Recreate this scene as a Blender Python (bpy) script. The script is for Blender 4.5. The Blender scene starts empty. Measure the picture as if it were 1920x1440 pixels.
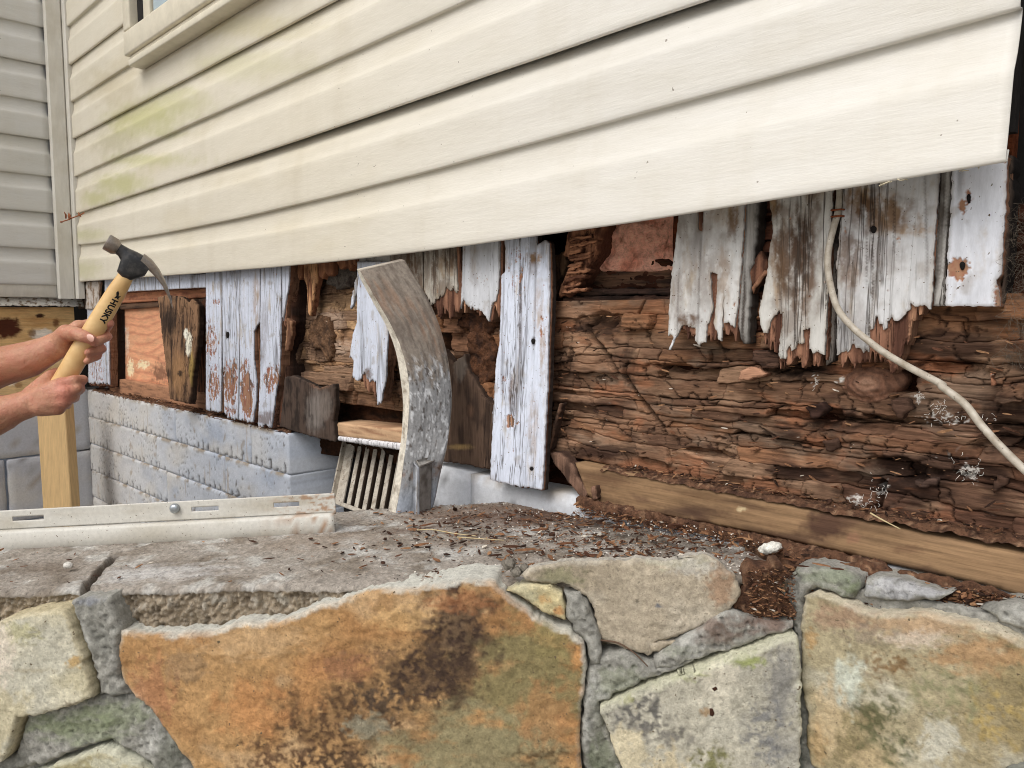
import bpy, bmesh, math, random
import numpy as np
from mathutils import Vector, Matrix
from mathutils.kdtree import KDTree
from mathutils.geometry import delaunay_2d_cdt

# ------------------------------------------------------------------ camera, sky, sun, exposure
scene = bpy.context.scene
EYE = np.array([2.606, -0.717, 1.25]); PITCH = math.radians(5.15); FOC = 1442.0
cam_data = bpy.data.cameras.new('camera'); cam = bpy.data.objects.new('camera', cam_data)
scene.collection.objects.link(cam)
cam.location = EYE; cam.rotation_euler = (math.radians(90) - PITCH, 0, math.radians(45))
cam_data.sensor_width = 36; cam_data.lens = 36 * FOC / 1920
cam_data.clip_start = 0.02; cam_data.clip_end = 500
scene.camera = cam
world = bpy.data.worlds.new('World'); scene.world = world; world.use_nodes = True
wt = world.node_tree; wt.nodes.clear()
SUN_EL, SUN_AZ = math.radians(50), math.radians(172)      # azimuth clockwise from +y
sky = wt.nodes.new('ShaderNodeTexSky'); sky.sky_type = 'NISHITA'; sky.sun_disc = False
sky.sun_elevation = SUN_EL; sky.sun_rotation = SUN_AZ; sky.dust_density = 4; sky.air_density = 1; sky.ozone_density = 1
hs = wt.nodes.new('ShaderNodeHueSaturation'); hs.inputs['Saturation'].default_value = 0.35   # thin high overcast
bg = wt.nodes.new('ShaderNodeBackground'); bg.inputs['Strength'].default_value = 0.15
wo = wt.nodes.new('ShaderNodeOutputWorld')
wt.links.new(sky.outputs[0], hs.inputs['Color']); wt.links.new(hs.outputs[0], bg.inputs[0]); wt.links.new(bg.outputs[0], wo.inputs[0])
sd = bpy.data.lights.new('sun', 'SUN'); sd.energy = 1.2; sd.angle = math.radians(40); sd.color = (1, .98, .955)
sun = bpy.data.objects.new('sun', sd); scene.collection.objects.link(sun)
sdir = Vector((math.sin(SUN_AZ) * math.cos(SUN_EL), math.cos(SUN_AZ) * math.cos(SUN_EL), math.sin(SUN_EL)))
sun.rotation_euler = sdir.to_track_quat('Z', 'Y').to_euler(); sun.location = (2, -6, 6)
vs = scene.view_settings; vs.view_transform = 'Standard'; vs.look = 'None'; vs.gamma = 1; vs.exposure = 0.10
scene.render.engine = 'CYCLES'; scene.cycles.use_denoising = True; scene.cycles.filter_width = 1.0; scene.cycles.max_bounces = 8

# ------------------------------------------------------------------ helpers: view rays onto real planes
rng = np.random.default_rng(7); random.seed(7)
_F0 = np.array([-1, 1, 0]) / 2 ** .5; _R = np.array([1, 1, 0]) / 2 ** .5
_F = math.cos(PITCH) * _F0 - math.sin(PITCH) * np.array([0, 0, 1.]); _U = np.cross(_R, _F)
def ray(px, py): return _F + (px - 960) / FOC * _R + (720 - py) / FOC * _U
def at(px, py, Z): return EYE + Z * ray(px, py)
class Plane:
    def __init__(s, o, ex, ey):
        s.o = np.array(o, float); s.ex = np.array(ex, float); s.ex /= np.linalg.norm(s.ex)
        s.n = np.cross(s.ex, np.array(ey, float)); s.n /= np.linalg.norm(s.n); s.ey = np.cross(s.n, s.ex)
    def px(s, px, py):
        d = ray(px, py); t = np.dot(s.o - EYE, s.n) / np.dot(d, s.n); q = EYE + t * d - s.o
        return np.array([np.dot(q, s.ex), np.dot(q, s.ey)])
    def poly(s, pts): return np.array([s.px(*p) for p in pts])
    def to3(s, ab, h=0):
        ab = np.asarray(ab, float); h = np.broadcast_to(np.asarray(h, float), ab.shape[:1])
        return s.o + ab[:, :1] * s.ex + ab[:, 1:2] * s.ey + h[:, None] * s.n
def house(v): return Plane((0, -v, 0), (1, 0, 0), (0, 0, 1))     # a plane parallel to the house wall, v metres outwards
ZS = lambda z: (z - np.array([0, 440]) * 0)

def zm(off, sc, pts): return [(off[0] + x / sc, off[1] + y / sc) for x, y in pts]
def lin(r, g, b, k=1.0):
    c = np.array([r, g, b], float) / 255
    return np.where(c <= .04045, c / 12.92, ((c + .055) / 1.055) ** 2.4) * k
def sm(x, a=0., b=1.):
    t = np.clip((x - a) / (b - a), 0, 1); return t * t * (3 - 2 * t)

# ------------------------------------------------------------------ numpy gradient noise
def _hash(ix, iy, seed):
    h = (np.asarray(ix).astype(np.int64) * 374761393 + np.asarray(iy).astype(np.int64) * 668265263 + seed * 1442695041) & 0xffffffff
    h = ((h ^ (h >> 13)) * 1274126177) & 0xffffffff
    return (h ^ (h >> 16)) & 0xffff
_GC = np.cos(np.arange(256) * 2 * math.pi / 256); _GS = np.sin(np.arange(256) * 2 * math.pi / 256)
def pn(x, y, seed=0):
    x = np.asarray(x, float); y = np.asarray(y, float)
    ix = np.floor(x); iy = np.floor(y); fx = x - ix; fy = y - iy
    ux = fx * fx * fx * (fx * (fx * 6 - 15) + 10); uy = fy * fy * fy * (fy * (fy * 6 - 15) + 10)
    def g(a, b):
        t = _hash(ix + a, iy + b, seed) & 255; return _GC[t] * (fx - a) + _GS[t] * (fy - b)
    return 1.45 * ((g(0, 0) * (1 - ux) + g(1, 0) * ux) * (1 - uy) + (g(0, 1) * (1 - ux) + g(1, 1) * ux) * uy)
def fbm(x, y, seed=0, oct=4, gain=.5):
    s = 0; a = 1; t = 0
    for i in range(oct):
        s = s + a * pn(x * 2 ** i + 17.3 * i, y * 2 ** i - 9.1 * i, seed + i * 101); t += a; a *= gain
    return s / t
def cells(x, y, seed=0):
    """distance to nearest / second nearest jittered cell point, and the id of the nearest"""
    ix = np.floor(x); iy = np.floor(y); d1 = np.full(np.shape(x), 9.); d2 = d1.copy(); cid = np.zeros(np.shape(x))
    for a in (-1, 0, 1):
        for b in (-1, 0, 1):
            hx = _hash(ix + a, iy + b, seed) / 65536.; hy = _hash(ix + a, iy + b, seed + 7) / 65536.
            d = np.hypot(ix + a + hx - x, iy + b + hy - y)
            nr = d < d1; d2 = np.where(nr, d1, np.minimum(d2, d)); cid = np.where(nr, hx, cid); d1 = np.where(nr, d, d1)
    return d1, d2, cid
def mixc(a, b, t): t = np.clip(np.asarray(t), 0, 1)[..., None]; return a * (1 - t) + b * t

# ------------------------------------------------------------------ materials
class NT:
    def __init__(s, name):
        s.m = bpy.data.materials.new(name); s.m.use_nodes = True; s.t = s.m.node_tree; s.t.nodes.clear()
        s.out = s.n('ShaderNodeOutputMaterial'); s.b = s.n('ShaderNodeBsdfPrincipled'); s.l(s.b.outputs[0], s.out.inputs[0])
        s.tc = s.n('ShaderNodeTexCoord')
    def n(s, t): return s.t.nodes.new(t)
    def l(s, a, b): s.t.links.new(a, b)
    def set(s, inp, v):
        if hasattr(v, 'is_output') or isinstance(v, bpy.types.NodeSocket): s.l(v, inp)
        else: inp.default_value = v
    def noise(s, scale, stretch=(1, 1, 1), detail=4, rough=.6):
        mp = s.n('ShaderNodeMapping'); mp.inputs['Scale'].default_value = stretch; s.l(s.tc.outputs['Object'], mp.inputs[0])
        q = s.n('ShaderNodeTexNoise'); q.inputs['Scale'].default_value = scale; q.inputs['Detail'].default_value = detail
        q.inputs['Roughness'].default_value = rough; s.l(mp.outputs[0], q.inputs['Vector']); return q.outputs[0]
    def rng(s, v, a, b, c=0., d=1.):
        q = s.n('ShaderNodeMapRange'); q.inputs[1].default_value = a; q.inputs[2].default_value = b
        q.inputs[3].default_value = c; q.inputs[4].default_value = d; s.l(v, q.inputs[0]); return q.outputs[0]
    def mix(s, f, a, b, mode='MIX'):
        q = s.n('ShaderNodeMix'); q.data_type = 'RGBA'; q.blend_type = mode
        s.set(q.inputs[0], f)
        for i, v in ((6, a), (7, b)):
            s.set(q.inputs[i], v if isinstance(v, bpy.types.NodeSocket) else (*v, 1))
        return q.outputs[2]
    def math(s, op, a, b=0.):
        q = s.n('ShaderNodeMath'); q.operation = op; s.set(q.inputs[0], a); s.set(q.inputs[1], b); return q.outputs[0]
    def bump(s, hgt, strength, dist, prev=None):
        q = s.n('ShaderNodeBump'); q.inputs['Strength'].default_value = strength; q.inputs['Distance'].default_value = dist
        s.l(hgt, q.inputs['Height'])
        if prev is not None: s.l(prev, q.inputs['Normal'])
        return q.outputs[0]
def surf(name, col=None, rough=.85, var=.35, scale=120, stretch=(1, 1, 1), bump=.4, dist=.0015, spec=.25, metal=0., speck=None, big=None, rand=0., sat=1., val=1., streak=None, grit=0.):
    """vertex attribute Col (or one flat colour) with fine grain, specks and relief"""
    k = NT(name)
    if col is None:
        a = k.n('ShaderNodeAttribute'); a.attribute_name = 'Col'; base = a.outputs['Color']
    else:
        q = k.n('ShaderNodeRGB'); q.outputs[0].default_value = (*col, 1); base = q.outputs[0]
    nz = k.noise(scale, stretch, 6, .72)
    v = k.rng(nz, .28, .72, 1 - var, 1 + var)
    if grit: v = k.math('MULTIPLY', v, k.rng(k.noise(scale * .45, stretch, 4, .7), .3, .7, 1 - grit, 1 + grit)); v = k.math('MULTIPLY', v, k.rng(k.noise(scale * .9, stretch, 2, .6), .60, .68, 1, 1 - grit * 1.6))
    cv = k.n('ShaderNodeCombineColor')
    for i in range(3): k.l(v, cv.inputs[i])
    c = k.mix(1., base, cv.outputs[0], 'MULTIPLY')
    if big is not None:                                   # (scale, colour, amount)
        c = k.mix(k.rng(k.noise(big[0], (1, 1, 1), 6, .6), .45, .7, 0, big[2]), c, big[1])
    if rand:
        oi = k.n('ShaderNodeObjectInfo'); h = k.n('ShaderNodeHueSaturation'); k.l(c, h.inputs['Color'])
        k.l(k.rng(oi.outputs['Random'], 0, 1, 1 - rand, 1 + rand), h.inputs['Value']); c = h.outputs[0]
    if sat != 1. or val != 1.:
        h = k.n('ShaderNodeHueSaturation'); h.inputs['Saturation'].default_value = sat; h.inputs['Value'].default_value = val; k.l(c, h.inputs['Color']); c = h.outputs[0]
    if streak is not None:                                # hairline checks: (scale, stretch, colour, amount)
        sk = k.noise(streak[0], streak[1], 3, .6); sk = k.rng(k.math('ABSOLUTE', k.math('SUBTRACT', sk, .5)), .0, .028, 1, 0)
        gate = k.rng(k.noise(streak[0] * .12, streak[1], 2, .5), .48, .60)
        skm = k.math('MULTIPLY', k.math('MULTIPLY', sk, gate), streak[3])
        c = k.mix(skm, c, streak[2])
    if speck is not None:                                 # (scale, colour, threshold)
        c = k.mix(k.rng(k.noise(speck[0], (1, 1, 1), 2, .5), speck[2], speck[2] + .03), c, speck[1])
    k.l(c, k.b.inputs['Base Color'])
    k.b.inputs['Roughness'].default_value = rough; k.b.inputs['Metallic'].default_value = metal
    k.b.inputs['Specular IOR Level'].default_value = spec
    if bump:
        nb = k.bump(nz, bump, dist)
        if streak is not None: nb = k.bump(k.math('MULTIPLY', skm, -1.), .8, .0012, nb)
        k.l(nb, k.b.inputs['Normal'])
    return k.m

# ------------------------------------------------------------------ objects
COL = scene.collection
ROOT = {}
def thing(name, label, cat, loc=(0, 0, 0), group=None):
    o = bpy.data.objects.new(name, None); o.empty_display_size = .05; COL.objects.link(o); o.location = loc
    o['label'] = label; o['category'] = cat; o['kind'] = 'thing'
    if group: o['group'] = group
    ROOT[o.name] = np.array(loc, float); return o
def base_of(o):
    while o.parent: o = o.parent
    return ROOT.get(o.name, np.zeros(3))
def tag(o, label, cat, group=None, kind=None):
    if label: o['label'] = label
    if cat: o['category'] = cat
    if group: o['group'] = group
    if kind: o['kind'] = kind
    return o
def mesh_obj(name, verts, faces, mat, parent=None, col=None, smooth=True, label=None):
    verts = np.asarray(verts, float)
    if parent is not None: verts = verts - base_of(parent)
    me = bpy.data.meshes.new(name)
    me.from_pydata(verts.tolist(), [], [tuple(int(i) for i in f) for f in faces]); me.update()
    if smooth: me.polygons.foreach_set('use_smooth', np.ones(len(me.polygons), bool))
    if col is not None:
        at_ = me.attributes.new('Col', 'FLOAT_COLOR', 'POINT')
        c4 = np.ones((len(verts), 4), np.float32); c4[:, :3] = np.clip(col, .002, 1); at_.data.foreach_set('color', c4.ravel())
    me.materials.append(mat)
    o = bpy.data.objects.new(name, me); COL.objects.link(o)
    if parent is not None: o.parent = parent
    if label: o['label'] = label
    return o
def sharp(o, ang=40):
    me = o.data; me.update()
    try: me.set_sharp_from_angle(angle=math.radians(ang))
    except Exception: pass
    return o
def resample(poly, step):
    P = np.asarray(poly, float); out = []
    for i in range(len(P)):
        a, b = P[i], P[(i + 1) % len(P)]; n = max(1, int(round(np.linalg.norm(b - a) / step)))
        for j in range(n): out.append(a + (b - a) * j / n)
    return np.array(out)
def jag(poly, step, amp, freq, seed, only=None):
    """outline resampled and roughened; only(points) returns where (0..1)"""
    Q = resample(poly, step); w = 1 if only is None else only(Q)[:, None]
    d = np.stack([fbm(Q[:, 0] * freq, Q[:, 1] * freq, seed, 4), fbm(Q[:, 0] * freq, Q[:, 1] * freq, seed + 50, 4)], 1)
    return Q + d * amp * w
def teeth(out, seed, amp, wid, z0, z1):
    """broken fibres: columns of unequal length along the lower part of an outline"""
    a = out[:, 0] / wid + .35 * fbm(out[:, 0] * 90, out[:, 1] * 12, seed, 2); k = np.floor(a); h1 = _hash(k, k * 0 + 3, seed) / 65535.; h2 = _hash(np.floor(a / 3.1), k * 0 + 5, seed) / 65535.
    o = out.copy(); o[:, 1] += sm(out[:, 1], z1, z0) * amp * (h1 ** 2 * .7 + h2 * .6 - .45); return o
def blobs(pl, col, ab, lst, seed=0, warp=.35):
    """lay stains on a surface: (px, py, rx, ry, colour, strength[, softness]) given where the photograph shows them"""
    for i, b in enumerate(lst):
        px, py, rx, ry, c, s = b[:6]; soft = b[6] if len(b) > 6 else .5
        c0 = pl.px(px, py); ax = pl.px(px + rx, py) - c0; ay = pl.px(px, py + ry) - c0
        M = np.linalg.inv(np.stack([ax, ay], 1)); q = (ab - c0) @ M.T
        r = np.hypot(q[:, 0], q[:, 1]) + warp * fbm(q[:, 0] * 2.2 + i * 9, q[:, 1] * 2.2, seed + i, 5, .62) * 1.6
        col = mixc(col, np.asarray(c), s * sm(r, 1 + soft * .6, 1 - soft * .9))
    return col
def slab(name, pl, outline, spacing, hfun, cfun, mat, parent, thick=.02, rnd=.004, side=None, smooth=True, side_jit=.0, seed=0, label=None, rings=2):
    """a piece with a traced outline: dense relief on its face, rounded rim, sides running back"""
    out = np.asarray(outline, float); n = len(out)
    lo, hi = out.min(0), out.max(0)
    gx = np.arange(lo[0], hi[0], spacing); gy = np.arange(lo[1], hi[1], spacing * .87)
    X, Y = np.meshgrid(gx, gy); X = X + (np.arange(len(gy)) % 2)[:, None] * spacing * .5
    pts = np.stack([X.ravel(), Y.ravel()], 1)
    r2 = np.random.default_rng(seed + 11); pts = pts + r2.uniform(-.18, .18, pts.shape) * spacing
    # inside test
    ins = np.zeros(len(pts), bool); x, y = pts[:, 0], pts[:, 1]
    for i in range(n):
        x1, y1 = out[i]; x2, y2 = out[(i + 1) % n]
        if y1 == y2: continue
        ins ^= ((y1 > y) != (y2 > y)) & (x < (x2 - x1) * (y - y1) / (y2 - y1) + x1)
    pts = pts[ins]
    dn = resample(out, min(.0012, spacing * .5)); kd = KDTree(len(dn))
    for i, p in enumerate(dn.tolist()): kd.insert((p[0], p[1], 0), i)
    kd.balance(); find = kd.find
    d = np.array([find((p[0], p[1], 0))[2] for p in pts.tolist()]) if len(pts) else np.zeros(0)
    pts = pts[d > spacing * .45]
    allp = [Vector(p) for p in np.vstack([out, pts])]
    V, Ed, Fc, *_ = delaunay_2d_cdt(allp, [(i, (i + 1) % n) for i in range(n)], [], 1, 1e-7)
    V = np.array([tuple(v) for v in V]); Fc = [list(f) for f in Fc if len(f) >= 3]
    # rim distance of the final vertices
    d = np.array([find((p[0], p[1], 0))[2] for p in V.tolist()]); d[d < 1e-5] = 0
    h = hfun(V) if callable(hfun) else np.full(len(V), float(hfun))
    if rnd: q = np.clip(1 - d / rnd, 0, 1); h = h - rnd * (1 - np.sqrt(np.maximum(0, 1 - q * q)))
    C = cfun(V, d)
    ec = {}
    for f in Fc:
        for a, b in zip(f, f[1:] + f[:1]): ec[(a, b)] = 1
    bd = [(a, b) for (a, b) in ec if (b, a) not in ec]
    P3 = pl.to3(V, h); verts = [P3]; cols = [C]; faces = list(Fc)
    bi = sorted({a for e in bd for a in e}); m = {a: i for i, a in enumerate(bi)}; nb = len(bi)
    prev = bi; Vb = V[bi]; hb = h[bi]; cnt = len(V)
    sc = C[bi] if side is None else np.broadcast_to(np.asarray(side), (nb, 3)) if not callable(side) else side(Vb)
    for k in range(1, rings + 1):
        hh = hb - (thick) * k / rings
        jit = 0
        if side_jit and k < rings: jit = np.stack([fbm(Vb[:, 0] * 90 + k, hh * 90 + Vb[:, 1] * 90, seed + 3), fbm(Vb[:, 0] * 90, hh * 90 + Vb[:, 1] * 90 + k, seed + 4)], 1) * side_jit
        verts.append(pl.to3(Vb + jit, hh)); cols.append(sc)
        cur = [cnt + i for i in range(nb)]; cnt += nb
        for a, b in bd:
            ia, ib = m[a], m[b]; faces.append((prev[ib], prev[ia], cur[ia], cur[ib]))
        prev = cur
    # the prev index for ring 0 is bi itself, already in order
    return mesh_obj(name, np.vstack(verts), faces, mat, parent, np.vstack(cols), smooth, label)
def grid(name, P, mat, parent=None, col=None, smooth=True, flip=False, label=None):
    """P: (m, n, 3) array of points"""
    m, n = P.shape[:2]; I = np.arange(m * n).reshape(m, n)
    f = np.stack([I[:-1, :-1], I[:-1, 1:], I[1:, 1:], I[1:, :-1]], -1).reshape(-1, 4)
    if flip: f = f[:, ::-1]
    return mesh_obj(name, P.reshape(-1, 3), f, mat, parent, None if col is None else col.reshape(-1, 3), smooth, label)
def boxes(lst, bev=0.):
    """lst of (centre, half sizes, 3x3 rotation or None) as one list of verts and faces"""
    V, F = [], []
    for c, s, M in lst:
        k = len(V); M = np.eye(3) if M is None else np.asarray(M)
        for x in (-1, 1):
            for y in (-1, 1):
                for z in (-1, 1): V.append(np.asarray(c) + M @ (np.array([x, y, z]) * s))
        F += [(k, k + 1, k + 3, k + 2), (k + 4, k + 6, k + 7, k + 5), (k, k + 4, k + 5, k + 1), (k + 2, k + 3, k + 7, k + 6), (k, k + 2, k + 6, k + 4), (k + 1, k + 5, k + 7, k + 3)]
    return np.array(V), F
def box(name, lo, hi, mat, parent=None, bev=.002, col=None, label=None, M=None, c=None, seg=2):
    lo, hi = np.array(lo, float), np.array(hi, float)
    V, F = boxes([((lo + hi) / 2 if c is None else c, (hi - lo) / 2, M)])
    o = mesh_obj(name, V, F, mat, parent, None if col is None else np.broadcast_to(np.array(col), (len(V), 3)), False, label)
    bm = bmesh.new(); bm.from_mesh(o.data); bmesh.ops.recalc_face_normals(bm, faces=bm.faces)
    if bev: bmesh.ops.bevel(bm, geom=bm.edges[:], offset=bev, segments=seg, affect='EDGES', profile=.5)
    for f in bm.faces: f.smooth = True
    bm.to_mesh(o.data); bm.free(); sharp(o, 50); return o
def rough_box(name, lo, hi, mat, parent, col, amp=.002, freq=40, step=.012, bev=.003, seed=0, label=None):
    """a box cut into a fine grid and roughened; col(points) gives the colour"""
    lo, hi = np.array(lo, float), np.array(hi, float)
    bm = bmesh.new(); V, F = boxes([((lo + hi) / 2, (hi - lo) / 2, None)])
    vs_ = [bm.verts.new(v) for v in V]
    for f in F: bm.faces.new([vs_[i] for i in f])
    bmesh.ops.recalc_face_normals(bm, faces=bm.faces)
    bmesh.ops.bevel(bm, geom=bm.edges[:], offset=bev, segments=1, affect='EDGES')
    for ax in range(3):
        n = int((hi[ax] - lo[ax]) / step)
        for j in range(1, n):
            co = np.zeros(3); co[ax] = lo[ax] + (hi[ax] - lo[ax]) * j / n; no = np.zeros(3); no[ax] = 1
            bmesh.ops.bisect_plane(bm, geom=bm.verts[:] + bm.edges[:] + bm.faces[:], plane_co=co, plane_no=no)
    bm.normal_update(); P = np.array([v.co for v in bm.verts]); N = np.array([v.normal for v in bm.verts])
    P2 = P + N * (amp * fbm(P[:, 0] * freq + P[:, 2] * 31, P[:, 1] * freq + P[:, 2] * freq, seed, 5))[:, None]
    idx = {v: i for i, v in enumerate(bm.verts)}; Fs = [[idx[v] for v in f.verts] for f in bm.faces]; bm.free()
    return mesh_obj(name, P2, Fs, mat, parent, col(P) if callable(col) else np.broadcast_to(np.array(col), P.shape), True, label)
def catmull(P, n):
    P = np.asarray(P, float); P = np.vstack([2 * P[0] - P[1], P, 2 * P[-1] - P[-2]]); out = []
    for i in range(1, len(P) - 2):
        for j in range(n):
            t = j / n; a, b, c, d = P[i - 1:i + 3]
            out.append(.5 * (2 * b + (c - a) * t + (2 * a - 5 * b + 4 * c - d) * t * t + (3 * b - a - 3 * c + d) * t ** 3))
    out.append(P[-2]); return np.array(out)
def tube_geo(P, r, seg=10):
    P = np.asarray(P, float); n = len(P); r = np.broadcast_to(np.asarray(r, float), (n,)); T = np.gradient(P, axis=0)
    T /= np.linalg.norm(T, axis=1)[:, None] + 1e-12; u = np.cross(T[0], [.3, .2, .93]); u /= np.linalg.norm(u); V = []
    for i in range(n):
        u = u - T[i] * (u @ T[i]); u /= np.linalg.norm(u); w = np.cross(T[i], u)
        for k in range(seg):
            a = 2 * math.pi * k / seg; V.append(P[i] + r[i] * (math.cos(a) * u + math.sin(a) * w))
    F = [(i * seg + k, i * seg + (k + 1) % seg, (i + 1) * seg + (k + 1) % seg, (i + 1) * seg + k) for i in range(n - 1) for k in range(seg)]
    F.append(tuple(range(seg))[::-1]); F.append(tuple((n - 1) * seg + k for k in range(seg))); return np.array(V), F

# ================================================================== THE SETTING
def flat_struct(name, lo, hi, mat, label=None):
    o = box(name, lo, hi, mat, None, 0); o['kind'] = 'structure'; return o
M_ground = surf('bounce_ground', lin(176, 172, 164), .95, .3, 30, bump=.5, dist=.004, big=(3, tuple(lin(150, 142, 128)), .6))  # unseen ground made pale concrete to bounce light upward
gx = np.linspace(-40, 40, 60); gy = np.linspace(-60, 20, 60); GX, GY = np.meshgrid(gx, gy)
g = grid('ground', np.stack([GX, GY, .015 * fbm(GX * .8, GY * .8, 3)], -1), M_ground); g['kind'] = 'structure'
flat_struct('house_core', (-3, .15, .0), (8, 5, 5.2), surf('dark_interior', (.012, .010, .009), .95, .3, 40))  # near-black colour stands for the unlit depth behind the openings
M_shade = surf('shade_black', (.016, .014, .013), .9, .4, 80)  # near-black backing colour with the shade of the cavities put in

# ------------------------------------------------------------------ vinyl siding on the long wall
ZK = [1.348, 1.455, 1.552, 1.660, 1.762, 1.866, 1.970, 2.077] + [2.077 + .105 * i for i in range(1, 9)]
U0, U1 = .080, 2.449
def flare(k, u):
    s = sm((np.asarray(u) - 1.15) / 1.3)
    return (.030 * s ** 1.2 if k == 0 else .013 * s if k == 1 else .011 * s if k == 2 else 0 * s)
TR = {0: [(144, 528), (418, 507.5), (640, 486), (792, 471), (946, 448), (1260, 401), (1415, 375), (1764, 322), (1887, 298)],
      1: [(144, 458), (560, 380.6), (939, 283), (1260, 191), (1557, 107), (1920, 10)],
      2: [(140, 400), (560, 262), (886, 146), (1260, 17)],
      3: [(139, 330), (640, 103), (871, 0)]}
LINE = {}
for k, pts in TR.items():
    q = []
    for p in pts:
        v = 0.
        for _ in range(4): a = house(v).px(*p); v = float(flare(k, a[0]))
        q.append(a)
    LINE[k] = np.array(q)
def zline(k, u):
    if k in LINE:
        L = LINE[k]; n = min(3, len(L) - 1); c = np.polyfit(L[:, 0], L[:, 1], n if k < 2 else 1); return np.polyval(c, u)
    return np.full(np.shape(u), ZK[k]) + .0
PROF = [(-.0, -.0082), (-.001, -.0060), (-.0015, -.0036), (-.0015, -.0010), (.004, 0.), (.06, .0004), (.14, .0002), (.24, 0.), (.34, 0.), (.44, 0.), (.53, 0.), (.585, -.0002), (.60, -.0008),
        (.63, -.0022), (.66, -.0036), (.71, -.0052), (.77, -.0065), (.83, -.0073), (.89, -.0078), (.95, -.0081), (.992, -.0082)]
M_side = NT('vinyl_siding'); k_ = M_side
a_ = k_.n('ShaderNodeAttribute'); a_.attribute_name = 'Col'
gr_ = k_.noise(34, (1, 1, 12), 8, .72)          # embossed wood grain running along the panel
gr2 = k_.noise(9, (1, 1, 4), 5, .6)
c_ = k_.mix(k_.rng(gr2, .35, .75, 0, .16), a_.outputs['Color'], tuple(lin(178, 168, 142)))
c_ = k_.mix(k_.rng(k_.noise(140, (1, 1, 1), 2, .5), .755, .775, 0, .65), c_, tuple(lin(88, 74, 56)))
c_ = k_.mix(k_.rng(gr_, .42, .68, 0, .10), c_, tuple(lin(160, 152, 132)))
c_ = k_.mix(k_.rng(k_.noise(11, (1, 1, .16), 5, .65), .50, .74, 0, .16), c_, tuple(lin(176, 162, 132)))          # faint run-off streaks
k_.l(c_, k_.b.inputs['Base Color']); k_.b.inputs['Roughness'].default_value = .5; k_.b.inputs['Specular IOR Level'].default_value = .35
k_.l(k_.bump(gr_, .32, .0012, k_.bump(gr2, .3, .004)), k_.b.inputs['Normal']); M_side = k_.m

SIDE_C = lin(219, 212, 195); ALG = lin(178, 177, 116); ALG2 = lin(152, 146, 96)
def siding_panel(parent, rows, uu, zf, vf, pl, name='siding_panel', cfun=None, u_on_normal=None):
    P, C = [], []
    for j, k in enumerate(rows):
        zb, zt = zf(k, uu), zf(k + 1, uu); vb, vt = vf(k, uu), vf(k + 1, uu)
        for i, (f, v) in enumerate(PROF):
            if j and i == 0: continue
            if j == 0 and i == 0: f = .07
            z = zb + (zt - zb) * f if f >= 0 else zb + f
            extra = 0
            if j == len(rows) - 1 and f > .8: extra = (-.010 if rows[0] == 0 else -.002) * sm((uu - .7) / .6) * (f - .8) / .2 if u_on_normal is None else 0
            wob = .0012 * fbm(uu * 2.2, np.full_like(uu, k * 3.1 + f * 1.5), 5)
            ab = np.stack([uu, z + .0006 * pn(uu * 5, uu * 0 + k, 8)], 1); P.append(pl.to3(ab, vb + (vt - vb) * max(f, 0) + v + extra + wob)); C.append(ab)
        if j == len(rows) - 1:                                        # nailing hem tucked behind the course above
            ab = np.stack([uu, zt + .012], 1); P.append(pl.to3(ab, vt - .0135 + extra)); C.append(ab)
    P = np.array(P); C = np.array(C).reshape(-1, 2)
    col = cfun(C)
    o = grid(name, P, M_side_used, parent, col)
    return o
M_side_used = M_side
HP = house(0)
def side_col(ab):
    c = np.broadcast_to(SIDE_C, (len(ab), 3)).copy()
    c = mixc(c, lin(210, 200, 176), .7 * sm(fbm(ab[:, 0] * 3, ab[:, 1] * 9, 31), .0, .6))
    c = mixc(c, lin(217, 214, 207), .9 * sm(ab[:, 0], 1.3, 2.2))  # right end tinted neutral, painting the more open light there
    for (px, py, rx, ry, cc, s) in [(262, 225, 80, 34, ALG, .75), (215, 265, 45, 26, ALG2, .45), (225, 345, 50, 22, ALG, .75), (180, 372, 30, 14, ALG, .7), (330, 190, 70, 28, ALG, .5),
                                    (205, 160, 60, 40, lin(196, 186, 160), .8), (160, 440, 40, 12, ALG, .5), (160, 505, 30, 18, ALG, .45), (450, 120, 120, 30, lin(186, 184, 130), .35), (270, 300, 90, 12, ALG, .6),
                                    (420, 50, 160, 22, lin(196, 186, 130), .4)]:
        c = blobs(HP, c, ab, [(px, py, rx, ry, cc, s, .9)], int(px), .55)
    # grime line kept where the laps collect dust
    return c
wall = thing('siding_wall', 'long beige vinyl siding wall with mildew, its lowest course lifted off the boards', 'wall', (1.2, 0, 1.35))
uu = np.concatenate([np.linspace(U0, 1.2, 130), np.linspace(1.2, U1, 120)[1:]])
for i in range(0, 14, 2):
    lab = 'lowest siding panel, bowed away from the wall with a cut right end' if i == 0 else None
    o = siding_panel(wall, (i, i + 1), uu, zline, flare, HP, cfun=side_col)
    if lab: o['label'] = lab
    sol = o.modifiers.new('thickness', 'SOLIDIFY'); sol.thickness = .0014; sol.offset = -1
# siding goes on to the right, past the open strip and out of the picture
uu2 = np.linspace(2.60, 4.6, 60)
for i in range(0, 14, 2):
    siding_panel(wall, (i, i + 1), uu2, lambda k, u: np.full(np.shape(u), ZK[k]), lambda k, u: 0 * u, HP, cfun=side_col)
box('sheathing', (.0, .034, 1.40), (2.44, .044, 5), M_shade, wall, 0)  # dark sheet behind the siding, set there to block light
box('sheathing', (2.60, .016, 1.0), (4.6, .15, 5), M_shade, wall, 0)  # unseen block added to keep the open strip narrow and dark

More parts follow.
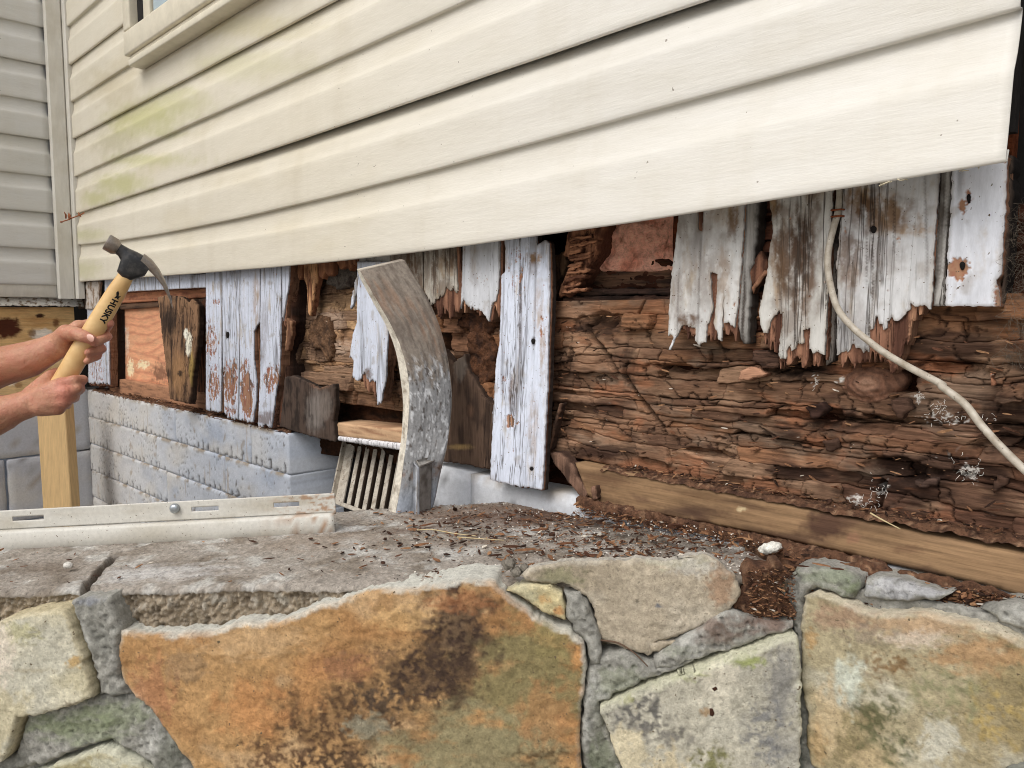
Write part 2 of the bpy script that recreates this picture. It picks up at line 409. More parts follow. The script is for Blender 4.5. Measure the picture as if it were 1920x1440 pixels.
# inside corner post
M_trim = surf('vinyl_trim', lin(204, 200, 190), .5, .10, 60, (1, 1, .2), .2, .001, .35, big=(14, tuple(lin(172, 162, 138)), .35))
def corner_post(parent):
    prof = [(.050, -.008), (.060, -.008), (.064, -.012), (.064, -.048), (.061, -.052), (.050, -.052)]
    zs = np.array([1.297, 1.302, 2.0, 2.9]); P = np.array([[(x, y, z) for (x, y) in prof] for z in zs])
    o = grid('corner_trim', P, M_trim, parent, None, True); sharp(o, 35)
    prof2 = [(.052, .010), (.052, -.004), (.056, -.0075), (.078, -.0075), (.081, -.004), (.081, .012)]
    P = np.array([[(x, y, z) for (x, y) in prof2] for z in zs]); o = grid('corner_channel', P, M_trim, parent, None, True, True); sharp(o, 35)
corner_post(wall)

# window, high on the left
M_win = surf('window_vinyl', lin(218, 210, 190), .45, .08, 50, bump=.1, spec=.4, big=(20, tuple(lin(180, 172, 150)), .3))
def glass_mat():
    k = NT('window_glass'); k.b.inputs['Base Color'].default_value = (.42, .52, .58, 1); k.b.inputs['Roughness'].default_value = .12
    k.b.inputs['Specular IOR Level'].default_value = .9; k.b.inputs['Metallic'].default_value = .15
    k.l(k.bump(k.noise(3), .03, .02), k.b.inputs['Normal']); return k.m
M_glass = glass_mat()
wa = HP.px(257, 111); wx0, wz0 = wa[0] + .012, wa[1] - .004; wx1, wz1 = wx0 + .78, wz0 + 1.1
win = box('window', (wx0 + .03, -.014, wz0 + .05), (wx1 - .03, -.004, wz1 - .05), M_shade, wall, 0)
tw = .055
box('frame', (wx0, -.034, wz0 + tw), (wx0 + tw * .75, .004, wz1), M_win, win, .004)
box('frame', (wx1 - tw * .75, -.034, wz0 + tw), (wx1, .004, wz1), M_win, win, .004)
box('frame', (wx0, -.0345, wz0), (wx1, .004, wz0 + tw - .001), M_win, win, .004)
box('frame', (wx0, -.0345, wz1 - .0), (wx1, .004, wz1 + tw), M_win, win, .004)
sl = box('sill', (wx0 + .012, -.026, wz0 - .012), (wx1 + .01, .004, wz0 - .001), M_win, win, .002)
box('sill', (wx0 + .022, -.033, wz0 - .028), (wx1 + .01, .004, wz0 - .013), M_win, win, .003)
box('jamb', (wx0 + tw * .75 + .001, -.010, wz0 + tw), (wx0 + tw * .75 + .060, -.002, wz1), surf('shaded_jamb', lin(150, 156, 164), .5, .1, 60), win, .001)  # shade of the recess put into the jamb's grey-blue colour
box('sash', (wx0 + tw * .75 + .061, -.024, wz0 + tw), (wx0 + tw * .75 + .098, -.002, wz1), M_win, win, .003)
box('sash', (wx0 + tw * .75 + .099, -.0235, wz0 + tw + .001), (wx1 - .05, -.002, wz0 + tw + .010), M_win, win, .003)
box('pane', (wx0 + tw * .75 + .104, -.0165, wz0 + tw + .01), (wx1 - .05, -.0145, wz1 - .01), M_glass, win, 0)

# ------------------------------------------------------------------ the side wall at the left
LP = Plane((.05, 0, 0), (0, 1, 0), (0, 0, 1))           # faces +x
side = thing('side_wall', 'grey-looking siding on the short wall at the left, seen edge on beyond the corner trim', 'wall', (.05, -.3, 1.3))
yy = np.linspace(-1.6, -.045, 60)
ZL = [1.338 + .1043 * i for i in range(16)]
for i in range(0, 14, 2):
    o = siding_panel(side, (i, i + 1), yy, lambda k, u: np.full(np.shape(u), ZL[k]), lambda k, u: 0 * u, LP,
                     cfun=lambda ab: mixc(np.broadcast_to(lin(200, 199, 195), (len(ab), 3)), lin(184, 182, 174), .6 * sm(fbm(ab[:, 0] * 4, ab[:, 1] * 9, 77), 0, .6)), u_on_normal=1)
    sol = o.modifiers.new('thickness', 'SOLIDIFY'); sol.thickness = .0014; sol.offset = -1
box('starter_strip', (.036, -1.6, 1.300), (.046, -.05, 1.345), M_trim, side, .003)
box('sheathing', (-2.5, -1.6, 1.31), (.034, .02, 5), M_shade, side, 0)
M_ply = surf('raw_plywood', None, .75, .25, 35, (6, 1, 6), .3, .001, .2)
M_blk = surf('painted_block', None, .7, .12, 160, (1, 1, 1), .5, .002, .25)
def ply_col(P, seed, base=lin(205, 168, 115)):
    c = np.broadcast_to(base, (len(P), 3)); a, b = P[:, 1] + P[:, 0], P[:, 2]
    c = mixc(c, lin(178, 132, 80), sm(fbm(a * 6, b * 50, seed), 0, .5) * .7)
    return c
lw_n = 120; ya = np.linspace(-.45, -.002, lw_n); za = np.linspace(1.155, 1.272, 60); YA, ZA = np.meshgrid(ya, za)
Pw = np.stack([.018 + .002 * fbm(YA * 20, ZA * 20, 3), YA, ZA], -1); cw = ply_col(Pw.reshape(-1, 3), 4)
LW = Plane((.018, 0, 0), (0, 1, 0), (0, 0, 1))
cw = blobs(LW, cw, Pw.reshape(-1, 3)[:, 1:], [(12, 615, 28, 20, lin(74, 36, 18), 1, .3), (75, 592, 8, 4, lin(60, 35, 20), 1, .3), (80, 628, 22, 12, lin(225, 215, 200), .9, .4), (105, 605, 6, 8, lin(110, 70, 40), .9, .5), (60, 625, 8, 8, lin(120, 90, 60), .8, .4), (40, 575, 60, 5, lin(120, 90, 60), .7, .6)], 21)
grid('rim_board', Pw, M_ply, side, cw, True, True)
za = np.linspace(1.02, 1.153, 50); YA, ZA = np.meshgrid(ya, za)
Pw = np.stack([.013 + .002 * fbm(YA * 20, ZA * 20, 9), YA, ZA], -1); cw = ply_col(Pw.reshape(-1, 3), 8, lin(214, 182, 132))
cw = blobs(LW, cw, Pw.reshape(-1, 3)[:, 1:], [(20, 715, 14, 8, lin(230, 222, 205), .9, .4), (35, 722, 8, 6, lin(150, 110, 70), .8, .4)], 22)
grid('sill_board', Pw, M_ply, side, cw, True, True)
M_flash = surf('flaking_flashing', None, .6, .2, 200, (1, 1, 1), .6, .002)
ya2 = np.linspace(-.45, .02, 160); tt = np.linspace(0, 1, 10); YA, TT = np.meshgrid(ya2, tt)
edge = .004 * fbm(YA * 40, YA * 0, 6) + .003 * fbm(YA * 120, YA * 0, 7)
Pw = np.stack([.024 + .016 * TT, YA, 1.302 - .026 * TT + edge * TT], -1)
cf = mixc(np.broadcast_to(lin(214, 210, 200), (Pw.size // 3, 3)), lin(120, 100, 78), sm(fbm(YA.ravel() * 60, TT.ravel() * 4, 15), .1, .25))
o = grid('flashing', Pw, M_flash, side, cf, True, True); o.modifiers.new('thickness', 'SOLIDIFY').thickness = .002
def blk_col(P, seed, base=lin(198, 203, 211)):
    a, b = P[:, 0] + P[:, 1], P[:, 2]
    c = np.broadcast_to(base, (len(P), 3)); c = mixc(c, lin(164, 174, 190), sm(fbm(a * 8, b * 14, seed), -.1, .5) * .8)
    c = mixc(c, lin(206, 202, 194), sm(fbm(a * 5 + 3, b * 9, seed + 1), -.05, .4) * .7); c = mixc(c, lin(196, 190, 180), .65 * sm(P[:, 0], .9, .1)); c = mixc(c, lin(188, 196, 208), .4 * sm(P[:, 0], .75, 1.25)); c = mixc(c, lin(206, 206, 206), .6 * sm(P[:, 0], 1.6, 1.7))
    c = mixc(c, lin(150, 132, 108), sm(fbm(a * 22, b * 22, seed + 6, 5), .32, .46) * .6); c = mixc(c, lin(130, 124, 118), sm(fbm(a * 14, b * 60, seed + 7, 5, .65), .30, .40) * .5)
    c = mixc(c, lin(168, 150, 128), sm(fbm(a * 60, b * 5, seed + 2), .34, .5) * .55)       # dirt runs
    c = mixc(c, lin(104, 98, 92), sm(fbm(a * 70, b * 55, seed + 3), .44, .5) * .75)
    return c
z = 1.02; kk = 0
while z > -.05:
    h = .19; off = .2 * (kk % 2)
    for j in range(4):
        y1 = -.001 - .4 * j + off; y0 = y1 - .394
        if j == 0: y1 = .03
        if y1 > .03: y1 = .03
        rough_box('concrete_block', (-.2, y0, max(z - h + .004, -.1)), (.006, y1, z), M_blk, side, lambda P: blk_col(P, 90 + kk, lin(150, 168, 200)), .003, 45, .02, .004, seed=kk * 7 + j)
    z -= h; kk += 1
box('mortar', (-.2, -1.6, 0), (-.002, -.0, 1.03), surf('dark_mortar', lin(150, 160, 175), .9, .2, 90), side, 0)

# ------------------------------------------------------------------ block foundation under the long wall
VF = -.028                                                    # face of the blocks
fnd = thing('foundation_wall', 'blue-white painted concrete block foundation with drips, below the broken boards', 'foundation', (1.2, 0, 0))
def grid_block(a, b, z0, z1, parent, colf, seed, fine):
    res = .0038 if fine else .012; nu, nz = max(4, int((b - a) / res)), max(4, int((z1 - z0) / res))
    S, T = np.meshgrid(np.linspace(0, 1, nu), np.linspace(0, 1, nz)); Uu = a + S * (b - a); Zz = z0 + T * (z1 - z0)
    de = np.minimum(np.minimum(S, 1 - S) * (b - a), np.minimum(T, 1 - T) * (z1 - z0)); rr = .0035 * (1 + .8 * fbm(Uu * 60, Zz * 60, seed, 3)); q = np.clip(1 - de / np.maximum(rr, .001), 0, 1)
    h = .0022 * fbm(Uu * 22, Zz * 22, seed + 1, 5, .6) + .0009 * fbm(Uu * 110, Zz * 110, seed + 2, 3) - .003 * (1 - np.sqrt(1 - q * q))
    d = np.abs(((Uu * 34 + .5 * pn(Uu * 20, Uu * 0, seed)) % 1) - .5); dz = Zz - z0
    m = sm(d, .22, .08) * (dz < .008 + .018 * sm(fbm(Uu * 34, Uu * 0, seed + 4), -.2, .5)) * (pn(Uu * 7, Uu * 0, seed + 5) > -.25); h = h - .004 * m
    pit = sm(cells(Uu * 70, Zz * 70, seed)[0], .22, .10) * (fbm(Uu * 9, Zz * 9, seed + 6) > .12); h = h - .002 * pit
    P0 = np.stack([Uu.ravel(), np.full(Uu.size, -VF), Zz.ravel()], 1); C = colf(P0).reshape(nz, nu, 3); C = mixc(C, lin(86, 82, 80), np.maximum(m * .85, pit * .6))
    pad = lambda X: np.pad(X, 1, mode='edge'); Up, Zp, hp_ = pad(Uu), pad(Zz), pad(h); hp_[0] -= .19; hp_[-1] -= .19; hp_[1:-1, 0] -= .19; hp_[1:-1, -1] -= .19
    return grid('concrete_block', house(VF).to3(np.stack([Up.ravel(), Zp.ravel()], 1), hp_.ravel()).reshape(nz + 2, nu + 2, 3), M_blk, parent, np.pad(C, ((1, 1), (1, 1), (0, 0)), mode='edge'))
def course(parent, u0, u1, ztop, h, off, L, seed, reveal_left=False):
    u = u0 - off
    while u < u1 - .01:
        a, b = max(u, u0), min(u + L, u1)
        if b - a > .02:
            zt = ztop - .0004 * rng.integers(0, 4)
            def colf(P, s=seed + int(u * 40)):
                c = blk_col(P, s)
                m2 = sm(P[:, 2], zt - .012, zt - .002); c = mixc(c, lin(150, 138, 122), m2 * sm(fbm(P[:, 0] * 25, P[:, 2] * 25, s), -.1, .3))
                return c
            grid_block(a + .0010, b - .0010, zt - h + .0010, zt, parent, colf, seed + int(u * 40), fine=zt > .72 and a > -.3 and a < 1.3)
        u += L; seed += 3
UJ = house(VF).px(541, 812)[0]                                # left jamb of the vent opening
UK = house(VF).px(800, 900)[0]                                # right jamb, hidden by the bent board
zc = house(VF).px(541, 812)[1]
zz = zc; i = 0
while zz > .02:
    h = .084 if i < 4 else .19
    if zz > .75: course(fnd, -.12, UJ, zz, h, [.0, .13, .07, .2][i % 4], .40, 100 + i * 17); course(fnd, UK, 2.6, zz - .002, h, [.3, .1, .2, .05][i % 4], .40, 300 + i * 17)
    else: course(fnd, -.12, 2.6, zz, h, [.0, .2][i % 2], .40, 100 + i * 17)
    zz -= h; i += 1
M_mort = surf('painted_mortar', lin(176, 182, 192), .9, .25, 120)
box('mortar', (-.12, -VF + .004, 0), (UJ - .003, -VF + .186, zc - .003), M_mort, fnd, 0)
box('mortar', (UK + .003, -VF + .004, 0), (2.6, -VF + .186, zc - .006), M_mort, fnd, 0)
box('vent_recess', (UJ, -VF + .135, .5), (UK, -VF + .18, 1.1), M_shade, fnd, 0)

# dirt on top of the blocks
M_soil = surf('brown_debris', None, .95, .45, 260, (1, 1, 1), 1., .003, grit=.35)
def soil_col(x, y, seed=0):
    c = np.broadcast_to(lin(104, 74, 55), (len(x), 3)); c = mixc(c, lin(70, 48, 37), sm(fbm(x * 60, y * 60, seed, 5, .7), -.1, .3))
    return mixc(c, lin(150, 118, 92), sm(fbm(x * 150, y * 150, seed + 5), .15, .4))
X, Y = np.meshgrid(np.linspace(.03, UJ - .002, 420), np.linspace(-VF + .001, .12, 30))
H = .003 + .006 * sm(fbm(X * 25, Y * 25, 5), -.3, .6) + .004 * fbm(X * 90, Y * 90, 6) - .006 * sm(Y, -VF + .012, -VF + .0)
o = grid('block_top_dirt', np.stack([X, Y, zc + H - .001], -1), M_soil, None, soil_col(X.ravel(), Y.ravel(), 3)); tag(o, 'brown crumbs of rot lying along the block ledge under the boards', 'dirt', kind='stuff')

# ================================================================== OLD BOARDS BEHIND THE SIDING
M_paint = surf('weathered_paint', None, .75, .14, 240, (1, 1, .25), .3, .0006, .25, streak=(105, (1, 1, .045), tuple(lin(66, 56, 48)), .9), speck=(330, tuple(lin(96, 82, 70)), .70))
M_wood = surf('rotten_wood', None, .9, .3, 320, (1, 1, 1), .6, .0014, .15, sat=.86, val=1.1)
M_fib = surf('broken_fibre', None, .9, .4, 300, (1, 1, .06), .9, .0015, .15, sat=.8, val=1.0, streak=(150, (1, 1, .05), tuple(lin(48, 28, 18)), .9))
M_woodv = surf('split_wood', None, .9, .4, 320, (1, 1, .05), .8, .0014, .15, sat=.84, val=1.1, streak=(140, (1, 1, .05), tuple(lin(44, 32, 26)), .9))
M_woodh = surf('layered_wood', None, .9, .4, 320, (.06, 1, 1.4), .8, .0014, .15, sat=.84, val=1.1, streak=(140, (.05, 1, 1), tuple(lin(40, 28, 22)), .9))
Z2 = ((0, 440), 2.571); Z3 = ((380, 440), 2.571); Z4 = ((780, 380), 2.323); Z5 = ((1240, 280), 2.8235); Z6 = ((1240, 640), 2.666); Z7 = ((0, 900), 2.667); Z8 = ((600, 900), 2.667); Z9 = ((1220, 900), 2.667)
P_BL = lin(208, 214, 227); P_WH = lin(212, 212, 212); BRN = lin(92, 66, 44); DRK = lin(52, 36, 26); OCH = lin(150, 110, 52); ORG = lin(168, 88, 44); RUST = lin(140, 74, 40); TAN = lin(190, 148, 98)
def bw(pl, V, lst, seed, warp=.45):
    w = np.zeros(len(V))
    for i, b in enumerate(lst):
        px, py, rx, ry, s = b[:5]; soft = b[5] if len(b) > 5 else .6
        c0 = pl.px(px, py); M = np.linalg.inv(np.stack([pl.px(px + rx, py) - c0, pl.px(px, py + ry) - c0], 1)); q = (V - c0) @ M.T
        r = np.hypot(q[:, 0], q[:, 1]) + warp * fbm(q[:, 0] * 2 + i * 5, q[:, 1] * 2, seed + i, 5, .6) * 1.5
        w = np.maximum(w, s * sm(r, 1 + soft * .6, 1 - soft * .8))
    return w
boards = thing('board_wall', 'old vertical boards with cracked blue-white paint, broken off ragged under the siding', 'board wall', (1.6, .02, 1.1))
def painted_board(poly, v=-.022, tone=P_BL, brown=(), dark=(), ochre=(), peel=(), cracks=1., seed=1, core=None, core_drop=.012, thick=.018, jagamp=.0016, tilt=0., name='board', label=None, parent=None, sp=.0017, edge=None, lean=None, tooth=.009):
    parent = parent or boards
    pl = house(v) if lean is None else lean
    out = jag(pl.poly(poly), .0018, jagamp, 160, seed)
    _z0, _z1 = out[:, 1].min(), out[:, 1].max()
    if tooth: out = teeth(out, seed, tooth, .0034, _z0 + .2 * (_z1 - _z0), _z0 + .5 * (_z1 - _z0))
    zlo = out[:, 1].min(); zhi = out[:, 1].max()
    st = {}
    def ev(V):
        a, b = V[:, 0], V[:, 1]
        wv = .6 * fbm(a * 10, b * 4, seed)
        n1 = pn(a * 60 + wv, b * 2.6, seed + 1); m1 = sm(pn(a * 22, b * 5, seed + 2), -.15, .15)
        ck = sm(np.abs(n1), .16, .0) * m1 * cracks * .55
        ck2 = 0
        pe = bw(pl, V, peel, seed + 20)
        fl = fbm(a * 150, b * 62, seed + 6, 4, .62)
        pl_m = sm(fl + pe * 1.15 + .06, .50, .60)
        st['d'] = (np.maximum(ck, ck2), pl_m); return st['d']
    def hf(V):
        ck, p = ev(V); a, b = V[:, 0], V[:, 1]
        return -.0016 * ck - .0012 * p + .0007 * fbm(a * 25, b * 8, seed + 8) 
    def cf(V, d):
        ck, p = ev(V); a, b = V[:, 0], V[:, 1]
        c = np.broadcast_to(tone, (len(V), 3)); c = mixc(c, tone * .82, sm(fbm(a * 30, b * 10, seed + 10), -.1, .5) * .7)
        c = mixc(c, lin(172, 156, 132), .7 * sm(fbm(a * 55, b * 12, seed + 11, 5, .65), .10, .5))
        c = mixc(c, lin(150, 140, 130), .5 * sm(fbm(a * 40, b * 40, seed + 12, 5), .2, .5))
        fine = fbm(a * 110, b * 40, seed + 13, 4, .7)
        c = mixc(c, OCH, bw(pl, V, ochre, seed + 40) * sm(fine, -.45, .2))
        c = mixc(c, BRN, bw(pl, V, brown, seed + 30) * sm(fine, -.6, .12))
        c = mixc(c, DRK, bw(pl, V, dark, seed + 50) * sm(fine, -.6, .1))
        wood = mixc(np.broadcast_to(lin(158, 112, 74), (len(V), 3)), RUST, sm(fine, -.1, .3)); wood = mixc(wood, lin(92, 64, 46), sm(fbm(a * 90, b * 12, seed + 14), .1, .4)); c = mixc(c, wood, p * .92)
        c = mixc(c, lin(66, 54, 46), ck * .9)
        return mixc(c, lin(140, 124, 104), sm(d, .003, .0) * .35)
    corepoly = out.copy() if core is None else teeth(jag(pl.poly(core), .0014, .0012, 200, seed + 60), seed + 61, .020, .0023, _z0 + .15 * (_z1 - _z0), _z0 + .45 * (_z1 - _z0))
    if core is None:                                            # fibres stand out below the broken paint
        low = sm(corepoly[:, 1], zlo + (zhi - zlo) * .5, zlo)
        corepoly[:, 1] -= low * (core_drop * (.35 + .65 * np.abs(fbm(corepoly[:, 0] * 160, corepoly[:, 0] * 0, seed + 61, 3)) * 2))
    def chf(V): return -.0028 - .0022 * np.abs(pn(V[:, 0] * 130, V[:, 1] * 5, seed + 62)) - .0015 * fbm(V[:, 0] * 60, V[:, 1] * 25, seed + 63)
    def ccf(V, d):
        f = fbm(V[:, 0] * 110, V[:, 1] * 6, seed + 64); c = mixc(np.broadcast_to(lin(146, 92, 56), (len(V), 3)), lin(84, 46, 26), sm(f, -.1, .35))
        return mixc(c, lin(186, 128, 78), sm(f, -.15, -.5))
    bd = slab(name, pl, corepoly, sp * 1.3, chf, ccf, M_fib, parent, thick, .0012, edge if edge is not None else lin(120, 80, 50), seed=seed, side_jit=.0015, rings=3, label=label)
    sharp(bd, 32); sharp(slab('paint_layer', pl, out, sp, hf, cf, M_paint, bd, .0026, .0006, tone * .6, seed=seed + 1, rings=1), 38)
    return bd

# ---- left group (blue-white)
painted_board([(163, 578), (203, 576), (205, 720), (165, 718)], peel=[(180, 690, 22, 28, .35)], seed=3)
for i, (xa, xb) in enumerate([(196, 213), (214, 232), (233, 252), (253, 271), (272, 291), (292, 314), (315, 336), (337, 361), (362, 385)]):   # short stubs over the opening
    yb = 548 - (xa - 196) * .055; painted_board([(xa, 515), (xb, 513), (xb, yb), (xa, yb + 1)], -.022 - .0005 * (i % 3), seed=400 + i * 7, core_drop=.003, jagamp=.001, cracks=.6, tooth=0)
painted_board(zm(*Z3, [(14, 150), (90, 145), (90, 300), (88, 862), (50, 855), (14, 846)]), peel=[(396, 640, 14, 40, .42), (400, 720, 14, 34, .55), (405, 566, 8, 6, .5)], seed=11, core_drop=.004)
painted_board(zm(*Z3, [(93, 145), (178, 140), (177, 480), (172, 700), (170, 888), (120, 880), (104, 868), (100, 700), (94, 500)]), -.0225, peel=[(432, 720, 14, 50, .62), (430, 770, 18, 14, .4)], seed=12, core_drop=.004, dark=[(425, 628, 2.5, 8, 1)])
painted_board(zm(*Z3, [(181, 140), (275, 130), (273, 420), (258, 440), (245, 470), (245, 600), (258, 700), (255, 800), (240, 908), (175, 890), (178, 600)]), -.0215, peel=[(462, 740, 13, 50, .75), (459, 690, 8, 20, .5)], ochre=[(480, 560, 6, 50, .5)], seed=13, core_drop=.004)
painted_board(zm(*Z3, [(279, 130), (377, 120), (376, 400), (370, 640), (352, 760), (330, 930), (264, 914), (275, 700), (276, 480)]), -.022, peel=[(505, 712, 15, 26, .55), (518, 700, 6, 20, .5)], brown=[(495, 620, 8, 60, .35), (500, 785, 22, 14, .7)], seed=14, core_drop=.004)
painted_board(zm(*Z3, [(380, 120), (417, 115), (414, 240), (398, 330), (386, 420), (381, 380)]), -.023, seed=15, core_drop=.02)
# rotten upright edge beside them
def wood_piece(poly, v, c1, c2, seed, thick=.02, name='splinter', parent=None, grain='v', amp=.003, jagamp=.003, sp=.002, extra=(), pl=None, label=None, mat=None, freq=(130, 8)):
    pl = pl or house(v); out = jag(pl.poly(poly), .003, jagamp, 130, seed)
    freq = (min(freq[0], 130), freq[1]); fa, fb = freq if grain == 'v' else freq[::-1]
    def hf(V): return amp * (fbm(V[:, 0] * fa * .35, V[:, 1] * fb, seed + 1) - .9 * np.abs(pn(V[:, 0] * fa, V[:, 1] * fb, seed + 2)) * .6 + .8 * fbm(V[:, 0] * 22, V[:, 1] * 22, seed + 3))
    def cf(V, d):
        f = fbm(V[:, 0] * fa, V[:, 1] * fb, seed + 4); c = mixc(np.broadcast_to(c1, (len(V), 3)), c2, sm(f + .5 * fbm(V[:, 0] * 25, V[:, 1] * 25, seed + 5), -.15, .35))
        return blobs(pl, c, V, extra, seed + 6)
    return slab(name, pl, out, sp, hf, cf, mat or (M_woodv if grain == 'v' else M_woodh), parent or boards, thick, .0016, c2, seed=seed, side_jit=.002, rings=3, label=label)
wood_piece(zm(*Z3, [(378, 330), (400, 300), (418, 150), (440, 150), (425, 420), (400, 560), (405, 700), (372, 930), (335, 925), (360, 700)]), -.036, lin(96, 58, 36), lin(48, 32, 24), 21, .05)
wood_piece(zm(*Z3, [(400, 400), (428, 420), (410, 560), (395, 560)]), -.028, lin(150, 104, 64), lin(96, 60, 36), 22, .008)
wood_piece([(478, 605), (486, 604), (487, 700), (480, 712), (476, 660)], -.030, lin(120, 74, 40), lin(60, 40, 26), 23, .012)
# weathered flashing scrap by the corner
wood_piece([(143, 528), (158, 527), (160, 575), (146, 580)], -.02, lin(90, 70, 54), lin(44, 34, 30), 24, .02)
wood_piece([(160, 528), (186, 527), (183, 580), (160, 580)], -.016, lin(196, 188, 180), lin(140, 118, 96), 25, .006, freq=(60, 40), mat=M_flash)

# ---- the rectangular opening with raw wood behind
M_raw = surf('raw_fir', None, .75, .22, 90, (.25, 1, 1.5), .2, .001, .25, sat=.82, val=1.12)
op = thing('wall_opening', 'rectangular hole in the boards showing orange raw wood and a mouldy board', 'opening', (.75, .05, 1.05))
pl = house(-.068); po = pl.poly([(205, 536), (392, 530), (392, 775), (205, 740)])
def fir(V, d):
    a, b = V[:, 0], V[:, 1]; r = (b - 1.14 - .045 * np.exp(-((a - .66) / .16) ** 2) * np.sign(b - 1.14)) * 4.2 + .10 * fbm(a * 3, b * 6, 5)
    c = mixc(np.broadcast_to(lin(214, 140, 82), (len(V), 3)), lin(184, 98, 48), sm(np.sin(r * 62 + 2 * fbm(a * 4, b * 20, 7)), .3, .98) * .6)
    c = mixc(c, lin(196, 150, 104), .4 * sm(fbm(a * 9, b * 30, 9), 0, .5))
    return blobs(pl, c, V, [(245, 690, 6, 16, lin(232, 210, 160), .95, .3), (268, 684, 10, 8, lin(232, 210, 160), .95, .3), (238, 640, 4, 22, lin(226, 200, 170), .7, .5), (232, 618, 4, 6, lin(240, 225, 210), .9, .4), (300, 700, 14, 20, lin(110, 70, 44), .8, .7), (260, 725, 60, 8, lin(120, 84, 54), .7, .8), (220, 640, 6, 90, lin(140, 84, 46), .6, .8)], 31, .85)
slab('back_panel', pl, resample(po, .02), .003, 0, fir, M_raw, op, .02, 0, seed=2)
def plank_col(c1, c2, seed, fa=12, fb=200, extra=(), pl=None):
    def f(V, d):
        c = mixc(np.broadcast_to(c1, (len(V), 3)), c2, sm(fbm(V[:, 0] * fa, V[:, 1] * fb, seed), -.1, .4)); return blobs(pl, c, V, extra, seed) if len(extra) else c
    return f
pl = house(-.05); slab('header', pl, resample(pl.poly([(205, 543), (390, 537), (390, 557), (205, 570)]), .01), .004, 0, plank_col(lin(206, 124, 62), lin(160, 84, 40), 41), M_raw, op, .03, .002)
pl = house(-.056); slab('header', pl, resample(pl.poly([(205, 571), (390, 558), (390, 569), (205, 582)]), .01), .004, 0, plank_col(lin(110, 78, 52), lin(70, 50, 38), 42), M_raw, op, .02, .002)
pl = house(-.05); slab('bottom_rail', pl, resample(pl.poly([(205, 708), (392, 738), (392, 775), (205, 735)]), .01), .004, 0, plank_col(lin(164, 108, 62), lin(112, 72, 44), 43), M_raw, op, .03, .002)
pl = Plane(at(300, 560, 1.83), at(366, 555, 1.77) - at(300, 560, 1.83), at(312, 752, 1.80) * -1 + at(300, 560, 1.83))
mb = [(295, 557), (312, 553), (340, 556), (352, 566), (360, 560), (371, 572), (369, 640), (360, 700), (354, 757), (318, 748), (310, 690), (303, 630), (298, 590)]
wood_piece(mb, 0, lin(128, 92, 58), lin(62, 44, 32), 45, .016, 'mouldy_board', op, extra=[(318, 600, 12, 30, lin(44, 34, 28), .8), (354, 645, 6, 24, lin(222, 214, 190), 1, .25), (348, 625, 4, 10, lin(230, 225, 205), 1, .3), (335, 700, 14, 40, lin(150, 106, 54), .7), (359, 690, 5, 34, lin(150, 120, 40), .9), (337, 700, 5, 6, lin(52, 38, 28), .9, .3)], pl=pl, freq=(110, 9), amp=.002, label='dark mouldy board standing in the opening')
wood_piece([(356, 580), (384, 560), (384, 772), (357, 760), (362, 690)], -.052, lin(124, 74, 42), lin(66, 42, 28), 46, .02, 'inner_stud', op)
wood_piece([(204, 577), (214, 574), (216, 726), (205, 722)], -.040, lin(96, 76, 56), lin(40, 32, 28), 47, .03, 'inner_stud', op)

# ---- middle group
B6 = zm(*Z3, [(744, 130), (742, 420), (722, 480), (706, 590), (726, 605), (722, 690), (745, 705), (762, 704), (778, 655), (798, 700), (812, 706), (835, 706), (838, 815), (856, 822), (880, 700), (890, 490), (900, 130)])
painted_board(B6, -.024, seed=51, brown=[(690, 700, 8, 10, .8)], core=zm(*Z3, [(750, 130), (745, 500), (735, 690), (765, 720), (775, 740), (790, 745), (806, 770), (830, 775), (838, 812), (856, 818), (890, 490), (900, 130)]), cracks=.7)
wood_piece(zm(*Z3, [(742, 190), (736, 260), (720, 340), (708, 360), (712, 300), (730, 220)]), -.020, P_BL * .9, lin(150, 140, 130), 52, .004)
painted_board(zm(*Z3, [(752, 90), (900, 60), (905, 140), (890, 300), (870, 300), (755, 200)]), -.030, seed=53, tone=lin(196, 194, 190), brown=[(700, 500, 20, 16, .5)])
painted_board(zm(*Z3, [(905, 60), (1058, 40), (1060, 240), (1050, 320), (1020, 300), (980, 320), (910, 300)]), -.030, seed=54, tone=lin(186, 180, 168), brown=[(770, 500, 14, 60, .9), (750, 490, 18, 40, .6), (785, 520, 8, 50, .8)], core_drop=.02)
wood_piece(zm(*Z3, [(1044, 40), (1078, 40), (1072, 330), (1050, 330)]), -.034, lin(70, 54, 42), lin(36, 30, 26), 55, .02)
B7 = zm(*Z4, [(34, 180), (168, 165), (180, 390), (165, 370), (150, 380), (130, 360), (118, 400), (95, 415), (65, 442), (34, 380)])
painted_board(B7, -.024, seed=56, tone=lin(196, 190, 178), brown=[(815, 500, 8, 60, .8), (842, 480, 16, 30, .8), (830, 540, 20, 20, .6), (800, 490, 8, 60, .6)], ochre=[(835, 500, 20, 20, .5)], core=zm(*Z4, [(34, 180), (168, 165), (190, 300), (192, 470), (160, 490), (140, 500), (110, 480), (85, 490), (65, 440), (34, 380)]))
wood_piece(zm(*Z4, [(166, 160), (210, 160), (200, 330), (180, 390), (165, 300)]), -.032, lin(78, 64, 54), lin(34, 28, 26), 57, .02)
B8 = zm(*Z4, [(204, 150), (362, 135), (362, 300), (355, 395), (345, 420), (330, 430), (322, 470), (316, 512), (300, 490), (285, 470), (240, 455), (225, 468), (205, 440), (194, 470), (200, 300)])
painted_board(B8, -.022, seed=58, tone=lin(202, 204, 208), brown=[(890, 500, 10, 40, .35)], core=zm(*Z4, [(204, 150), (368, 135), (370, 490), (350, 500), (335, 470), (318, 505), (300, 490), (240, 450), (215, 470), (196, 465), (200, 300)]))
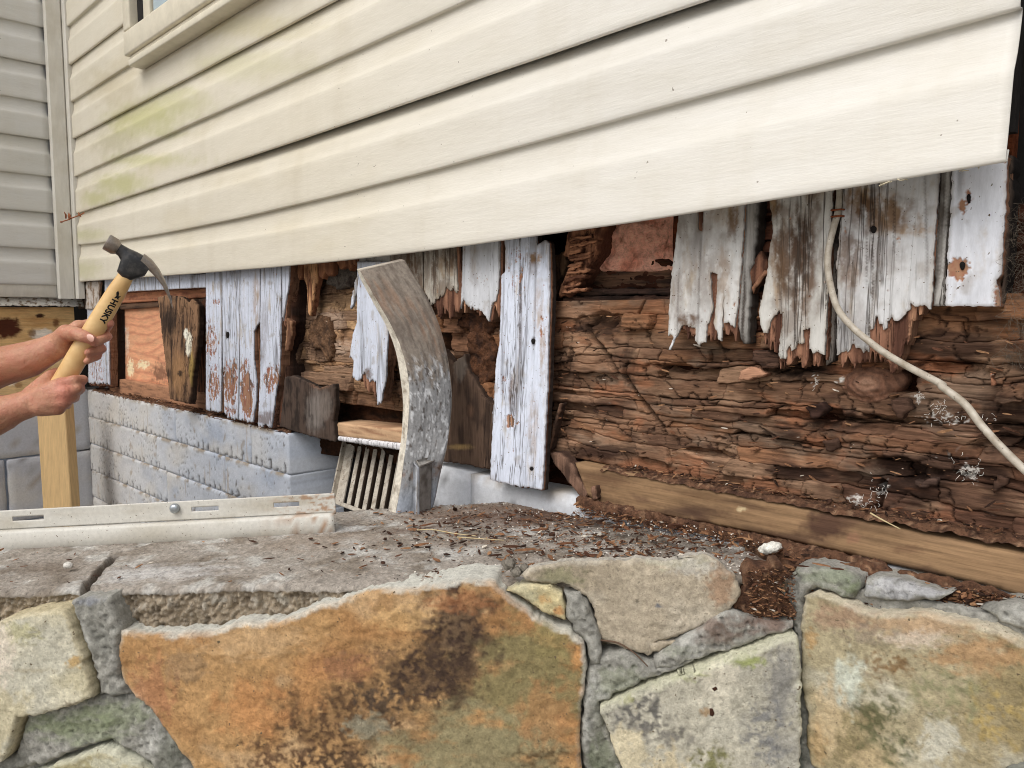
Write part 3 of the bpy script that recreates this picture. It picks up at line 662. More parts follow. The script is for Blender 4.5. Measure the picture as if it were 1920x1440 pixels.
wood_piece(zm(*Z4, [(360, 135), (392, 135), (384, 330), (362, 460), (354, 400)]), -.030, lin(128, 124, 118), lin(62, 56, 52), 59, .02, freq=(400, 9))
# the long board that still reaches down over the blocks, leaning out at its foot
plB = Plane(house(-.020).to3([house(-.020).px(950, 450)])[0], (1, 0, 0), (0, .055, 1))
B9 = zm(*Z4, [(385, 150), (400, 160), (446, 150), (450, 190), (455, 150), (520, 142), (524, 185), (560, 160), (578, 175), (578, 240), (580, 400), (574, 600), (572, 760), (566, 900), (556, 1100), (548, 1250), (500, 1240), (440, 1242), (400, 1222), (320, 1207), (326, 1060), (338, 900), (346, 700), (362, 620), (368, 420), (370, 318), (385, 300), (388, 220)])
b9 = painted_board(B9, seed=61, tone=P_BL, lean=plB, brown=[(960, 740, 6, 40, .8), (975, 600, 5, 70, .35), (1000, 500, 10, 20, .5)], ochre=[(1000, 484, 16, 10, .9), (1018, 660, 6, 60, .6), (1010, 580, 10, 50, .4), (1000, 800, 10, 60, .4)], peel=[(958, 790, 12, 14, .55), (968, 500, 14, 60, .3), (942, 720, 10, 20, .25), (1015, 610, 4, 40, .35)], dark=[(1000, 640, 4, 9, .9), (997, 878, 4, 4, 1), (975, 560, 2, 90, .8)], core_drop=.002, thick=.008, tooth=.003, edge=lin(52, 42, 36), label='long white board that still reaches down to the block foundation')
wood_piece(zm(*Z4, [(345, 690), (362, 640), (352, 800), (340, 980), (330, 1000), (335, 850)]), -.03, lin(170, 172, 180), lin(110, 100, 94), 62, .012)
plX = house(-.021)
# ---- right group (greyer)
B10 = zm(*Z5, [(95, 300), (187, 290), (192, 430), (213, 430), (226, 285), (440, 255), (432, 420), (420, 600), (405, 800), (386, 930), (365, 935), (352, 925), (330, 925), (328, 760), (322, 905), (316, 1030), (300, 1025), (292, 985), (275, 940), (290, 800), (296, 660), (258, 650), (262, 760), (272, 860), (250, 915), (240, 940), (232, 1028), (176, 1015), (180, 950), (165, 935), (140, 950), (118, 940), (85, 962), (72, 990), (50, 985), (35, 1000), (42, 800), (55, 640), (75, 480)])
painted_board(B10, -.022, tone=lin(204, 203, 200), seed=71, brown=[(1320, 520, 50, 60, .45), (1270, 560, 14, 60, .5), (1290, 600, 24, 14, .9), (1300, 470, 40, 90, .35), (1375, 420, 12, 30, .7), (1280, 430, 12, 30, .5), (1350, 480, 14, 60, .3)], ochre=[(1375, 405, 14, 30, .6), (1350, 400, 30, 20, .4), (1355, 520, 14, 60, .4)], core=zm(*Z5, [(95, 300), (440, 255), (420, 600), (395, 950), (390, 985), (330, 970), (300, 960), (240, 990), (180, 960), (120, 985), (90, 950), (60, 960), (55, 640), (75, 480)]))
wood_piece(zm(*Z5, [(442, 250), (505, 240), (490, 480), (470, 640), (455, 900), (446, 1032), (428, 1034), (415, 980), (398, 920), (415, 700), (430, 480)]), -.026, lin(150, 146, 140), lin(70, 62, 56), 72, .02, freq=(420, 7))
wood_piece(zm(*Z5, [(66, 985), (72, 990), (45, 1062), (34, 1060)]), -.016, lin(214, 214, 216), lin(170, 165, 160), 73, .002, jagamp=.001)
wood_piece(zm(*Z5, [(500, 560), (520, 540), (552, 590), (548, 660), (500, 715), (470, 720), (452, 680)]), -.030, lin(130, 82, 52), lin(78, 46, 30), 74, .02)
wood_piece(zm(*Z5, [(470, 730), (540, 640), (580, 640), (520, 700), (480, 760)]), -.026, lin(140, 92, 58), lin(70, 44, 28), 75, .008)
B11 = zm(*Z5, [(568, 235), (906, 180), (900, 400), (890, 520), (882, 720), (872, 900), (864, 1080), (840, 1072), (820, 1082), (780, 1080), (788, 975), (768, 962), (750, 968), (748, 1035), (720, 1030), (690, 1045), (666, 1040), (656, 1105), (620, 1100), (628, 980), (640, 895), (636, 860), (600, 882), (575, 900), (560, 955), (540, 955), (530, 930), (514, 870), (530, 780), (560, 650), (575, 520), (590, 430)])
painted_board(B11, -.022, tone=lin(200, 198, 192), seed=81, brown=[(1500, 500, 40, 110, .9), (1480, 600, 30, 40, .6), (1470, 480, 26, 80, .9), (1500, 460, 30, 70, .95), (1460, 400, 24, 24, .6), (1525, 380, 14, 60, .7), (1470, 570, 30, 20, .4), (1500, 590, 30, 50, .35)], dark=[(1502, 470, 26, 62, .55), (1480, 530, 20, 36, .4)], ochre=[(1460, 510, 14, 60, .6), (1450, 385, 14, 20, .8), (1530, 360, 20, 20, .4)], core=zm(*Z5, [(568, 235), (906, 180), (885, 700), (868, 1130), (820, 1140), (780, 1125), (740, 1150), (690, 1140), (650, 1150), (620, 1110), (545, 1060), (525, 930), (560, 650), (590, 430)]))
wood_piece(zm(*Z5, [(905, 180), (962, 170), (950, 420), (930, 600), (925, 900), (905, 1120), (868, 1146), (872, 900), (885, 600), (900, 400)]), -.030, lin(120, 112, 104), lin(52, 46, 42), 82, .02, freq=(420, 7))
B12 = zm(*Z5, [(968, 170), (1472, 90), (1458, 300), (1444, 500), (1436, 700), (1428, 830), (1380, 828), (1318, 820), (1314, 862), (1290, 880), (1252, 912), (1196, 926), (1192, 958), (1176, 958), (1168, 930), (1130, 928), (1102, 936), (1098, 1078), (1070, 1060), (1040, 1045), (1010, 1040), (985, 1066), (925, 1090), (930, 900), (932, 760), (926, 600), (945, 420)])
painted_board(B12, -.0215, tone=lin(202, 202, 202), seed=91, brown=[(1640, 400, 70, 40, .7), (1590, 480, 26, 60, .75), (1650, 480, 50, 40, .4), (1620, 390, 22, 30, .95), (1650, 400, 24, 30, .7), (1595, 460, 22, 20, .8), (1660, 420, 60, 20, .5), (1600, 380, 20, 30, .6), (1690, 380, 30, 16, .5), (1590, 560, 12, 40, .4), (1640, 470, 40, 20, .3), (1605, 600, 24, 50, .3)], ochre=[(1660, 400, 40, 40, .75), (1700, 430, 40, 14, .7), (1610, 370, 24, 24, .8), (1600, 520, 16, 24, .4), (1720, 420, 10, 20, .6)], dark=[(1636, 430, 6, 7, 1, .3), (1638, 405, 2, 18, .9, .3), (1636, 500, 2, 70, .8, .4), (1676, 420, 1.5, 60, .7, .4), (1625, 480, 1.5, 50, .7)], core=zm(*Z5, [(968, 170), (1472, 90), (1436, 700), (1430, 832), (1392, 836), (1380, 880), (1320, 900), (1310, 980), (1270, 1060), (1225, 1150), (1190, 1120), (1110, 1080), (1060, 1110), (1000, 1130), (930, 1145), (930, 800), (945, 420)]))
wood_piece(zm(*Z5, [(1474, 90), (1540, 80), (1524, 400), (1505, 640), (1500, 832), (1434, 834), (1442, 600), (1456, 300)]), -.024, lin(168, 164, 158), lin(84, 76, 68), 92, .02, freq=(420, 6))
B13 = zm(*Z5, [(1540, 80), (1830, 38), (1820, 300), (1806, 500), (1800, 660), (1770, 690), (1785, 760), (1788, 832), (1640, 830), (1502, 830), (1510, 640), (1526, 400)])
painted_board(B13, -.021, tone=lin(214, 216, 222), seed=95, brown=[(1900, 600, 10, 10, .2)], dark=[(1815, 440, 4, 4, .0)], peel=[(1796, 505, 22, 20, .95, .3), (1804, 385, 8, 14, .8, .3), (1815, 370, 4, 14, .9, .3), (1872, 560, 10, 30, .5, .5)], cracks=.8, core_drop=.001, tooth=0)
wood_piece(zm(*Z5, [(1832, 30), (1850, 28), (1836, 400), (1812, 700), (1806, 836), (1789, 836), (1803, 660), (1808, 500)]), -.030, lin(70, 56, 46), lin(30, 26, 24), 96, .03)

# old nail holes and the checks running from them
M_hole = surf('hole', (.01, .008, .007), .95, .2, 90, bump=0)
for (px, py, rx, ry) in [(1636, 430, 5.5, 7), (1000, 640, 3.5, 5), (997, 879, 3.5, 3.5), (425, 628, 2, 6), (1815, 372, 3.5, 9), (1803, 498, 5, 8)]:
    pl = house(-.0185) if px > 1100 or px < 900 else plB; t_ = np.linspace(0, 2 * math.pi, 14)[:-1]; c0 = pl.px(px, py)
    ex_, ey_ = pl.px(px + rx, py) - c0, pl.px(px, py - ry) - c0; o_ = np.array([c0 + ex_ * math.cos(a) * (1 + .15 * math.sin(3 * a)) + ey_ * math.sin(a) for a in t_])
    slab('nail_hole', pl, o_, .003, .0006 if pl is plB else -.0018, lambda V, d: np.full((len(V), 3), .01), M_hole, boards, .0015, 0, rings=1)

# ================================================================== ROTTEN BEAMS
M_rot = surf('cubical_rot_wood', None, .92, .40, 260, (.14, 1, 1.6), .8, .0014, .12, rand=.10, sat=.86, val=.93, streak=(80, (.05, 1, 1), tuple(lin(44, 28, 20)), .8), grit=.18)
M_back = surf('cavity_wood', None, .95, .5, 120, (.3, 1, 1), 1., .006, .1)
def backing(name, pl, poly, c1, c2, parent, seed, amp=.006):
    def hf(V): return amp * fbm(V[:, 0] * 30, V[:, 1] * 60, seed) + amp * .6 * fbm(V[:, 0] * 90, V[:, 1] * 160, seed + 1)
    return slab(name, pl, resample(pl.poly(poly), .02), .005, hf, lambda V, d: mixc(np.broadcast_to(c1, (len(V), 3)), c2, sm(fbm(V[:, 0] * 20, V[:, 1] * 50, seed + 2), -.2, .4)), M_back, parent, .02, 0, seed=seed)
def seg_dist(V, a, b):
    ab = b - a; t = np.clip(((V - a) @ ab) / (ab @ ab), 0, 1); return np.linalg.norm(V - a - t[..., None] * ab, axis=-1), t
def rot_field(parent, pl, u0, u1, zb, zt, rows, mean, seed, colf, depth=.03, skip=.006, slope=0., res=.0016, grooves=(), vlow=.017, stag=.0045, name='wood_chunk', holes=(), cav=()):
    r = np.random.default_rng(seed)
    cum = np.concatenate([[0], np.cumsum(r.uniform(.35, 1.9, rows))]); cum /= cum[-1]
    def zrow(j, u):
        b, t = zb(u), zt(u); z = b + (t - b) * cum[j]
        if 0 < j < rows: z = z + .010 * fbm(u * 6, u * 0 + j * .35, seed + 3, 3) + .0042 * fbm(u * 16, u * 0 + j * 2.7, seed + j, 3) + .0026 * fbm(u * 60, u * 0 + j, seed + 40, 3)
        return z + slope * (u - (u0 + u1) / 2)
    n = 0
    for j in range(rows):
        u = u0 - r.uniform(0, mean); sh0 = 0.
        while u < u1:
            L = float(np.clip(r.lognormal(math.log(mean), .55), .012, mean * 3.2)); a, b = max(u, u0), min(u + L, u1); u += L
            if b - a < .006 or r.uniform() < skip: continue
            um = np.array([(a + b) / 2]); zm_ = float(zrow(j, um)[0] + zrow(j + 1, um)[0]) / 2
            if any(abs(um[0] - hx) < rx and abs(zm_ - hz) < rz for hx, hz, rx, rz in holes): continue
            hgt = float(zrow(j + 1, um)[0] - zrow(j, um)[0])
            if hgt < .0025: continue
            nu = max(5, int((b - a) / res)); nz = max(5, int(hgt / (res * .75)))
            gap = .0001 + .0011 * r.uniform() ** 4; g2 = .0009 * r.uniform() ** 5
            s = np.linspace(0, 1, nu); t = np.linspace(0, 1, nz); S, T = np.meshgrid(s, t)
            jl = .005 * fbm(T[:, 0] * 2.2 + a * 31, T[:, 0] * 0 + j, seed + 9, 3) + sh0 * (T[:, 0] - .5); sh0 = r.normal(0, .005); jr = .005 * fbm(T[:, 0] * 2.2 + b * 31, T[:, 0] * 0 + j, seed + 9, 3) + sh0 * (T[:, 0] - .5)
            A = a + gap + jl; B = b - gap + jr; Uu = A[:, None] + S * (B - A)[:, None]
            Zz = zrow(j, Uu) + g2 + T * (zrow(j + 1, Uu) - zrow(j, Uu) - 2 * g2)
            rough0 = .5 if seed == 5 else 1.; d0 = vlow * fbm(um * 7, np.array([zm_ * 18]), seed + 1)[0] + vlow * .7 * fbm(um * 5, np.array([j * 1.7]), seed + 77)[0] + stag * r.normal() * .55 * rough0 - (.009 if r.uniform() < .05 else 0)
            rough = float(np.clip(.35 + 1.3 * fbm(um * 5, np.array([zm_ * 9]), seed + 90)[0] + .55 * sm(um[0], 2.2, 2.45) + .4 * (hgt < .009), .12, 1.4)) if seed == 5 else 1.; tx, tz = r.normal(0, .05) * rough, r.normal(0, .17) * rough
            h = d0 + tx * (Uu - um[0]) + tz * (Zz - zm_)
            grn = .0016 * fbm(Uu * 14 + .3 * j, Zz * 300, seed + 2, 3) + .0016 * fbm(Uu * 30, Zz * 90, seed + 3, 3)
            for (cx_, cz_, rx_, rz_, dp) in cav: h = h - dp * sm(np.hypot((Uu - cx_) / rx_, (Zz - cz_) / rz_) + .7 * fbm(Uu * 38, Zz * 60, seed + 14, 3), 1.1, .45)
            de = np.minimum(np.minimum(S, 1 - S) * (b - a), np.minimum(T, 1 - T) * hgt); rr = min(.0011, hgt * .2) * (1 + .6 * fbm(Uu * 140, Zz * 140, seed + 5, 2))
            q = np.clip(1 - de / np.maximum(rr, 1e-4), 0, 1); h = h + grn - np.maximum(rr, 0) * .8 * (1 - np.sqrt(1 - q * q))
            # hairline cross checks
            ckn = np.abs(pn(Uu * 42 + .6 * fbm(Uu * 60, Zz * 60, seed + 6), Zz * 26, seed + 7)); ck = sm(ckn, .075, 0) * (pn(Uu * 12, Zz * 26, seed + 8) > -.02); h = h - .0030 * ck
            dark = ck
            for (p, q_, w, dp) in grooves:
                dd, tt = seg_dist(np.stack([Uu, Zz], -1), p, q_); dd = dd + .0025 * fbm(Uu * 60, Zz * 60, seed + 12); gq = sm(dd, w, w * .2); h = h - dp * gq; dark = np.maximum(dark, gq * .7)
            V2 = np.stack([Uu.ravel(), Zz.ravel()], 1); C = colf(V2, r, n).reshape(nz, nu, 3)
            C = mixc(C, lin(44, 28, 20), dark * .8)
            # wrap the sides back
            pad = lambda X: np.pad(X, ((1, 1), (1, 1)), mode='edge')
            Up, Zp, hp = pad(Uu), pad(Zz), pad(h); hp[0] -= depth; hp[-1] -= depth; hp[1:-1, 0] -= depth; hp[1:-1, -1] -= depth
            Cp = np.pad(C, ((1, 1), (1, 1), (0, 0)), mode='edge') * 1.0
            P = pl.to3(np.stack([Up.ravel(), Zp.ravel()], 1), hp.ravel()).reshape(nz + 2, nu + 2, 3)
            o = grid(name, P, M_rot, parent, Cp); n += 1
    return n
RB = lin(120, 85, 58); RB2 = lin(84, 57, 41); RB3 = lin(150, 115, 84); RB4 = lin(144, 93, 50); RBD = lin(58, 36, 27); GRY = lin(126, 108, 92); WHT = lin(226, 222, 214)
VB = -.046; PB = house(VB)
beam = thing('rotten_beam', 'long brown sill beam split into cubical rotten chunks below the grey boards', 'beam', (2.2, .05, 1.06))
def main_col(V, r, n):
    a, b = V[:, 0], V[:, 1]
    base = mixc(RB, [RB, RB, RB2, RB3, RB3, RB4][r.integers(0, 6)], np.array(.6)) * r.uniform(.92, 1.1)
    c = np.broadcast_to(base, (len(V), 3)).copy()
    c = mixc(c, RB4 * 1.05, .75 * sm(b + .012 * fbm(a * 30, b * 30, 3), 1.205, 1.245))                 # orange upper layers
    c = mixc(c, lin(104, 66, 47), .6 * sm(a, 2.2, 2.4) * sm(b, 1.2, 1.1))
    c = mixc(c, RB2, .7 * sm(fbm(a * 18, b * 40, 5), 0, .45)); c = mixc(c, RB3, .6 * sm(fbm(a * 25 + 4, b * 60, 6), .05, .45))
    c = mixc(c, RBD, .75 * sm(fbm(a * 12, b * 30, 7), .22, .5)); f = fbm(a * 10, b * 260, 9, 3); c = mixc(c, c * .5, sm(f, .05, .5)); c = mixc(c, np.minimum(c * 1.5, 1), sm(f, -.1, -.5) * .6)
    c = mixc(c, lin(164, 122, 88), .7 * sm(a, 2.15, 1.95) * sm(fbm(a * 14, b * 50, 19), -.2, .3))
    lowf = fbm(a * 7, b * 16, 207, 5, .6); c = mixc(c, lin(54, 36, 28), .8 * sm(lowf, .16, .34)); c = mixc(c, lin(128, 106, 86), .55 * sm(fbm(a * 8 + 9, b * 20, 208, 5, .6), .15, .35)); c = mixc(c, lin(160, 94, 46), .6 * sm(fbm(a * 9 - 4, b * 22, 209, 5, .6), .14, .34))
    c = mixc(c, lin(48, 33, 26), bw(PB, V, [(1110, 612, 40, 18, .8), (1180, 690, 16, 40, .6), (1500, 690, 70, 20, .8), (1560, 790, 60, 26, .7), (1700, 890, 60, 30, .6), (1880, 800, 50, 60, .7), (1120, 845, 80, 12, .7), (1060, 700, 20, 60, .4), (1480, 815, 40, 20, .5)], 231, .8))
    fw = bw(PB, V, [(1605, 940, 24, 12, 1), (1652, 918, 16, 22, .9), (1815, 885, 24, 22, 1), (1780, 785, 60, 14, .9), (1722, 745, 14, 12, .8), (1578, 712, 12, 8, .8), (1530, 712, 10, 12, .7), (1700, 700, 30, 8, .6), (1800, 850, 60, 14, .6)], 171, .7)
    c = mixc(c, WHT, .85 * sm(fbm(a * 170, b * 170, 175, 4, .7) + fw * .62, .55, .75))
    return blobs(PB, c, V, [(1140, 760, 50, 20, lin(70, 48, 38), .5, .8), (1120, 850, 50, 16, lin(66, 44, 34), .7, .8), (1060, 800, 26, 26, RB2, .5), (1800, 650, 80, 30, RB2, .6, .8), (1870, 760, 60, 40, RBD, .5, .8), (1240, 580, 60, 20, RB4, .5)], 61, .8)
cut = (PB.px(1098, 612), PB.px(1249, 812)); cut2 = (PB.px(1655, 905), PB.px(1642, 962))
kn = PB.px(1630, 718)
ztop_m = lambda u: 1.268 + .0 * u
zbot_m = lambda u: 1.061 + .002 * np.sin(u * 20)
u_l = PB.px(1028, 700)[0]
print('chunks', rot_field(beam, PB, u_l, 2.60, zbot_m, ztop_m, 16, .070, 5, main_col, grooves=[(cut[0], cut[1], .0042, .014), (cut2[0], cut2[1], .004, .014)], holes=[(kn[0], kn[1], .018, .013)], cav=[(*PB.px(x_, y_), rx_, rz_, dp_) for x_, y_, rx_, rz_, dp_ in [(1125, 600, .030, .012, .016), (1480, 685, .035, .010, .018), (1555, 780, .030, .012, .018), (1690, 880, .030, .012, .020), (1790, 690, .030, .008, .018), (1260, 690, .030, .006, .014), (1880, 830, .025, .016, .022), (1430, 612, .03, .008, .016), (1640, 800, .02, .010, .014), (1330, 850, .03, .005, .012)]]))
backing('beam_core', house(-.075), [(1010, 520), (2060, 360), (2060, 1120), (1010, 900)], lin(70, 42, 30), lin(36, 22, 16), beam, 71)
def knot_h(V): q = (V - kn) / np.array([.03, .020]); r_ = np.hypot(q[:, 0], q[:, 1]); return .008 * (1 - r_ ** 2) + .0010 * np.sin(r_ * 22 + 5 * fbm(q[:, 0] * 2, q[:, 1] * 2, 4)) + .0035 * fbm(V[:, 0] * 110, V[:, 1] * 110, 5)
def knot_c(V, d): q = (V - kn) / np.array([.03, .020]); r_ = np.hypot(q[:, 0], q[:, 1]); return mixc(mixc(np.broadcast_to(lin(118, 78, 54), (len(V), 3)), lin(70, 48, 36), .6 * sm(np.sin(r_ * 22 + 5 * fbm(q[:, 0] * 2, q[:, 1] * 2, 4)), .0, .9)), lin(160, 120, 92), sm(r_, .5, .1) * .6)
th = np.linspace(0, 2 * math.pi, 60)[:-1]
slab('knot', PB, kn + np.stack([.030 * np.cos(th), .0195 * np.sin(th)], 1) * (1 + .07 * np.sin(3 * th))[:, None], .0018, knot_h, knot_c, M_wood, beam, .02, .004, label='round knot in the rotten wood')
# layers and shelf over the left end of the beam
wood_piece(zm(*Z4, [(690, 376), (1112, 372), (1112, 404), (900, 402), (680, 408)]), -.056, lin(64, 44, 34), lin(34, 24, 20), 102, .03, 'beam_layer', beam, 'h')
wood_piece(zm(*Z4, [(640, 412), (900, 405), (1112, 408), (1112, 446), (800, 450), (640, 452)]), -.050, lin(74, 48, 34), lin(38, 26, 20), 103, .03, 'beam_layer', beam, 'h')
wood_piece(zm(*Z4, [(740, 290), (800, 268), (1112, 282), (1112, 374), (720, 374)]), -.074, lin(98, 66, 42), lin(52, 36, 26), 104, .05, 'beam_layer', beam, 'h')
wood_piece(zm(*Z6, [(380, 190), (400, 140), (470, 125), (520, 165), (500, 180), (430, 195)]), -.030, lin(168, 116, 80), lin(120, 78, 50), 105, .012, 'flake', beam, 'h', .0015)
for i, (q, c) in enumerate([([(1140, 300), (1180, 280), (1230, 290), (1250, 330), (1200, 390), (1170, 380)], RB2), ([(800, 500), (880, 480), (885, 530), (840, 560), (815, 545)], RB2), ([(720, 330), (790, 310), (830, 330), (800, 380), (740, 380)], RBD), ([(1260, 700), (1380, 690), (1370, 720), (1290, 735)], lin(90, 66, 54)), ([(1640, 160), (1655, 150), (1668, 220), (1650, 225)], lin(150, 92, 52)), ([(1680, 670), (1740, 690), (1700, 730), (1650, 760)], RB2), ([(460, 40), (600, 70), (590, 130), (500, 140), (450, 90)], RB2)]):
    wood_piece(zm(*Z6, q), -.034 - .004 * (i % 2), c, c * .55, 110 + i, .014, 'flake', beam, 'h', .003, .004)
# leaning broken strut in front of the left end of the beam
wood_piece(zm(*Z4, [(578, 1090), (620, 1088), (680, 1150), (700, 1200), (752, 1270), (730, 1295), (700, 1270), (650, 1200), (600, 1140)]), -.024, lin(122, 88, 66), lin(70, 48, 36), 120, .016, 'broken_strut', beam)
wood_piece(zm(*Z4, [(760, 1240), (775, 1236), (780, 1295), (765, 1300)]), -.012, lin(130, 92, 68), lin(76, 52, 38), 121, .01, 'broken_strut', beam)
wood_piece(zm(*Z4, [(620, 880), (632, 870), (600, 1000), (580, 1080), (572, 1070), (590, 980)]), -.028, lin(110, 78, 56), lin(60, 42, 32), 122, .01, 'broken_strut', beam)
# splintered stub and the pink wool beside it
wood_piece(zm(*Z4, [(672, 80), (812, 60), (806, 130), (792, 180), (770, 240), (740, 290), (718, 330), (662, 412), (640, 405), (616, 416), (630, 360), (652, 310), (680, 260), (640, 225), (648, 170)]), -.044, lin(166, 104, 58), lin(88, 48, 26), 130, .03, 'splintered_stub', beam, freq=(240, 40), amp=.006, label='splintered orange stub hanging beside the pink wool')
wood_piece(zm(*Z4, [(588, 240), (640, 210), (650, 270), (622, 330), (608, 400), (586, 380)]), -.058, lin(128, 92, 58), lin(76, 52, 34), 131, .02, 'splintered_stub', beam)
for i in range(13):
    y = 150 + i * 19 + 5 * math.sin(i * 2.3); e_ = 30 * math.sin(i * 1.7); x_ = 8 * math.sin(i * 3.1) - (i > 5) * (i - 5) * 4; wood_piece(zm(*Z4, [(664 + x_, y + 4), (758 - i * 4 + e_, y - 14), (752 - i * 4 + e_, y + 2), (660 + x_, y + 17)]), -.036 - .001 * (i % 3), lin(176, 112, 64), lin(96, 54, 30), 132 + i, .012, 'splintered_stub', beam, 'h', .0016, .004)
M_wool = surf('pink_wool', None, 1., .4, 160, (1, 1, 1), 1., .006, .05)
plw = house(-.072)
def wool_h(V): return .016 * fbm(V[:, 0] * 22, V[:, 1] * 22, 3) + .006 * fbm(V[:, 0] * 90, V[:, 1] * 90, 4, 5, .65)
wool = slab('insulation', plw, resample(plw.poly(zm(*Z4, [(760, 20), (1150, -20), (1150, 300), (740, 300)])), .01), .003, wool_h, lambda V, d: mixc(mixc(np.broadcast_to(lin(250, 188, 162), (len(V), 3)), lin(226, 150, 124), sm(fbm(V[:, 0] * 30, V[:, 1] * 30, 8), -.1, .4)), lin(150, 86, 68), .7 * sm(fbm(V[:, 0] * 60, V[:, 1] * 60, 9), .25, .5)), M_wool, None, .03, .006)
tag(wool, 'pink glass wool insulation bulging in the gap under the siding', 'insulation')
# brown wood behind the boards at the right, seen through the gaps
bk = backing('beam_core', house(-.060), [(1262, 330), (1900, 200), (1888, 620), (1262, 620)], lin(104, 56, 34), lin(48, 28, 20), beam, 72, .008)
for i in range(7):
    xa = 1412 + (i % 2) * 8; ya_ = 375 + i * 42; wood_piece([(xa, ya_), (xa + 34, ya_ - 6), (xa + 30, ya_ + 30), (xa - 4, ya_ + 36)], -.052, lin(128, 72, 42), lin(60, 34, 22), 140 + i, .015, 'flake', beam, 'h', .003, .004)

# ---- new tan sill board under the beam
PS = house(-.024); M_sill = surf('old_sill_timber', None, .8, .3, 200, (.07, 1, 1.5), .5, .001, .2, sat=.86, val=.92, streak=(55, (.045, 1, 1), tuple(lin(92, 66, 42)), .7), grit=.12)
sill = thing('sill_board', 'tan wooden sill board lying under the rotten beam', 'board', (2.3, 0, 1.03))
so = PS.poly([(1076, 868), (1160, 884), (1240, 900), (1442, 940), (1705, 996), (1862, 1028), (2060, 1066), (2060, 1160), (1920, 1120), (1840, 1096), (1690, 1064), (1525, 1024), (1401, 996), (1240, 966), (1150, 962), (1100, 930)])
def sill_c(V, d):
    a, b = V[:, 0], V[:, 1]; c = mixc(np.broadcast_to(lin(152, 116, 74), (len(V), 3)), lin(108, 79, 50), sm(fbm(a * 7, b * 110, 3), -.1, .45))
    c = mixc(c, lin(170, 132, 86), .5 * sm(a, 2.25, 2.45)); c = mixc(c, lin(96, 66, 46), .8 * sm(fbm(a * 16, b * 40, 8, 5), .1, .4) * sm(b, 1.062, 1.036))
    return blobs(PS, c, V, [(1545, 985, 40, 28, lin(82, 54, 38), .95, .5), (1575, 970, 50, 20, lin(92, 62, 42), .8, .6), (1130, 900, 50, 20, lin(110, 78, 48), .7, .7), (1600, 1010, 14, 10, lin(150, 104, 70), .8), (1320, 930, 60, 10, lin(120, 88, 52), .5), (1290, 960, 70, 12, lin(86, 60, 42), .8, .7), (1480, 1010, 60, 14, lin(92, 64, 44), .8, .7), (1700, 1030, 30, 8, lin(120, 84, 54), .6), (1390, 955, 8, 3, lin(214, 190, 140), .9)], 33, .5)
slab('sill_plank', PS, resample(so, .006), .003, lambda V: .0012 * fbm(V[:, 0] * 20, V[:, 1] * 60, 5) + .0006 * fbm(V[:, 0] * 30, V[:, 1] * 400, 6), sill_c, M_sill, sill, .05, .0025)
X, Y = np.meshgrid(np.linspace(2.02, 2.6, 260), np.linspace(.022, .06, 18))
grid('sill_plank_dirt', np.stack([X, Y, 1.0605 + .002 + .004 * fbm(X * 40, Y * 40, 4) + .003 * fbm(X * 140, Y * 140, 5) - .004 * sm(Y, .03, .022)], -1), M_soil, sill, soil_col(X.ravel(), Y.ravel(), 13))['kind'] = 'stuff'

# ---- rim wood in the middle cavity
PR = house(-.070)
rim = thing('rotten_rim_joist', 'tan and brown rotten joist behind the gap left of the bent board', 'joist', (1.45, .07, 1.06))
ua, ub = PR.px(536, 700)[0], PR.px(760, 700)[0]
def rim_col(V, r, n):
    a, b = V[:, 0], V[:, 1]; base = [TAN, lin(168, 124, 80), lin(178, 134, 88), RB3][r.integers(0, 4)] * r.uniform(.85, 1.1); c = np.broadcast_to(base, (len(V), 3)).copy()
    c = mixc(c, lin(120, 84, 58), .8 * sm(b, 1.15, 1.10)); c = mixc(c, RB2, .7 * sm(fbm(a * 18, b * 30, 5), .1, .45)); c = mixc(c, c * .6, sm(fbm(a * 20, b * 500, 9, 3), .05, .5))
    return blobs(PR, c, V, [(600, 640, 20, 40, lin(98, 72, 52), .95, .4), (585, 600, 14, 24, lin(98, 72, 52), .9, .4), (620, 600, 26, 20, lin(200, 168, 140), .7, .6), (640, 650, 20, 14, lin(206, 176, 150), .6), (560, 690, 24, 30, lin(86, 64, 50), .8), (610, 540, 50, 40, lin(84, 60, 44), .8, .7), (560, 540, 20, 40, lin(64, 46, 36), .8)], 91)
print('rim', rot_field(rim, PR, ua, ub, lambda u: 1.085 + 0 * u, lambda u: 1.345 + 0 * u, 12, .075, 15, rim_col, skip=.01, vlow=.012, stag=.003))
backing('joist_core', house(-.098), [(520, 470), (960, 430), (960, 900), (520, 840)], lin(70, 46, 32), lin(34, 24, 18), rim, 73)
ua2, ub2 = house(-.055).px(800, 700)[0], house(-.055).px(945, 700)[0]
def rim_col2(V, r, n):
    a, b = V[:, 0], V[:, 1]; base = [RB, RB4, RB3, lin(150, 102, 66)][r.integers(0, 4)] * r.uniform(.8, 1.1); c = np.broadcast_to(base, (len(V), 3)).copy()
    c = mixc(c, RBD, .7 * sm(fbm(a * 24, b * 40, 6), .0, .4)); return mixc(c, c * .6, sm(fbm(a * 20, b * 500, 9, 3), .05, .5))
rot_field(rim, house(-.055), ua2, ub2, lambda u: 1.06 + 0 * u, lambda u: 1.30 + 0 * u, 15, .04, 25, rim_col2, skip=.03, vlow=.014, stag=.006)
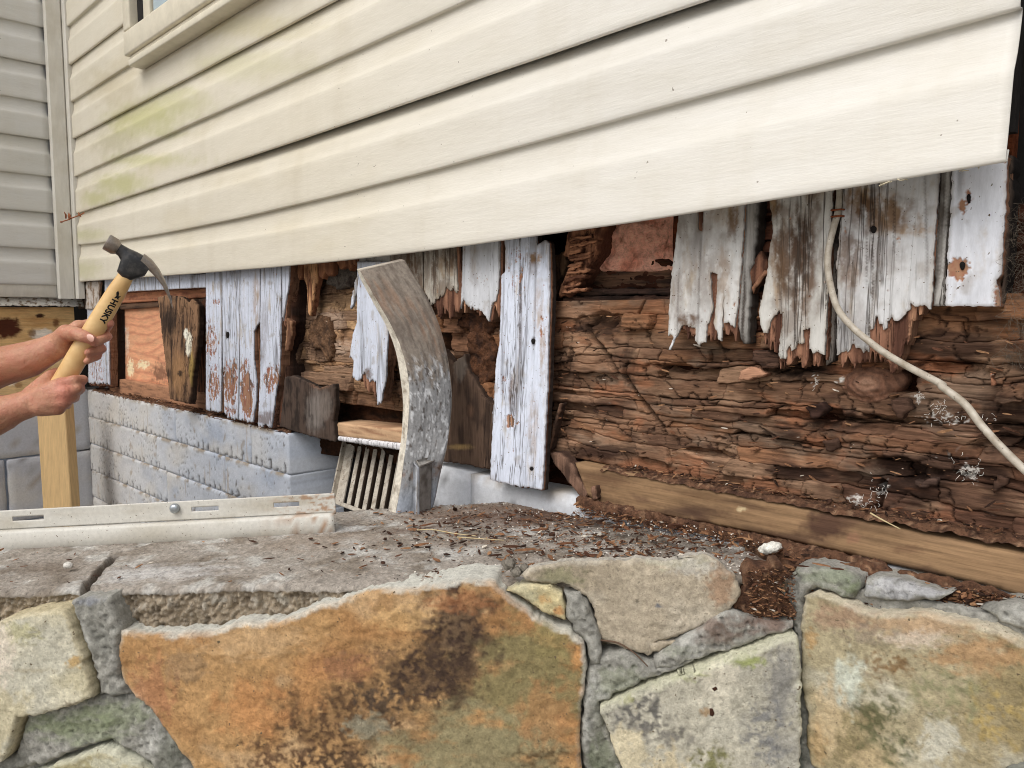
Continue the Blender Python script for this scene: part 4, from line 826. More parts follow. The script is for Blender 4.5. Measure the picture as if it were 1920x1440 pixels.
# mud and splinters over it
def lump(name, poly, v, c1, c2, seed, parent, amp=.006, thick=.012):
    pl = house(v); out = jag(pl.poly(poly), .003, .009, 70, seed)
    def hf(V): return amp * (fbm(V[:, 0] * 40, V[:, 1] * 40, seed) + .6 * fbm(V[:, 0] * 130, V[:, 1] * 130, seed + 1))
    return slab(name, pl, out, .0025, hf, lambda V, d: mixc(np.broadcast_to(c1, (len(V), 3)), c2, sm(fbm(V[:, 0] * 60, V[:, 1] * 60, seed + 2), -.1, .4)), M_soil, parent, thick, .003, seed=seed)
lump('mud_lump', zm(*Z3, [(510, 440), (545, 380), (600, 400), (620, 480), (622, 590), (600, 620), (570, 560), (530, 540), (505, 500)]), -.062, lin(112, 84, 62), lin(76, 56, 42), 151, rim)
lump('mud_lump', zm(*Z3, [(440, 560), (470, 520), (455, 640), (430, 690), (415, 680)]), -.060, lin(96, 74, 58), lin(64, 48, 38), 152, rim)
lump('mud_lump', zm(*Z3, [(600, 180), (660, 150), (740, 170), (730, 240), (660, 260), (600, 240)]), -.056, lin(92, 84, 76), lin(60, 50, 44), 153, rim)
lump('mud_lump', zm(*Z4, [(215, 600), (240, 560), (300, 560), (350, 640), (345, 760), (290, 790), (240, 740)]), -.044, lin(94, 62, 42), lin(56, 36, 26), 154, rim, .009)
lump('mud_lump', zm(*Z4, [(160, 500), (240, 470), (360, 500), (350, 545), (270, 590), (200, 540)]), -.046, lin(84, 54, 36), lin(50, 32, 24), 155, rim, .009)
for i, q in enumerate([[(452, 120), (478, 120), (476, 200), (462, 215), (450, 180)], [(486, 110), (548, 105), (544, 230), (530, 300), (514, 392), (503, 370), (500, 260), (488, 200)], [(552, 110), (618, 105), (622, 190), (600, 200), (585, 170), (572, 215), (556, 200)], [(640, 105), (744, 95), (740, 150), (722, 140), (705, 175), (690, 150), (660, 165), (648, 140)]]):
    wood_piece(zm(*Z3, q), -.040 - .004 * (i % 2), lin(206, 146, 82) if i == 1 else lin(158, 98, 50), lin(128, 76, 40), 160 + i, .012, 'splinter', rim)
# dark felt-like panel at the foot, and the matching one right of the bent board
wood_piece(zm(*Z3, [(392, 690), (440, 680), (560, 740), (632, 720), (634, 830), (625, 900), (634, 1000), (590, 990), (440, 950), (372, 925), (385, 800)]), -.030, lin(78, 62, 52), lin(52, 42, 36), 170, .010, 'dark_panel', rim, extra=[(590, 770, 18, 40, lin(128, 118, 110), .8, .7), (610, 760, 12, 30, lin(120, 108, 98), .6), (600, 720, 20, 10, lin(120, 80, 50), .6)], freq=(60, 30), amp=.0015)
wood_piece(zm(*Z4, [(110, 640), (160, 700), (205, 660), (215, 720), (250, 770), (290, 845), (338, 880), (330, 1060), (320, 1165), (200, 1140), (60, 1120), (90, 800)]), -.032, lin(86, 64, 48), lin(60, 44, 34), 171, .012, 'dark_panel', rim, extra=[(862, 838, 22, 5, lin(150, 118, 56), .7, .9), (862, 690, 12, 26, lin(116, 104, 92), .6), (882, 770, 6, 12, lin(110, 76, 52), .5, .9)], freq=(70, 14), amp=.0015)
# white-edged header over the vent
pl = house(-.040); slab('vent_header', pl, resample(pl.poly(zm(*Z3, [(632, 905), (960, 940), (960, 1005), (632, 968)])), .006), .003, 0, lambda V, d: mixc(np.broadcast_to(lin(190, 148, 100), (len(V), 3)), lin(150, 104, 62), sm(fbm(V[:, 0] * 9, V[:, 1] * 160, 4), -.1, .4)), M_raw, rim, .11, .002, lin(160, 120, 80))
pl = house(-.038); slab('vent_header', pl, resample(pl.poly(zm(*Z3, [(630, 970), (960, 1007), (960, 1042), (640, 992)])), .006), .003, 0, lambda V, d: np.broadcast_to(lin(222, 220, 222), (len(V), 3)) * 1., M_paint, rim, .11, .002, lin(200, 200, 205))

# ================================================================== STONE WALL
A2 = np.array([1.739, -.485]); B2 = np.array([2.299, -.039]); dw = (B2 - A2) / np.linalg.norm(B2 - A2); nw = np.array([dw[1], -dw[0]])
PF = Plane((*A2, .0), (*dw, 0), (0, 0, 1))               # face of the free wall
PV = house(.028)                                         # face of the stonework under the house
stonew = thing('stone_wall', 'low rubble stone wall with grey mortar and a rough concrete top in the foreground', 'wall', (*A2, 0))
M_stone = surf('sandstone', None, .88, .28, 240, (1, 1, 1), .9, .0018, .2, sat=.90, val=.90, grit=.2, speck=(190, tuple(lin(104, 90, 70)), .715))
M_conc = surf('rough_concrete', None, .92, .32, 260, (1, 1, 1), .8, .0016, .2, grit=.22)
def ztop(x, y):
    r = ((x - EYE[0]) + (y - EYE[1])) * .7071; return .990 + .06 * r
def stone(poly, colours, stains, pl=None, proud=.016, seed=1, thick=.05, amp=.004, rnd=.0016, label=None, edge=None, slope=0., name='stone', mat=None, spk=.5, jagamp=.0035):
    pl = pl or PF; out = jag(jag(pl.poly(poly), .006, jagamp, 60, seed), .0025, .0022, 260, seed + 7)
    c1, c2, c3 = colours; z0 = out[:, 1].mean()
    def hf(V):
        a, b = V[:, 0], V[:, 1]
        spall = fbm(a * 11, b * 14, seed + 6, 5, .62); return proud + amp * .8 * fbm(a * 7, b * 9, seed) + amp * .35 * fbm(a * 34, b * 40, seed + 1, 5, .6) + amp * .2 * fbm(a * 170, b * 170, seed + 2, 3) + .0013 * sm(spall, .10, .13) + .0010 * sm(spall, -.16, -.13) + slope * (b - z0)
    def cf(V, d):
        a, b = V[:, 0], V[:, 1]
        c = mixc(np.broadcast_to(c1, (len(V), 3)), c2, sm(fbm(a * 9, b * 11, seed + 3, 5), -.12, .3)); c = mixc(c, c3, .8 * sm(fbm(a * 14 + 5, b * 18, seed + 4, 5), .05, .4))
        f = fbm(a * 130, b * 130, seed + 5, 4, .7); c = mixc(c, c * .72, spk * sm(f, .05, .4)); c = mixc(c, np.minimum(c * 1.35, 1), spk * sm(f, -.1, -.45))
        for i, s_ in enumerate(stains):
            w0 = blobs(pl, np.zeros((len(V), 3)), V, [(*s_[:4], np.ones(3), s_[5], .65 * (s_[6] if len(s_) > 6 else .7))], seed + 70 + i * 3, .9)[:, 0]
            if len(s_) > 7: w0 = w0 * sm(f + .5 * fbm(a * 50, b * 50, seed + 9 + i), -.12, .10)         # broken up into specks
            c = mixc(c, np.asarray(s_[4]), w0)
        if edge is not None: c = mixc(c, edge, (.15 + .6 * sm(b, z0 - .01, z0 + .06)) * sm(fbm(a * 16, b * 16, seed + 12), -.45, .1) * sm(d + .003 * fbm(a * 80, b * 80, seed + 8), .0045, .002))  # pale rim weighted to upper edges, painting the light they catch
        return c
    return slab(name, pl, out, .0026, hf, cf, mat or M_stone, stonew, thick, rnd, edge if edge is not None else c1 * .8, seed=seed, side_jit=.002, rings=4, label=label)
O1, O2, O3 = lin(186, 142, 84), lin(170, 122, 66), lin(198, 162, 114); DK = lin(72, 54, 42); OL = lin(138, 126, 82); CR = lin(200, 195, 174)
S2 = zm(*Z7, [(635, 728), (760, 752), (900, 752), (1100, 735), (1250, 690), (1420, 690), (1600, 615), (1700, 590)]) + zm(*Z8, [(90, 590), (250, 540), (430, 530), (620, 505), (760, 488), (860, 492), (930, 545), (1010, 610), (1100, 675), (1250, 730), (1318, 790), (1340, 920), (1312, 1050), (1302, 1200), (1312, 1440), (1320, 1640)]) + zm(*Z7, [(1200, 1700), (1020, 1440), (900, 1270), (780, 1110), (690, 1040), (640, 965), (628, 840)])
stone(S2, (O1, O2, O3), [
    (990, 1270, 130, 100, OL, .95, .8), (900, 1390, 170, 70, lin(146, 136, 98), .95, .8), (860, 1180, 70, 90, DK, .8, .8), (850, 1190, 60, 80, DK, 1, .7, 1), (800, 1260, 90, 56, lin(84, 64, 46), .8, .8), (800, 1260, 70, 46, DK, 1, .7, 1), (700, 1220, 60, 16, lin(110, 80, 58), .6, .8, 1), (660, 1330, 130, 60, lin(110, 80, 48), .6, .9), (640, 1330, 120, 60, lin(92, 66, 42), .95, .8, 1), (560, 1410, 90, 44, lin(104, 74, 48), .95, .8, 1), (650, 1420, 90, 30, lin(76, 56, 40), .9, .8, 1),
    (720, 1300, 60, 30, lin(70, 58, 48), .8, .7, 1), (700, 1350, 40, 22, lin(150, 146, 122), .7, .7), (480, 1190, 110, 30, O3, .6, .8), (760, 1150, 60, 24, lin(214, 170, 104), .6, .8), (1040, 1180, 40, 50, lin(150, 136, 84), .7), (1085, 1225, 12, 20, lin(196, 138, 70), .8, .5),
    (1020, 1330, 50, 60, lin(172, 124, 70), .7, .8), (1020, 1420, 60, 40, lin(96, 74, 44), .8, .7, 1), (300, 1290, 40, 60, lin(170, 106, 66), .6, .8), (360, 1240, 40, 30, lin(150, 124, 92), .5, .7), (870, 1120, 60, 20, lin(160, 100, 50), .6, .7), (940, 1430, 80, 30, lin(140, 128, 92), .7, .8), (640, 1240, 60, 26, lin(150, 96, 66), .5, .8),
    (480, 1320, 60, 50, lin(196, 132, 66), .6, .8), (590, 1270, 30, 60, lin(196, 138, 72), .6, .8)], proud=.012, seed=501, edge=lin(206, 204, 192), label='big orange-brown stone with dark blotches', amp=.0045)
S1 = zm(*Z7, [(-260, 800), (0, 712), (130, 648), (250, 630), (385, 613), (430, 700), (482, 850), (470, 880), (500, 930), (525, 1038), (420, 1085), (300, 1118), (155, 1138), (140, 1200), (130, 1245), (84, 1358), (0, 1365), (-300, 1380)])
stone(S1, (CR, lin(200, 190, 156), lin(218, 210, 184)), [(60, 1170, 40, 20, lin(182, 176, 128), .7), (30, 1200, 24, 60, lin(226, 212, 192), .8, .8), (165, 1225, 14, 10, lin(196, 160, 96), .9, .4), (40, 1330, 50, 60, lin(196, 182, 140), .6), (150, 1290, 30, 20, lin(226, 218, 190), .7), (160, 1305, 14, 8, lin(120, 104, 84), .6), (90, 1240, 40, 4, lin(170, 156, 124), .5)], proud=.02, seed=511, edge=lin(196, 182, 144), label='cream stone at the left edge')
S0 = zm(*Z7, [(140, 1470), (250, 1420), (380, 1362), (480, 1330), (565, 1308), (660, 1345), (740, 1392), (800, 1450), (860, 1560), (600, 1700), (100, 1700)])
stone(S0, (lin(190, 180, 140), lin(170, 160, 118), lin(206, 198, 164)), [(220, 1420, 40, 14, lin(206, 204, 180), .7), (150, 1440, 60, 14, lin(140, 146, 104), .6)], proud=.014, seed=515, edge=lin(196, 196, 176))
S3 = zm(*Z8, [(930, 545), (1010, 513), (1080, 512), (1150, 520), (1212, 560), (1228, 620), (1232, 682), (1180, 672), (1120, 655), (1060, 600), (1000, 560)])
stone(S3, (lin(206, 190, 140), lin(190, 160, 100), lin(196, 188, 150)), [(1050, 1140, 12, 8, lin(190, 136, 72), .9, .4), (1020, 1120, 12, 8, lin(196, 150, 84), .7), (1000, 1115, 10, 14, lin(170, 164, 130), .7)], proud=.006, seed=521, edge=lin(190, 184, 156))
S5 = zm(*Z8, [(1400, 1102), (1470, 1070), (1560, 1030), (1700, 970), (1867, 898)]) + zm(*Z9, [(120, 930), (300, 868), (500, 800), (640, 745), (708, 722), (722, 900), (725, 1100), (716, 1300), (712, 1440), (715, 1640), (-60, 1640)]) + zm(*Z8, [(1560, 1500), (1500, 1350), (1440, 1200)])
stone(S5, (lin(190, 184, 164), lin(160, 156, 144), lin(208, 203, 184)), [(1190, 1310, 50, 44, lin(92, 90, 88), .85, .7, 1), (1230, 1350, 60, 30, lin(110, 106, 100), .7, .7, 1), (1340, 1250, 40, 60, lin(216, 208, 186), .8, .8), (1450, 1260, 24, 70, lin(134, 132, 128), .7, .8), (1430, 1350, 40, 60, lin(128, 128, 128), .8, .8, 1), (1250, 1240, 60, 16, lin(150, 156, 92), .8, .7), (1390, 1215, 30, 12, lin(150, 160, 80), .8, .6), (1160, 1290, 30, 8, lin(150, 150, 84), .8, .6), (1330, 1410, 34, 34, lin(118, 116, 58), .85, .7, 1), (1250, 1420, 30, 40, lin(210, 194, 156), .9, .5), (1170, 1400, 40, 60, lin(214, 200, 164), .9, .5), (1315, 1312, 12, 8, lin(170, 140, 100), .9, .4), (1240, 1425, 8, 10, lin(90, 88, 90), .8)], proud=.022, seed=531, edge=lin(198, 196, 168), label='pale grey stone with green algae along its upper edge')
S6 = zm(*Z9, [(790, 562), (850, 552), (960, 592), (1060, 632), (1120, 645), (1220, 648), (1400, 652), (1510, 680), (1600, 692), (1740, 735), (1867, 788), (2300, 900), (2300, 1640), (1000, 1640), (880, 1440), (830, 1400), (800, 1300), (808, 1150), (780, 1000), (784, 900), (780, 720)])
stone(S6, (lin(174, 161, 126), lin(150, 134, 94), lin(196, 190, 168)), [(1590, 1150, 60, 24, lin(164, 132, 104), .8, .8), (1740, 1165, 110, 30, lin(184, 150, 112), .8, .8), (1840, 1220, 90, 34, lin(180, 140, 92), .85, .7), (1680, 1240, 50, 24, lin(126, 90, 44), .8, .8, 1), (1530, 1190, 14, 20, lin(178, 140, 84), .8, .6, 1), (1600, 1270, 26, 46, lin(206, 212, 196), .8, .9), (1650, 1340, 50, 60, lin(96, 96, 62), .85, .8, 1), (1780, 1290, 70, 46, lin(146, 144, 104), .8, .8, 1), (1770, 1380, 40, 40, lin(208, 206, 190), .7, .9), (1880, 1340, 50, 60, lin(176, 150, 80), .8, .8, 1), (1640, 1420, 40, 26, lin(200, 176, 132), .7), (1560, 1340, 30, 70, lin(204, 180, 138), .7, .8), (1720, 1190, 60, 16, lin(222, 206, 186), .6, .8), (1640, 1180, 60, 20, lin(140, 124, 108), .6, .8, 1), (1690, 1400, 30, 40, lin(88, 92, 58), .8, .8, 1), (1545, 1390, 16, 40, lin(190, 156, 104), .6, .8)], pl=PV, proud=.010, seed=541, edge=lin(200, 190, 166), label='mottled green and tan stone under the sill at the right')
S9 = zm(*Z9, [(1700, 1500), (1760, 1440), (1810, 1396), (1870, 1376), (2200, 1380), (2200, 1700), (1700, 1700)])
stone(S9, (lin(110, 112, 104), lin(90, 92, 84), lin(140, 140, 128)), [], pl=PV, proud=.017, seed=545)
# mortar: a recessed bed with struck ridges between the stones
MG = lin(150, 148, 140); MG2 = lin(124, 123, 115); MG3 = lin(176, 175, 168)
plm = PF; mo = plm.poly([(-300, 1130), (1490, 1095), (1494, 1440), (1494, 1640), (-300, 1640)]); mo = np.array([(x, min(y, .905)) for x, y in mo])
mo[1][0] = .708; mo[2][0] = .708; mo[3][0] = .708; mo[3][1] = .62; mo[4][1] = .62; mo[1][1] = .92
def mort_c(pl, seed, st):
    def f(V, d):
        a, b = V[:, 0], V[:, 1]; c = mixc(np.broadcast_to(MG, (len(V), 3)), MG2, sm(fbm(a * 12, b * 14, seed), -.1, .35)); c = mixc(c, MG3, .7 * sm(fbm(a * 20, b * 20, seed + 1), .1, .4))
        f_ = fbm(a * 150, b * 150, seed + 2, 4, .7); c = mixc(c, c * .65, sm(f_, .0, .4)); c = mixc(c, np.minimum(c * 1.3, 1), sm(f_, -.15, -.4)); return blobs(pl, c, V, [(*b_[:5], b_[5] * .7, *b_[6:]) for b_ in st], seed, .9)
    return f
slab('mortar_bed', PF, resample(mo, .01), .004, lambda V: -.008 + .004 * fbm(V[:, 0] * 25, V[:, 1] * 25, 3) + .002 * fbm(V[:, 0] * 120, V[:, 1] * 120, 4), mort_c(PF, 601, [(150, 1340, 90, 40, lin(112, 124, 84), .85, .8), (230, 1380, 40, 40, lin(120, 132, 92), .7), (1130, 1400, 30, 60, lin(92, 102, 72), .8), (1150, 1270, 40, 40, lin(126, 130, 104), .6), (280, 1400, 40, 40, lin(84, 86, 76), .6)]), M_conc, stonew, .12, 0)
mo2 = PV.poly([(1484, 1085), (2300, 1240), (2300, 1640), (1484, 1640)])
slab('mortar_bed', PV, resample(mo2, .01), .004, lambda V: -.006 + .004 * fbm(V[:, 0] * 25, V[:, 1] * 25, 13) + .002 * fbm(V[:, 0] * 120, V[:, 1] * 120, 14), mort_c(PV, 611, []), M_conc, stonew, .05, 0)
def mortar(poly, seed, pl=None, proud=.004, st=(), amp=.006, label=None, rnd=.006):
    pl = pl or PF; out = jag(pl.poly(poly), .005, .004, 80, seed)
    return slab('mortar_ridge', pl, out, .003, lambda V: proud + amp * fbm(V[:, 0] * 25, V[:, 1] * 25, seed) + amp * .5 * fbm(V[:, 0] * 120, V[:, 1] * 120, seed + 1) - .004 * sm(cells(V[:, 0] * 110, V[:, 1] * 110, seed)[0], .25, .08), mort_c(pl, seed + 2, st), M_conc, stonew, .03, rnd, MG, seed=seed, side_jit=.002, rings=3, label=label)
mortar(zm(*Z7, [(385, 588), (430, 572), (590, 566), (606, 620), (640, 705), (636, 780), (632, 960), (690, 1045), (600, 1060), (530, 1045), (505, 930), (485, 850), (440, 720)]), 621, proud=.014, st=[(180, 1120, 30, 6, lin(120, 124, 136), .7)])
mortar(zm(*Z7, [(160, 1142), (300, 1122), (525, 1045), (690, 1050), (780, 1115), (900, 1275), (1010, 1440), (860, 1500), (790, 1430), (690, 1340), (565, 1290), (380, 1340), (250, 1400), (80, 1440), (-100, 1440), (-50, 1370), (85, 1362), (140, 1240)]), 625, proud=.009, st=[(150, 1350, 90, 30, lin(112, 124, 84), .9, .8), (230, 1330, 60, 24, lin(134, 142, 112), .7), (190, 1375, 50, 20, lin(150, 156, 130), .6), (330, 1400, 30, 40, lin(86, 90, 76), .7)])
mortar(zm(*Z8, [(1222, 545), (1300, 550), (1350, 620), (1390, 720), (1412, 830), (1400, 900), (1345, 905), (1330, 800), (1262, 730), (1240, 660)]), 631, proud=.012)
mortar(zm(*Z8, [(1345, 910), (1400, 860), (1530, 840), (1640, 890), (1700, 900), (1867, 860), (1867, 890), (1560, 1022), (1400, 1095), (1440, 1210), (1540, 1440), (1600, 1600), (1330, 1600), (1310, 1300), (1318, 1050)]), 635, proud=.011, st=[(1130, 1420, 30, 60, lin(84, 94, 62), .8), (1160, 1270, 40, 30, lin(130, 136, 112), .7), (1120, 1330, 16, 40, lin(96, 98, 84), .7)])
mortar(zm(*Z9, [(20, 880), (110, 800), (230, 725), (350, 650), (420, 645), (560, 690), (700, 690), (705, 720), (500, 795), (300, 862), (20, 930)]), 641, proud=.013, st=[(1340, 1175, 40, 24, lin(96, 66, 50), .9, .8), (1440, 1150, 50, 30, lin(96, 62, 46), .95, .6), (1270, 1210, 30, 10, lin(126, 130, 110), .6)])
mortar(zm(*Z9, [(645, 535), (690, 480), (740, 428), (850, 438), (940, 462), (1030, 490), (1044, 540), (1012, 592), (960, 585), (860, 545), (790, 552), (772, 640), (780, 900), (772, 1000), (806, 1160), (796, 1300), (830, 1405), (880, 1445), (860, 1600), (716, 1600), (720, 1300), (732, 1100), (726, 900), (715, 700), (680, 620)]), 645, proud=.005, pl=PV, st=[(1560, 1080, 60, 20, lin(140, 150, 122), .7, .8), (1600, 1105, 20, 14, lin(110, 122, 84), .7), (1500, 1400, 16, 50, lin(96, 104, 96), .7)])
mortar(zm(*Z9, [(1052, 492), (1200, 505), (1350, 545), (1500, 580), (1400, 612), (1250, 610), (1110, 600), (1060, 575)]), 649, proud=.002, pl=PV, st=[(1700, 1105, 80, 20, lin(176, 176, 180), .8)], amp=.008)
mortar(zm(*Z9, [(1640, 640), (1750, 620), (2100, 700), (2100, 840), (1867, 770), (1720, 720)]), 651, proud=.0, pl=PV, amp=.008)
# concrete block face below the rim at the right of the top
CB1 = lin(172, 160, 140)
S4 = zm(*Z8, [(1000, 470), (1050, 440), (1200, 402), (1400, 396), (1867, 386)]) + zm(*Z9, [(130, 384), (260, 372), (330, 400), (420, 470), (442, 540), (420, 600), (390, 632), (300, 690), (200, 740), (100, 785), (0, 812)]) + zm(*Z8, [(1800, 790), (1700, 845), (1640, 866), (1550, 838), (1400, 790), (1372, 640), (1330, 580), (1240, 520), (1060, 500)])
stone(S4, (CB1, lin(154, 142, 122), lin(186, 176, 158)), [(1050, 1080, 40, 20, lin(136, 132, 104), .8), (1280, 1050, 60, 14, lin(176, 172, 150), .7), (1235, 1130, 5, 5, lin(110, 112, 116), .9), (1350, 1090, 24, 40, lin(150, 118, 92), .7), (1300, 1060, 40, 16, lin(190, 186, 176), .6)], proud=.005, seed=551, amp=.002, name='concrete_block', mat=M_conc, thick=.010, edge=lin(176, 170, 158), spk=.35, label='smooth tan concrete face below the debris')

# concrete top slab
def top_pt(r, d): q = EYE[:2] + r * _R[:2] + d * _F0[:2]; return q
nr_, nd_ = 820, 170
rr_ = np.linspace(-1.0, .262, nr_); tt_ = np.linspace(0, 1, nd_); RR, TT = np.meshgrid(rr_, tt_)
def front_d(r):      # distance of the wall face line from the camera along its forward axis
    p = A2 - EYE[:2]; pr, pd = p @ _R[:2], p @ _F0[:2]; dr, dd = dw @ _R[:2], dw @ _F0[:2]; return pd + (r - pr) / dr * dd
FD = front_d(RR) + .006 + .004 * fbm(RR * 30, RR * 0, 5) + .0025 * fbm(RR * 120, RR * 0, 6)
BDm = np.minimum(1.055 + .01 * fbm(RR * 12, RR * 0, 8), ((EYE[1] * -1 + .02) * 1.41421 - RR) + .0)     # ends at the house
DD = FD + TT * (BDm - FD)
XX = EYE[0] + RR * _R[0] + DD * _F0[0]; YY = EYE[1] + RR * _R[1] + DD * _F0[1]
ZZ = ztop(XX, YY) + .003 * fbm(XX * 12, YY * 12, 21) + .0022 * fbm(XX * 70, YY * 70, 22, 4, .65) + .0012 * fbm(XX * 260, YY * 260, 23, 3)
ZZ -= .006 * (1 - np.sqrt(np.clip(1 - np.clip(1 - TT / .035, 0, 1) ** 2, 0, 1)))
crk = [(150, 1112), (165, 1090), (180, 1070), (205, 1045), (215, 1035)]
ptH = Plane((*A2, .966), (1, 0, 0), (0, 1, 0)); cks = [ptH.to3([ptH.px(*p)])[0][:2] for p in crk]
gx_ = np.stack([XX, YY], -1); dmin = np.full(XX.shape, 9.)
for a, b in zip(cks[:-1], cks[1:]): dmin = np.minimum(dmin, seg_dist(gx_, a, b)[0])
dmin = dmin + .004 * fbm(XX * 60, YY * 60, 24); ZZ -= .012 * sm(dmin, .006, .001)
V2 = np.stack([(XX - A2[0]).ravel(), (YY - A2[1]).ravel()], 1)
xr, yr = XX.ravel(), YY.ravel()
cT = mixc(np.broadcast_to(lin(156, 148, 138), (len(xr), 3)), lin(128, 118, 106), sm(fbm(xr * 14, yr * 14, 31, 5), -.1, .35)); cT = mixc(cT, lin(190, 188, 182), .75 * sm(fbm(xr * 20, yr * 20, 32, 5), .05, .4))
cT = mixc(cT, cT * .6, sm(fbm(xr * 160, yr * 160, 33, 4, .7), .05, .45)); cT = mixc(cT, np.minimum(cT * 1.4, 1), sm(fbm(xr * 180, yr * 180, 34, 3, .7), .15, .5))
cT = blobs(ptH, cT, V2, [(600, 1030, 140, 20, lin(140, 124, 108), .4, .8), (300, 1075, 120, 16, lin(196, 194, 192), .6, .8), (100, 1050, 80, 16, lin(120, 108, 96), .6, .8), (1050, 1000, 260, 26, lin(92, 68, 54), .9, .8), (1300, 1005, 200, 34, lin(78, 54, 42), .95, .7), (860, 985, 140, 12, lin(118, 100, 86), .7, .8), (900, 1050, 120, 10, lin(128, 112, 98), .6, .8), (1360, 1040, 60, 20, lin(206, 204, 200), .85, .5), (1410, 1060, 30, 20, lin(214, 210, 206), .8, .6), (1440, 1090, 40, 40, lin(88, 58, 44), .8, .6), (640, 1008, 60, 6, lin(196, 196, 194), .6)], 41, .6)
cT = mixc(cT, lin(90, 78, 66), .8 * sm(dmin.ravel(), .010, .001))
# carry the top down over the front as the rough cast edge
drop = .085; kz = 44; EX = []; CX = []
for i in range(kz, 0, -1):
    t = i / kz; zz_ = ZZ[0] - drop * t; ins_ = .004 + .006 * t
    P_ = np.stack([XX[0] - nw[0] * 0 , YY[0], zz_], -1); n_ = .007 * fbm(rr_ * 45, np.full_like(rr_, t * 3.3), 51, 4, .6) + .0065 * (.6 - cells(rr_ * 190, np.full_like(rr_, t * 16), 5)[0]) + .003 * fbm(rr_ * 320, np.full_like(rr_, t * 26), 56, 3) - ins_
    P_[:, 0] += nw[0] * n_; P_[:, 1] += nw[1] * n_; EX.append(P_)
    c = mixc(np.broadcast_to(lin(146, 132, 112), (nr_, 3)), lin(112, 100, 84), sm(fbm(rr_ * 90, np.full_like(rr_, t * 6), 53), -.1, .4)); c = mixc(c, lin(176, 166, 150), .5 * sm(cells(rr_ * 190, np.full_like(rr_, t * 16), 5)[0], .45, .1)); CX.append(mixc(c, lin(170, 164, 152), .7 * sm(fbm(rr_ * 60, np.full_like(rr_, t * 4), 54), .15, .4)))
Pall = np.concatenate([np.array(EX), np.stack([XX, YY, ZZ], -1)], 0)
BK = np.stack([XX[-1], YY[-1], ZZ[-1] * 0 + .0], -1)[None]
Pall = np.concatenate([Pall, BK], 0); Call = np.concatenate([np.array(CX).reshape(-1, 3), cT, cT[-nr_:]], 0)
grid('concrete_top', Pall, M_conc, stonew, Call)
# wall body below and to the left, out of the picture
Vb = []; 
for s_ in (-.95, .69):
    q = A2 + dw * s_; Vb += [(*(q - nw * .10), -.02), (*(q - nw * .10), .86), (*(q - nw * .012), .86), (*(q - nw * .012), -.02)]
mesh_obj('wall_core', Vb, [(0, 4, 5, 1), (1, 5, 6, 2), (2, 6, 7, 3), (0, 1, 2, 3), (4, 7, 6, 5)], M_conc, stonew, np.broadcast_to(MG2, (8, 3)), False)
PL2 = Plane((*A2, 0), (*dw, 0), (0, 0, 1)); r_ = np.random.default_rng(4)
for row in range(4):                                      # courses of stone below the frame
    x = -.95
    while x < .62:
        w = r_.uniform(.16, .34); z1 = .70 - row * .165; pts = []
        for (fx, fz) in [(0, 0), (.5, -.03), (1, 0), (1.02, .5), (1, 1), (.5, 1.04), (0, 1), (-.02, .5)]: pts.append((x + .012 + fx * (w - .024) + r_.uniform(-.012, .012), z1 - .15 + fz * .14 + r_.uniform(-.01, .01)))
        base = [O1, CR, lin(180, 174, 160), O2, OL][r_.integers(0, 5)]; sd_ = int(r_.integers(1, 9999))
        slab('stone', PL2, jag(pts, .012, .006, 40, sd_), .008, lambda V: .012 + .006 * fbm(V[:, 0] * 9, V[:, 1] * 9, sd_), lambda V, d: mixc(np.broadcast_to(base, (len(V), 3)), base * .6, sm(fbm(V[:, 0] * 14, V[:, 1] * 14, sd_ + 1), -.1, .4)), M_stone, stonew, .05, .008, seed=sd_)
        x += w

# ------------------------------------------------------------------ dirt heaped against the sill and over the stone
def dirt(name, poly, pl, hf, seed, label, sp=.0022, jagamp=.012, thick=.012):
    out = jag(pl.poly(poly), .005, jagamp, 60, seed)
    o = slab(name, pl, out, sp, lambda V: hf(V) + .004 * fbm(V[:, 0] * 45, V[:, 1] * 45, seed) + .0045 * fbm(V[:, 0] * 150, V[:, 1] * 150, seed + 1, 3, .7), lambda V, d: soil_col(V[:, 0], V[:, 1], seed + 3), M_soil, None, thick, .001, seed=seed)
    return tag(o, label, 'dirt', kind='stuff')
plD = Plane((2.2, .0, 1.006), (1, 0, 0), (0, 1, 0))
dirt('dirt', [(1110, 930), (1165, 955), (1240, 960), (1401, 990), (1525, 1020), (1640, 1046), (1720, 1072), (1640, 1078), (1560, 1066), (1470, 1060), (1430, 1046), (1380, 1018), (1300, 1000), (1200, 982), (1130, 966), (1080, 950)], plD, lambda V: -.003 + .017 * sm(V[:, 1], -.025, .022), 701, 'brown crumbled wood heaped along the foot of the tan sill')
plD2 = Plane((2.35, -.01, 1.006), (1, 0, 0), (0, .5, 1))
dirt('dirt', zm(*Z9, [(660, 400), (760, 395), (1060, 410), (1230, 430), (1420, 470), (1560, 490), (1700, 530), (1900, 590), (2200, 680), (2200, 900), (1867, 775), (1740, 725), (1600, 685), (1510, 672), (1400, 645), (1220, 645), (1120, 640), (1045, 595), (1060, 590), (1110, 600), (1250, 610), (1400, 612), (1500, 580), (1350, 545), (1200, 505), (1050, 485), (940, 455), (850, 432), (740, 425)]), plD2, lambda V: .0 + 0 * V[:, 0], 711, 'brown dirt sloping from the sill board down to the mottled stone')
plD3 = Plane((*A2, .97), (*dw, 0), (-nw[0] * .6, -nw[1] * .6, 1))
dirt('dirt', zm(*Z9, [(480, 470), (560, 420), (660, 420), (700, 470), (645, 540), (680, 620), (716, 690), (640, 700), (520, 690), (430, 640), (400, 632), (440, 560)]), PF, lambda V: .000 + 0 * V[:, 0], 721, 'brown dirt filling the corner between the concrete face and the green mortar', thick=.02)

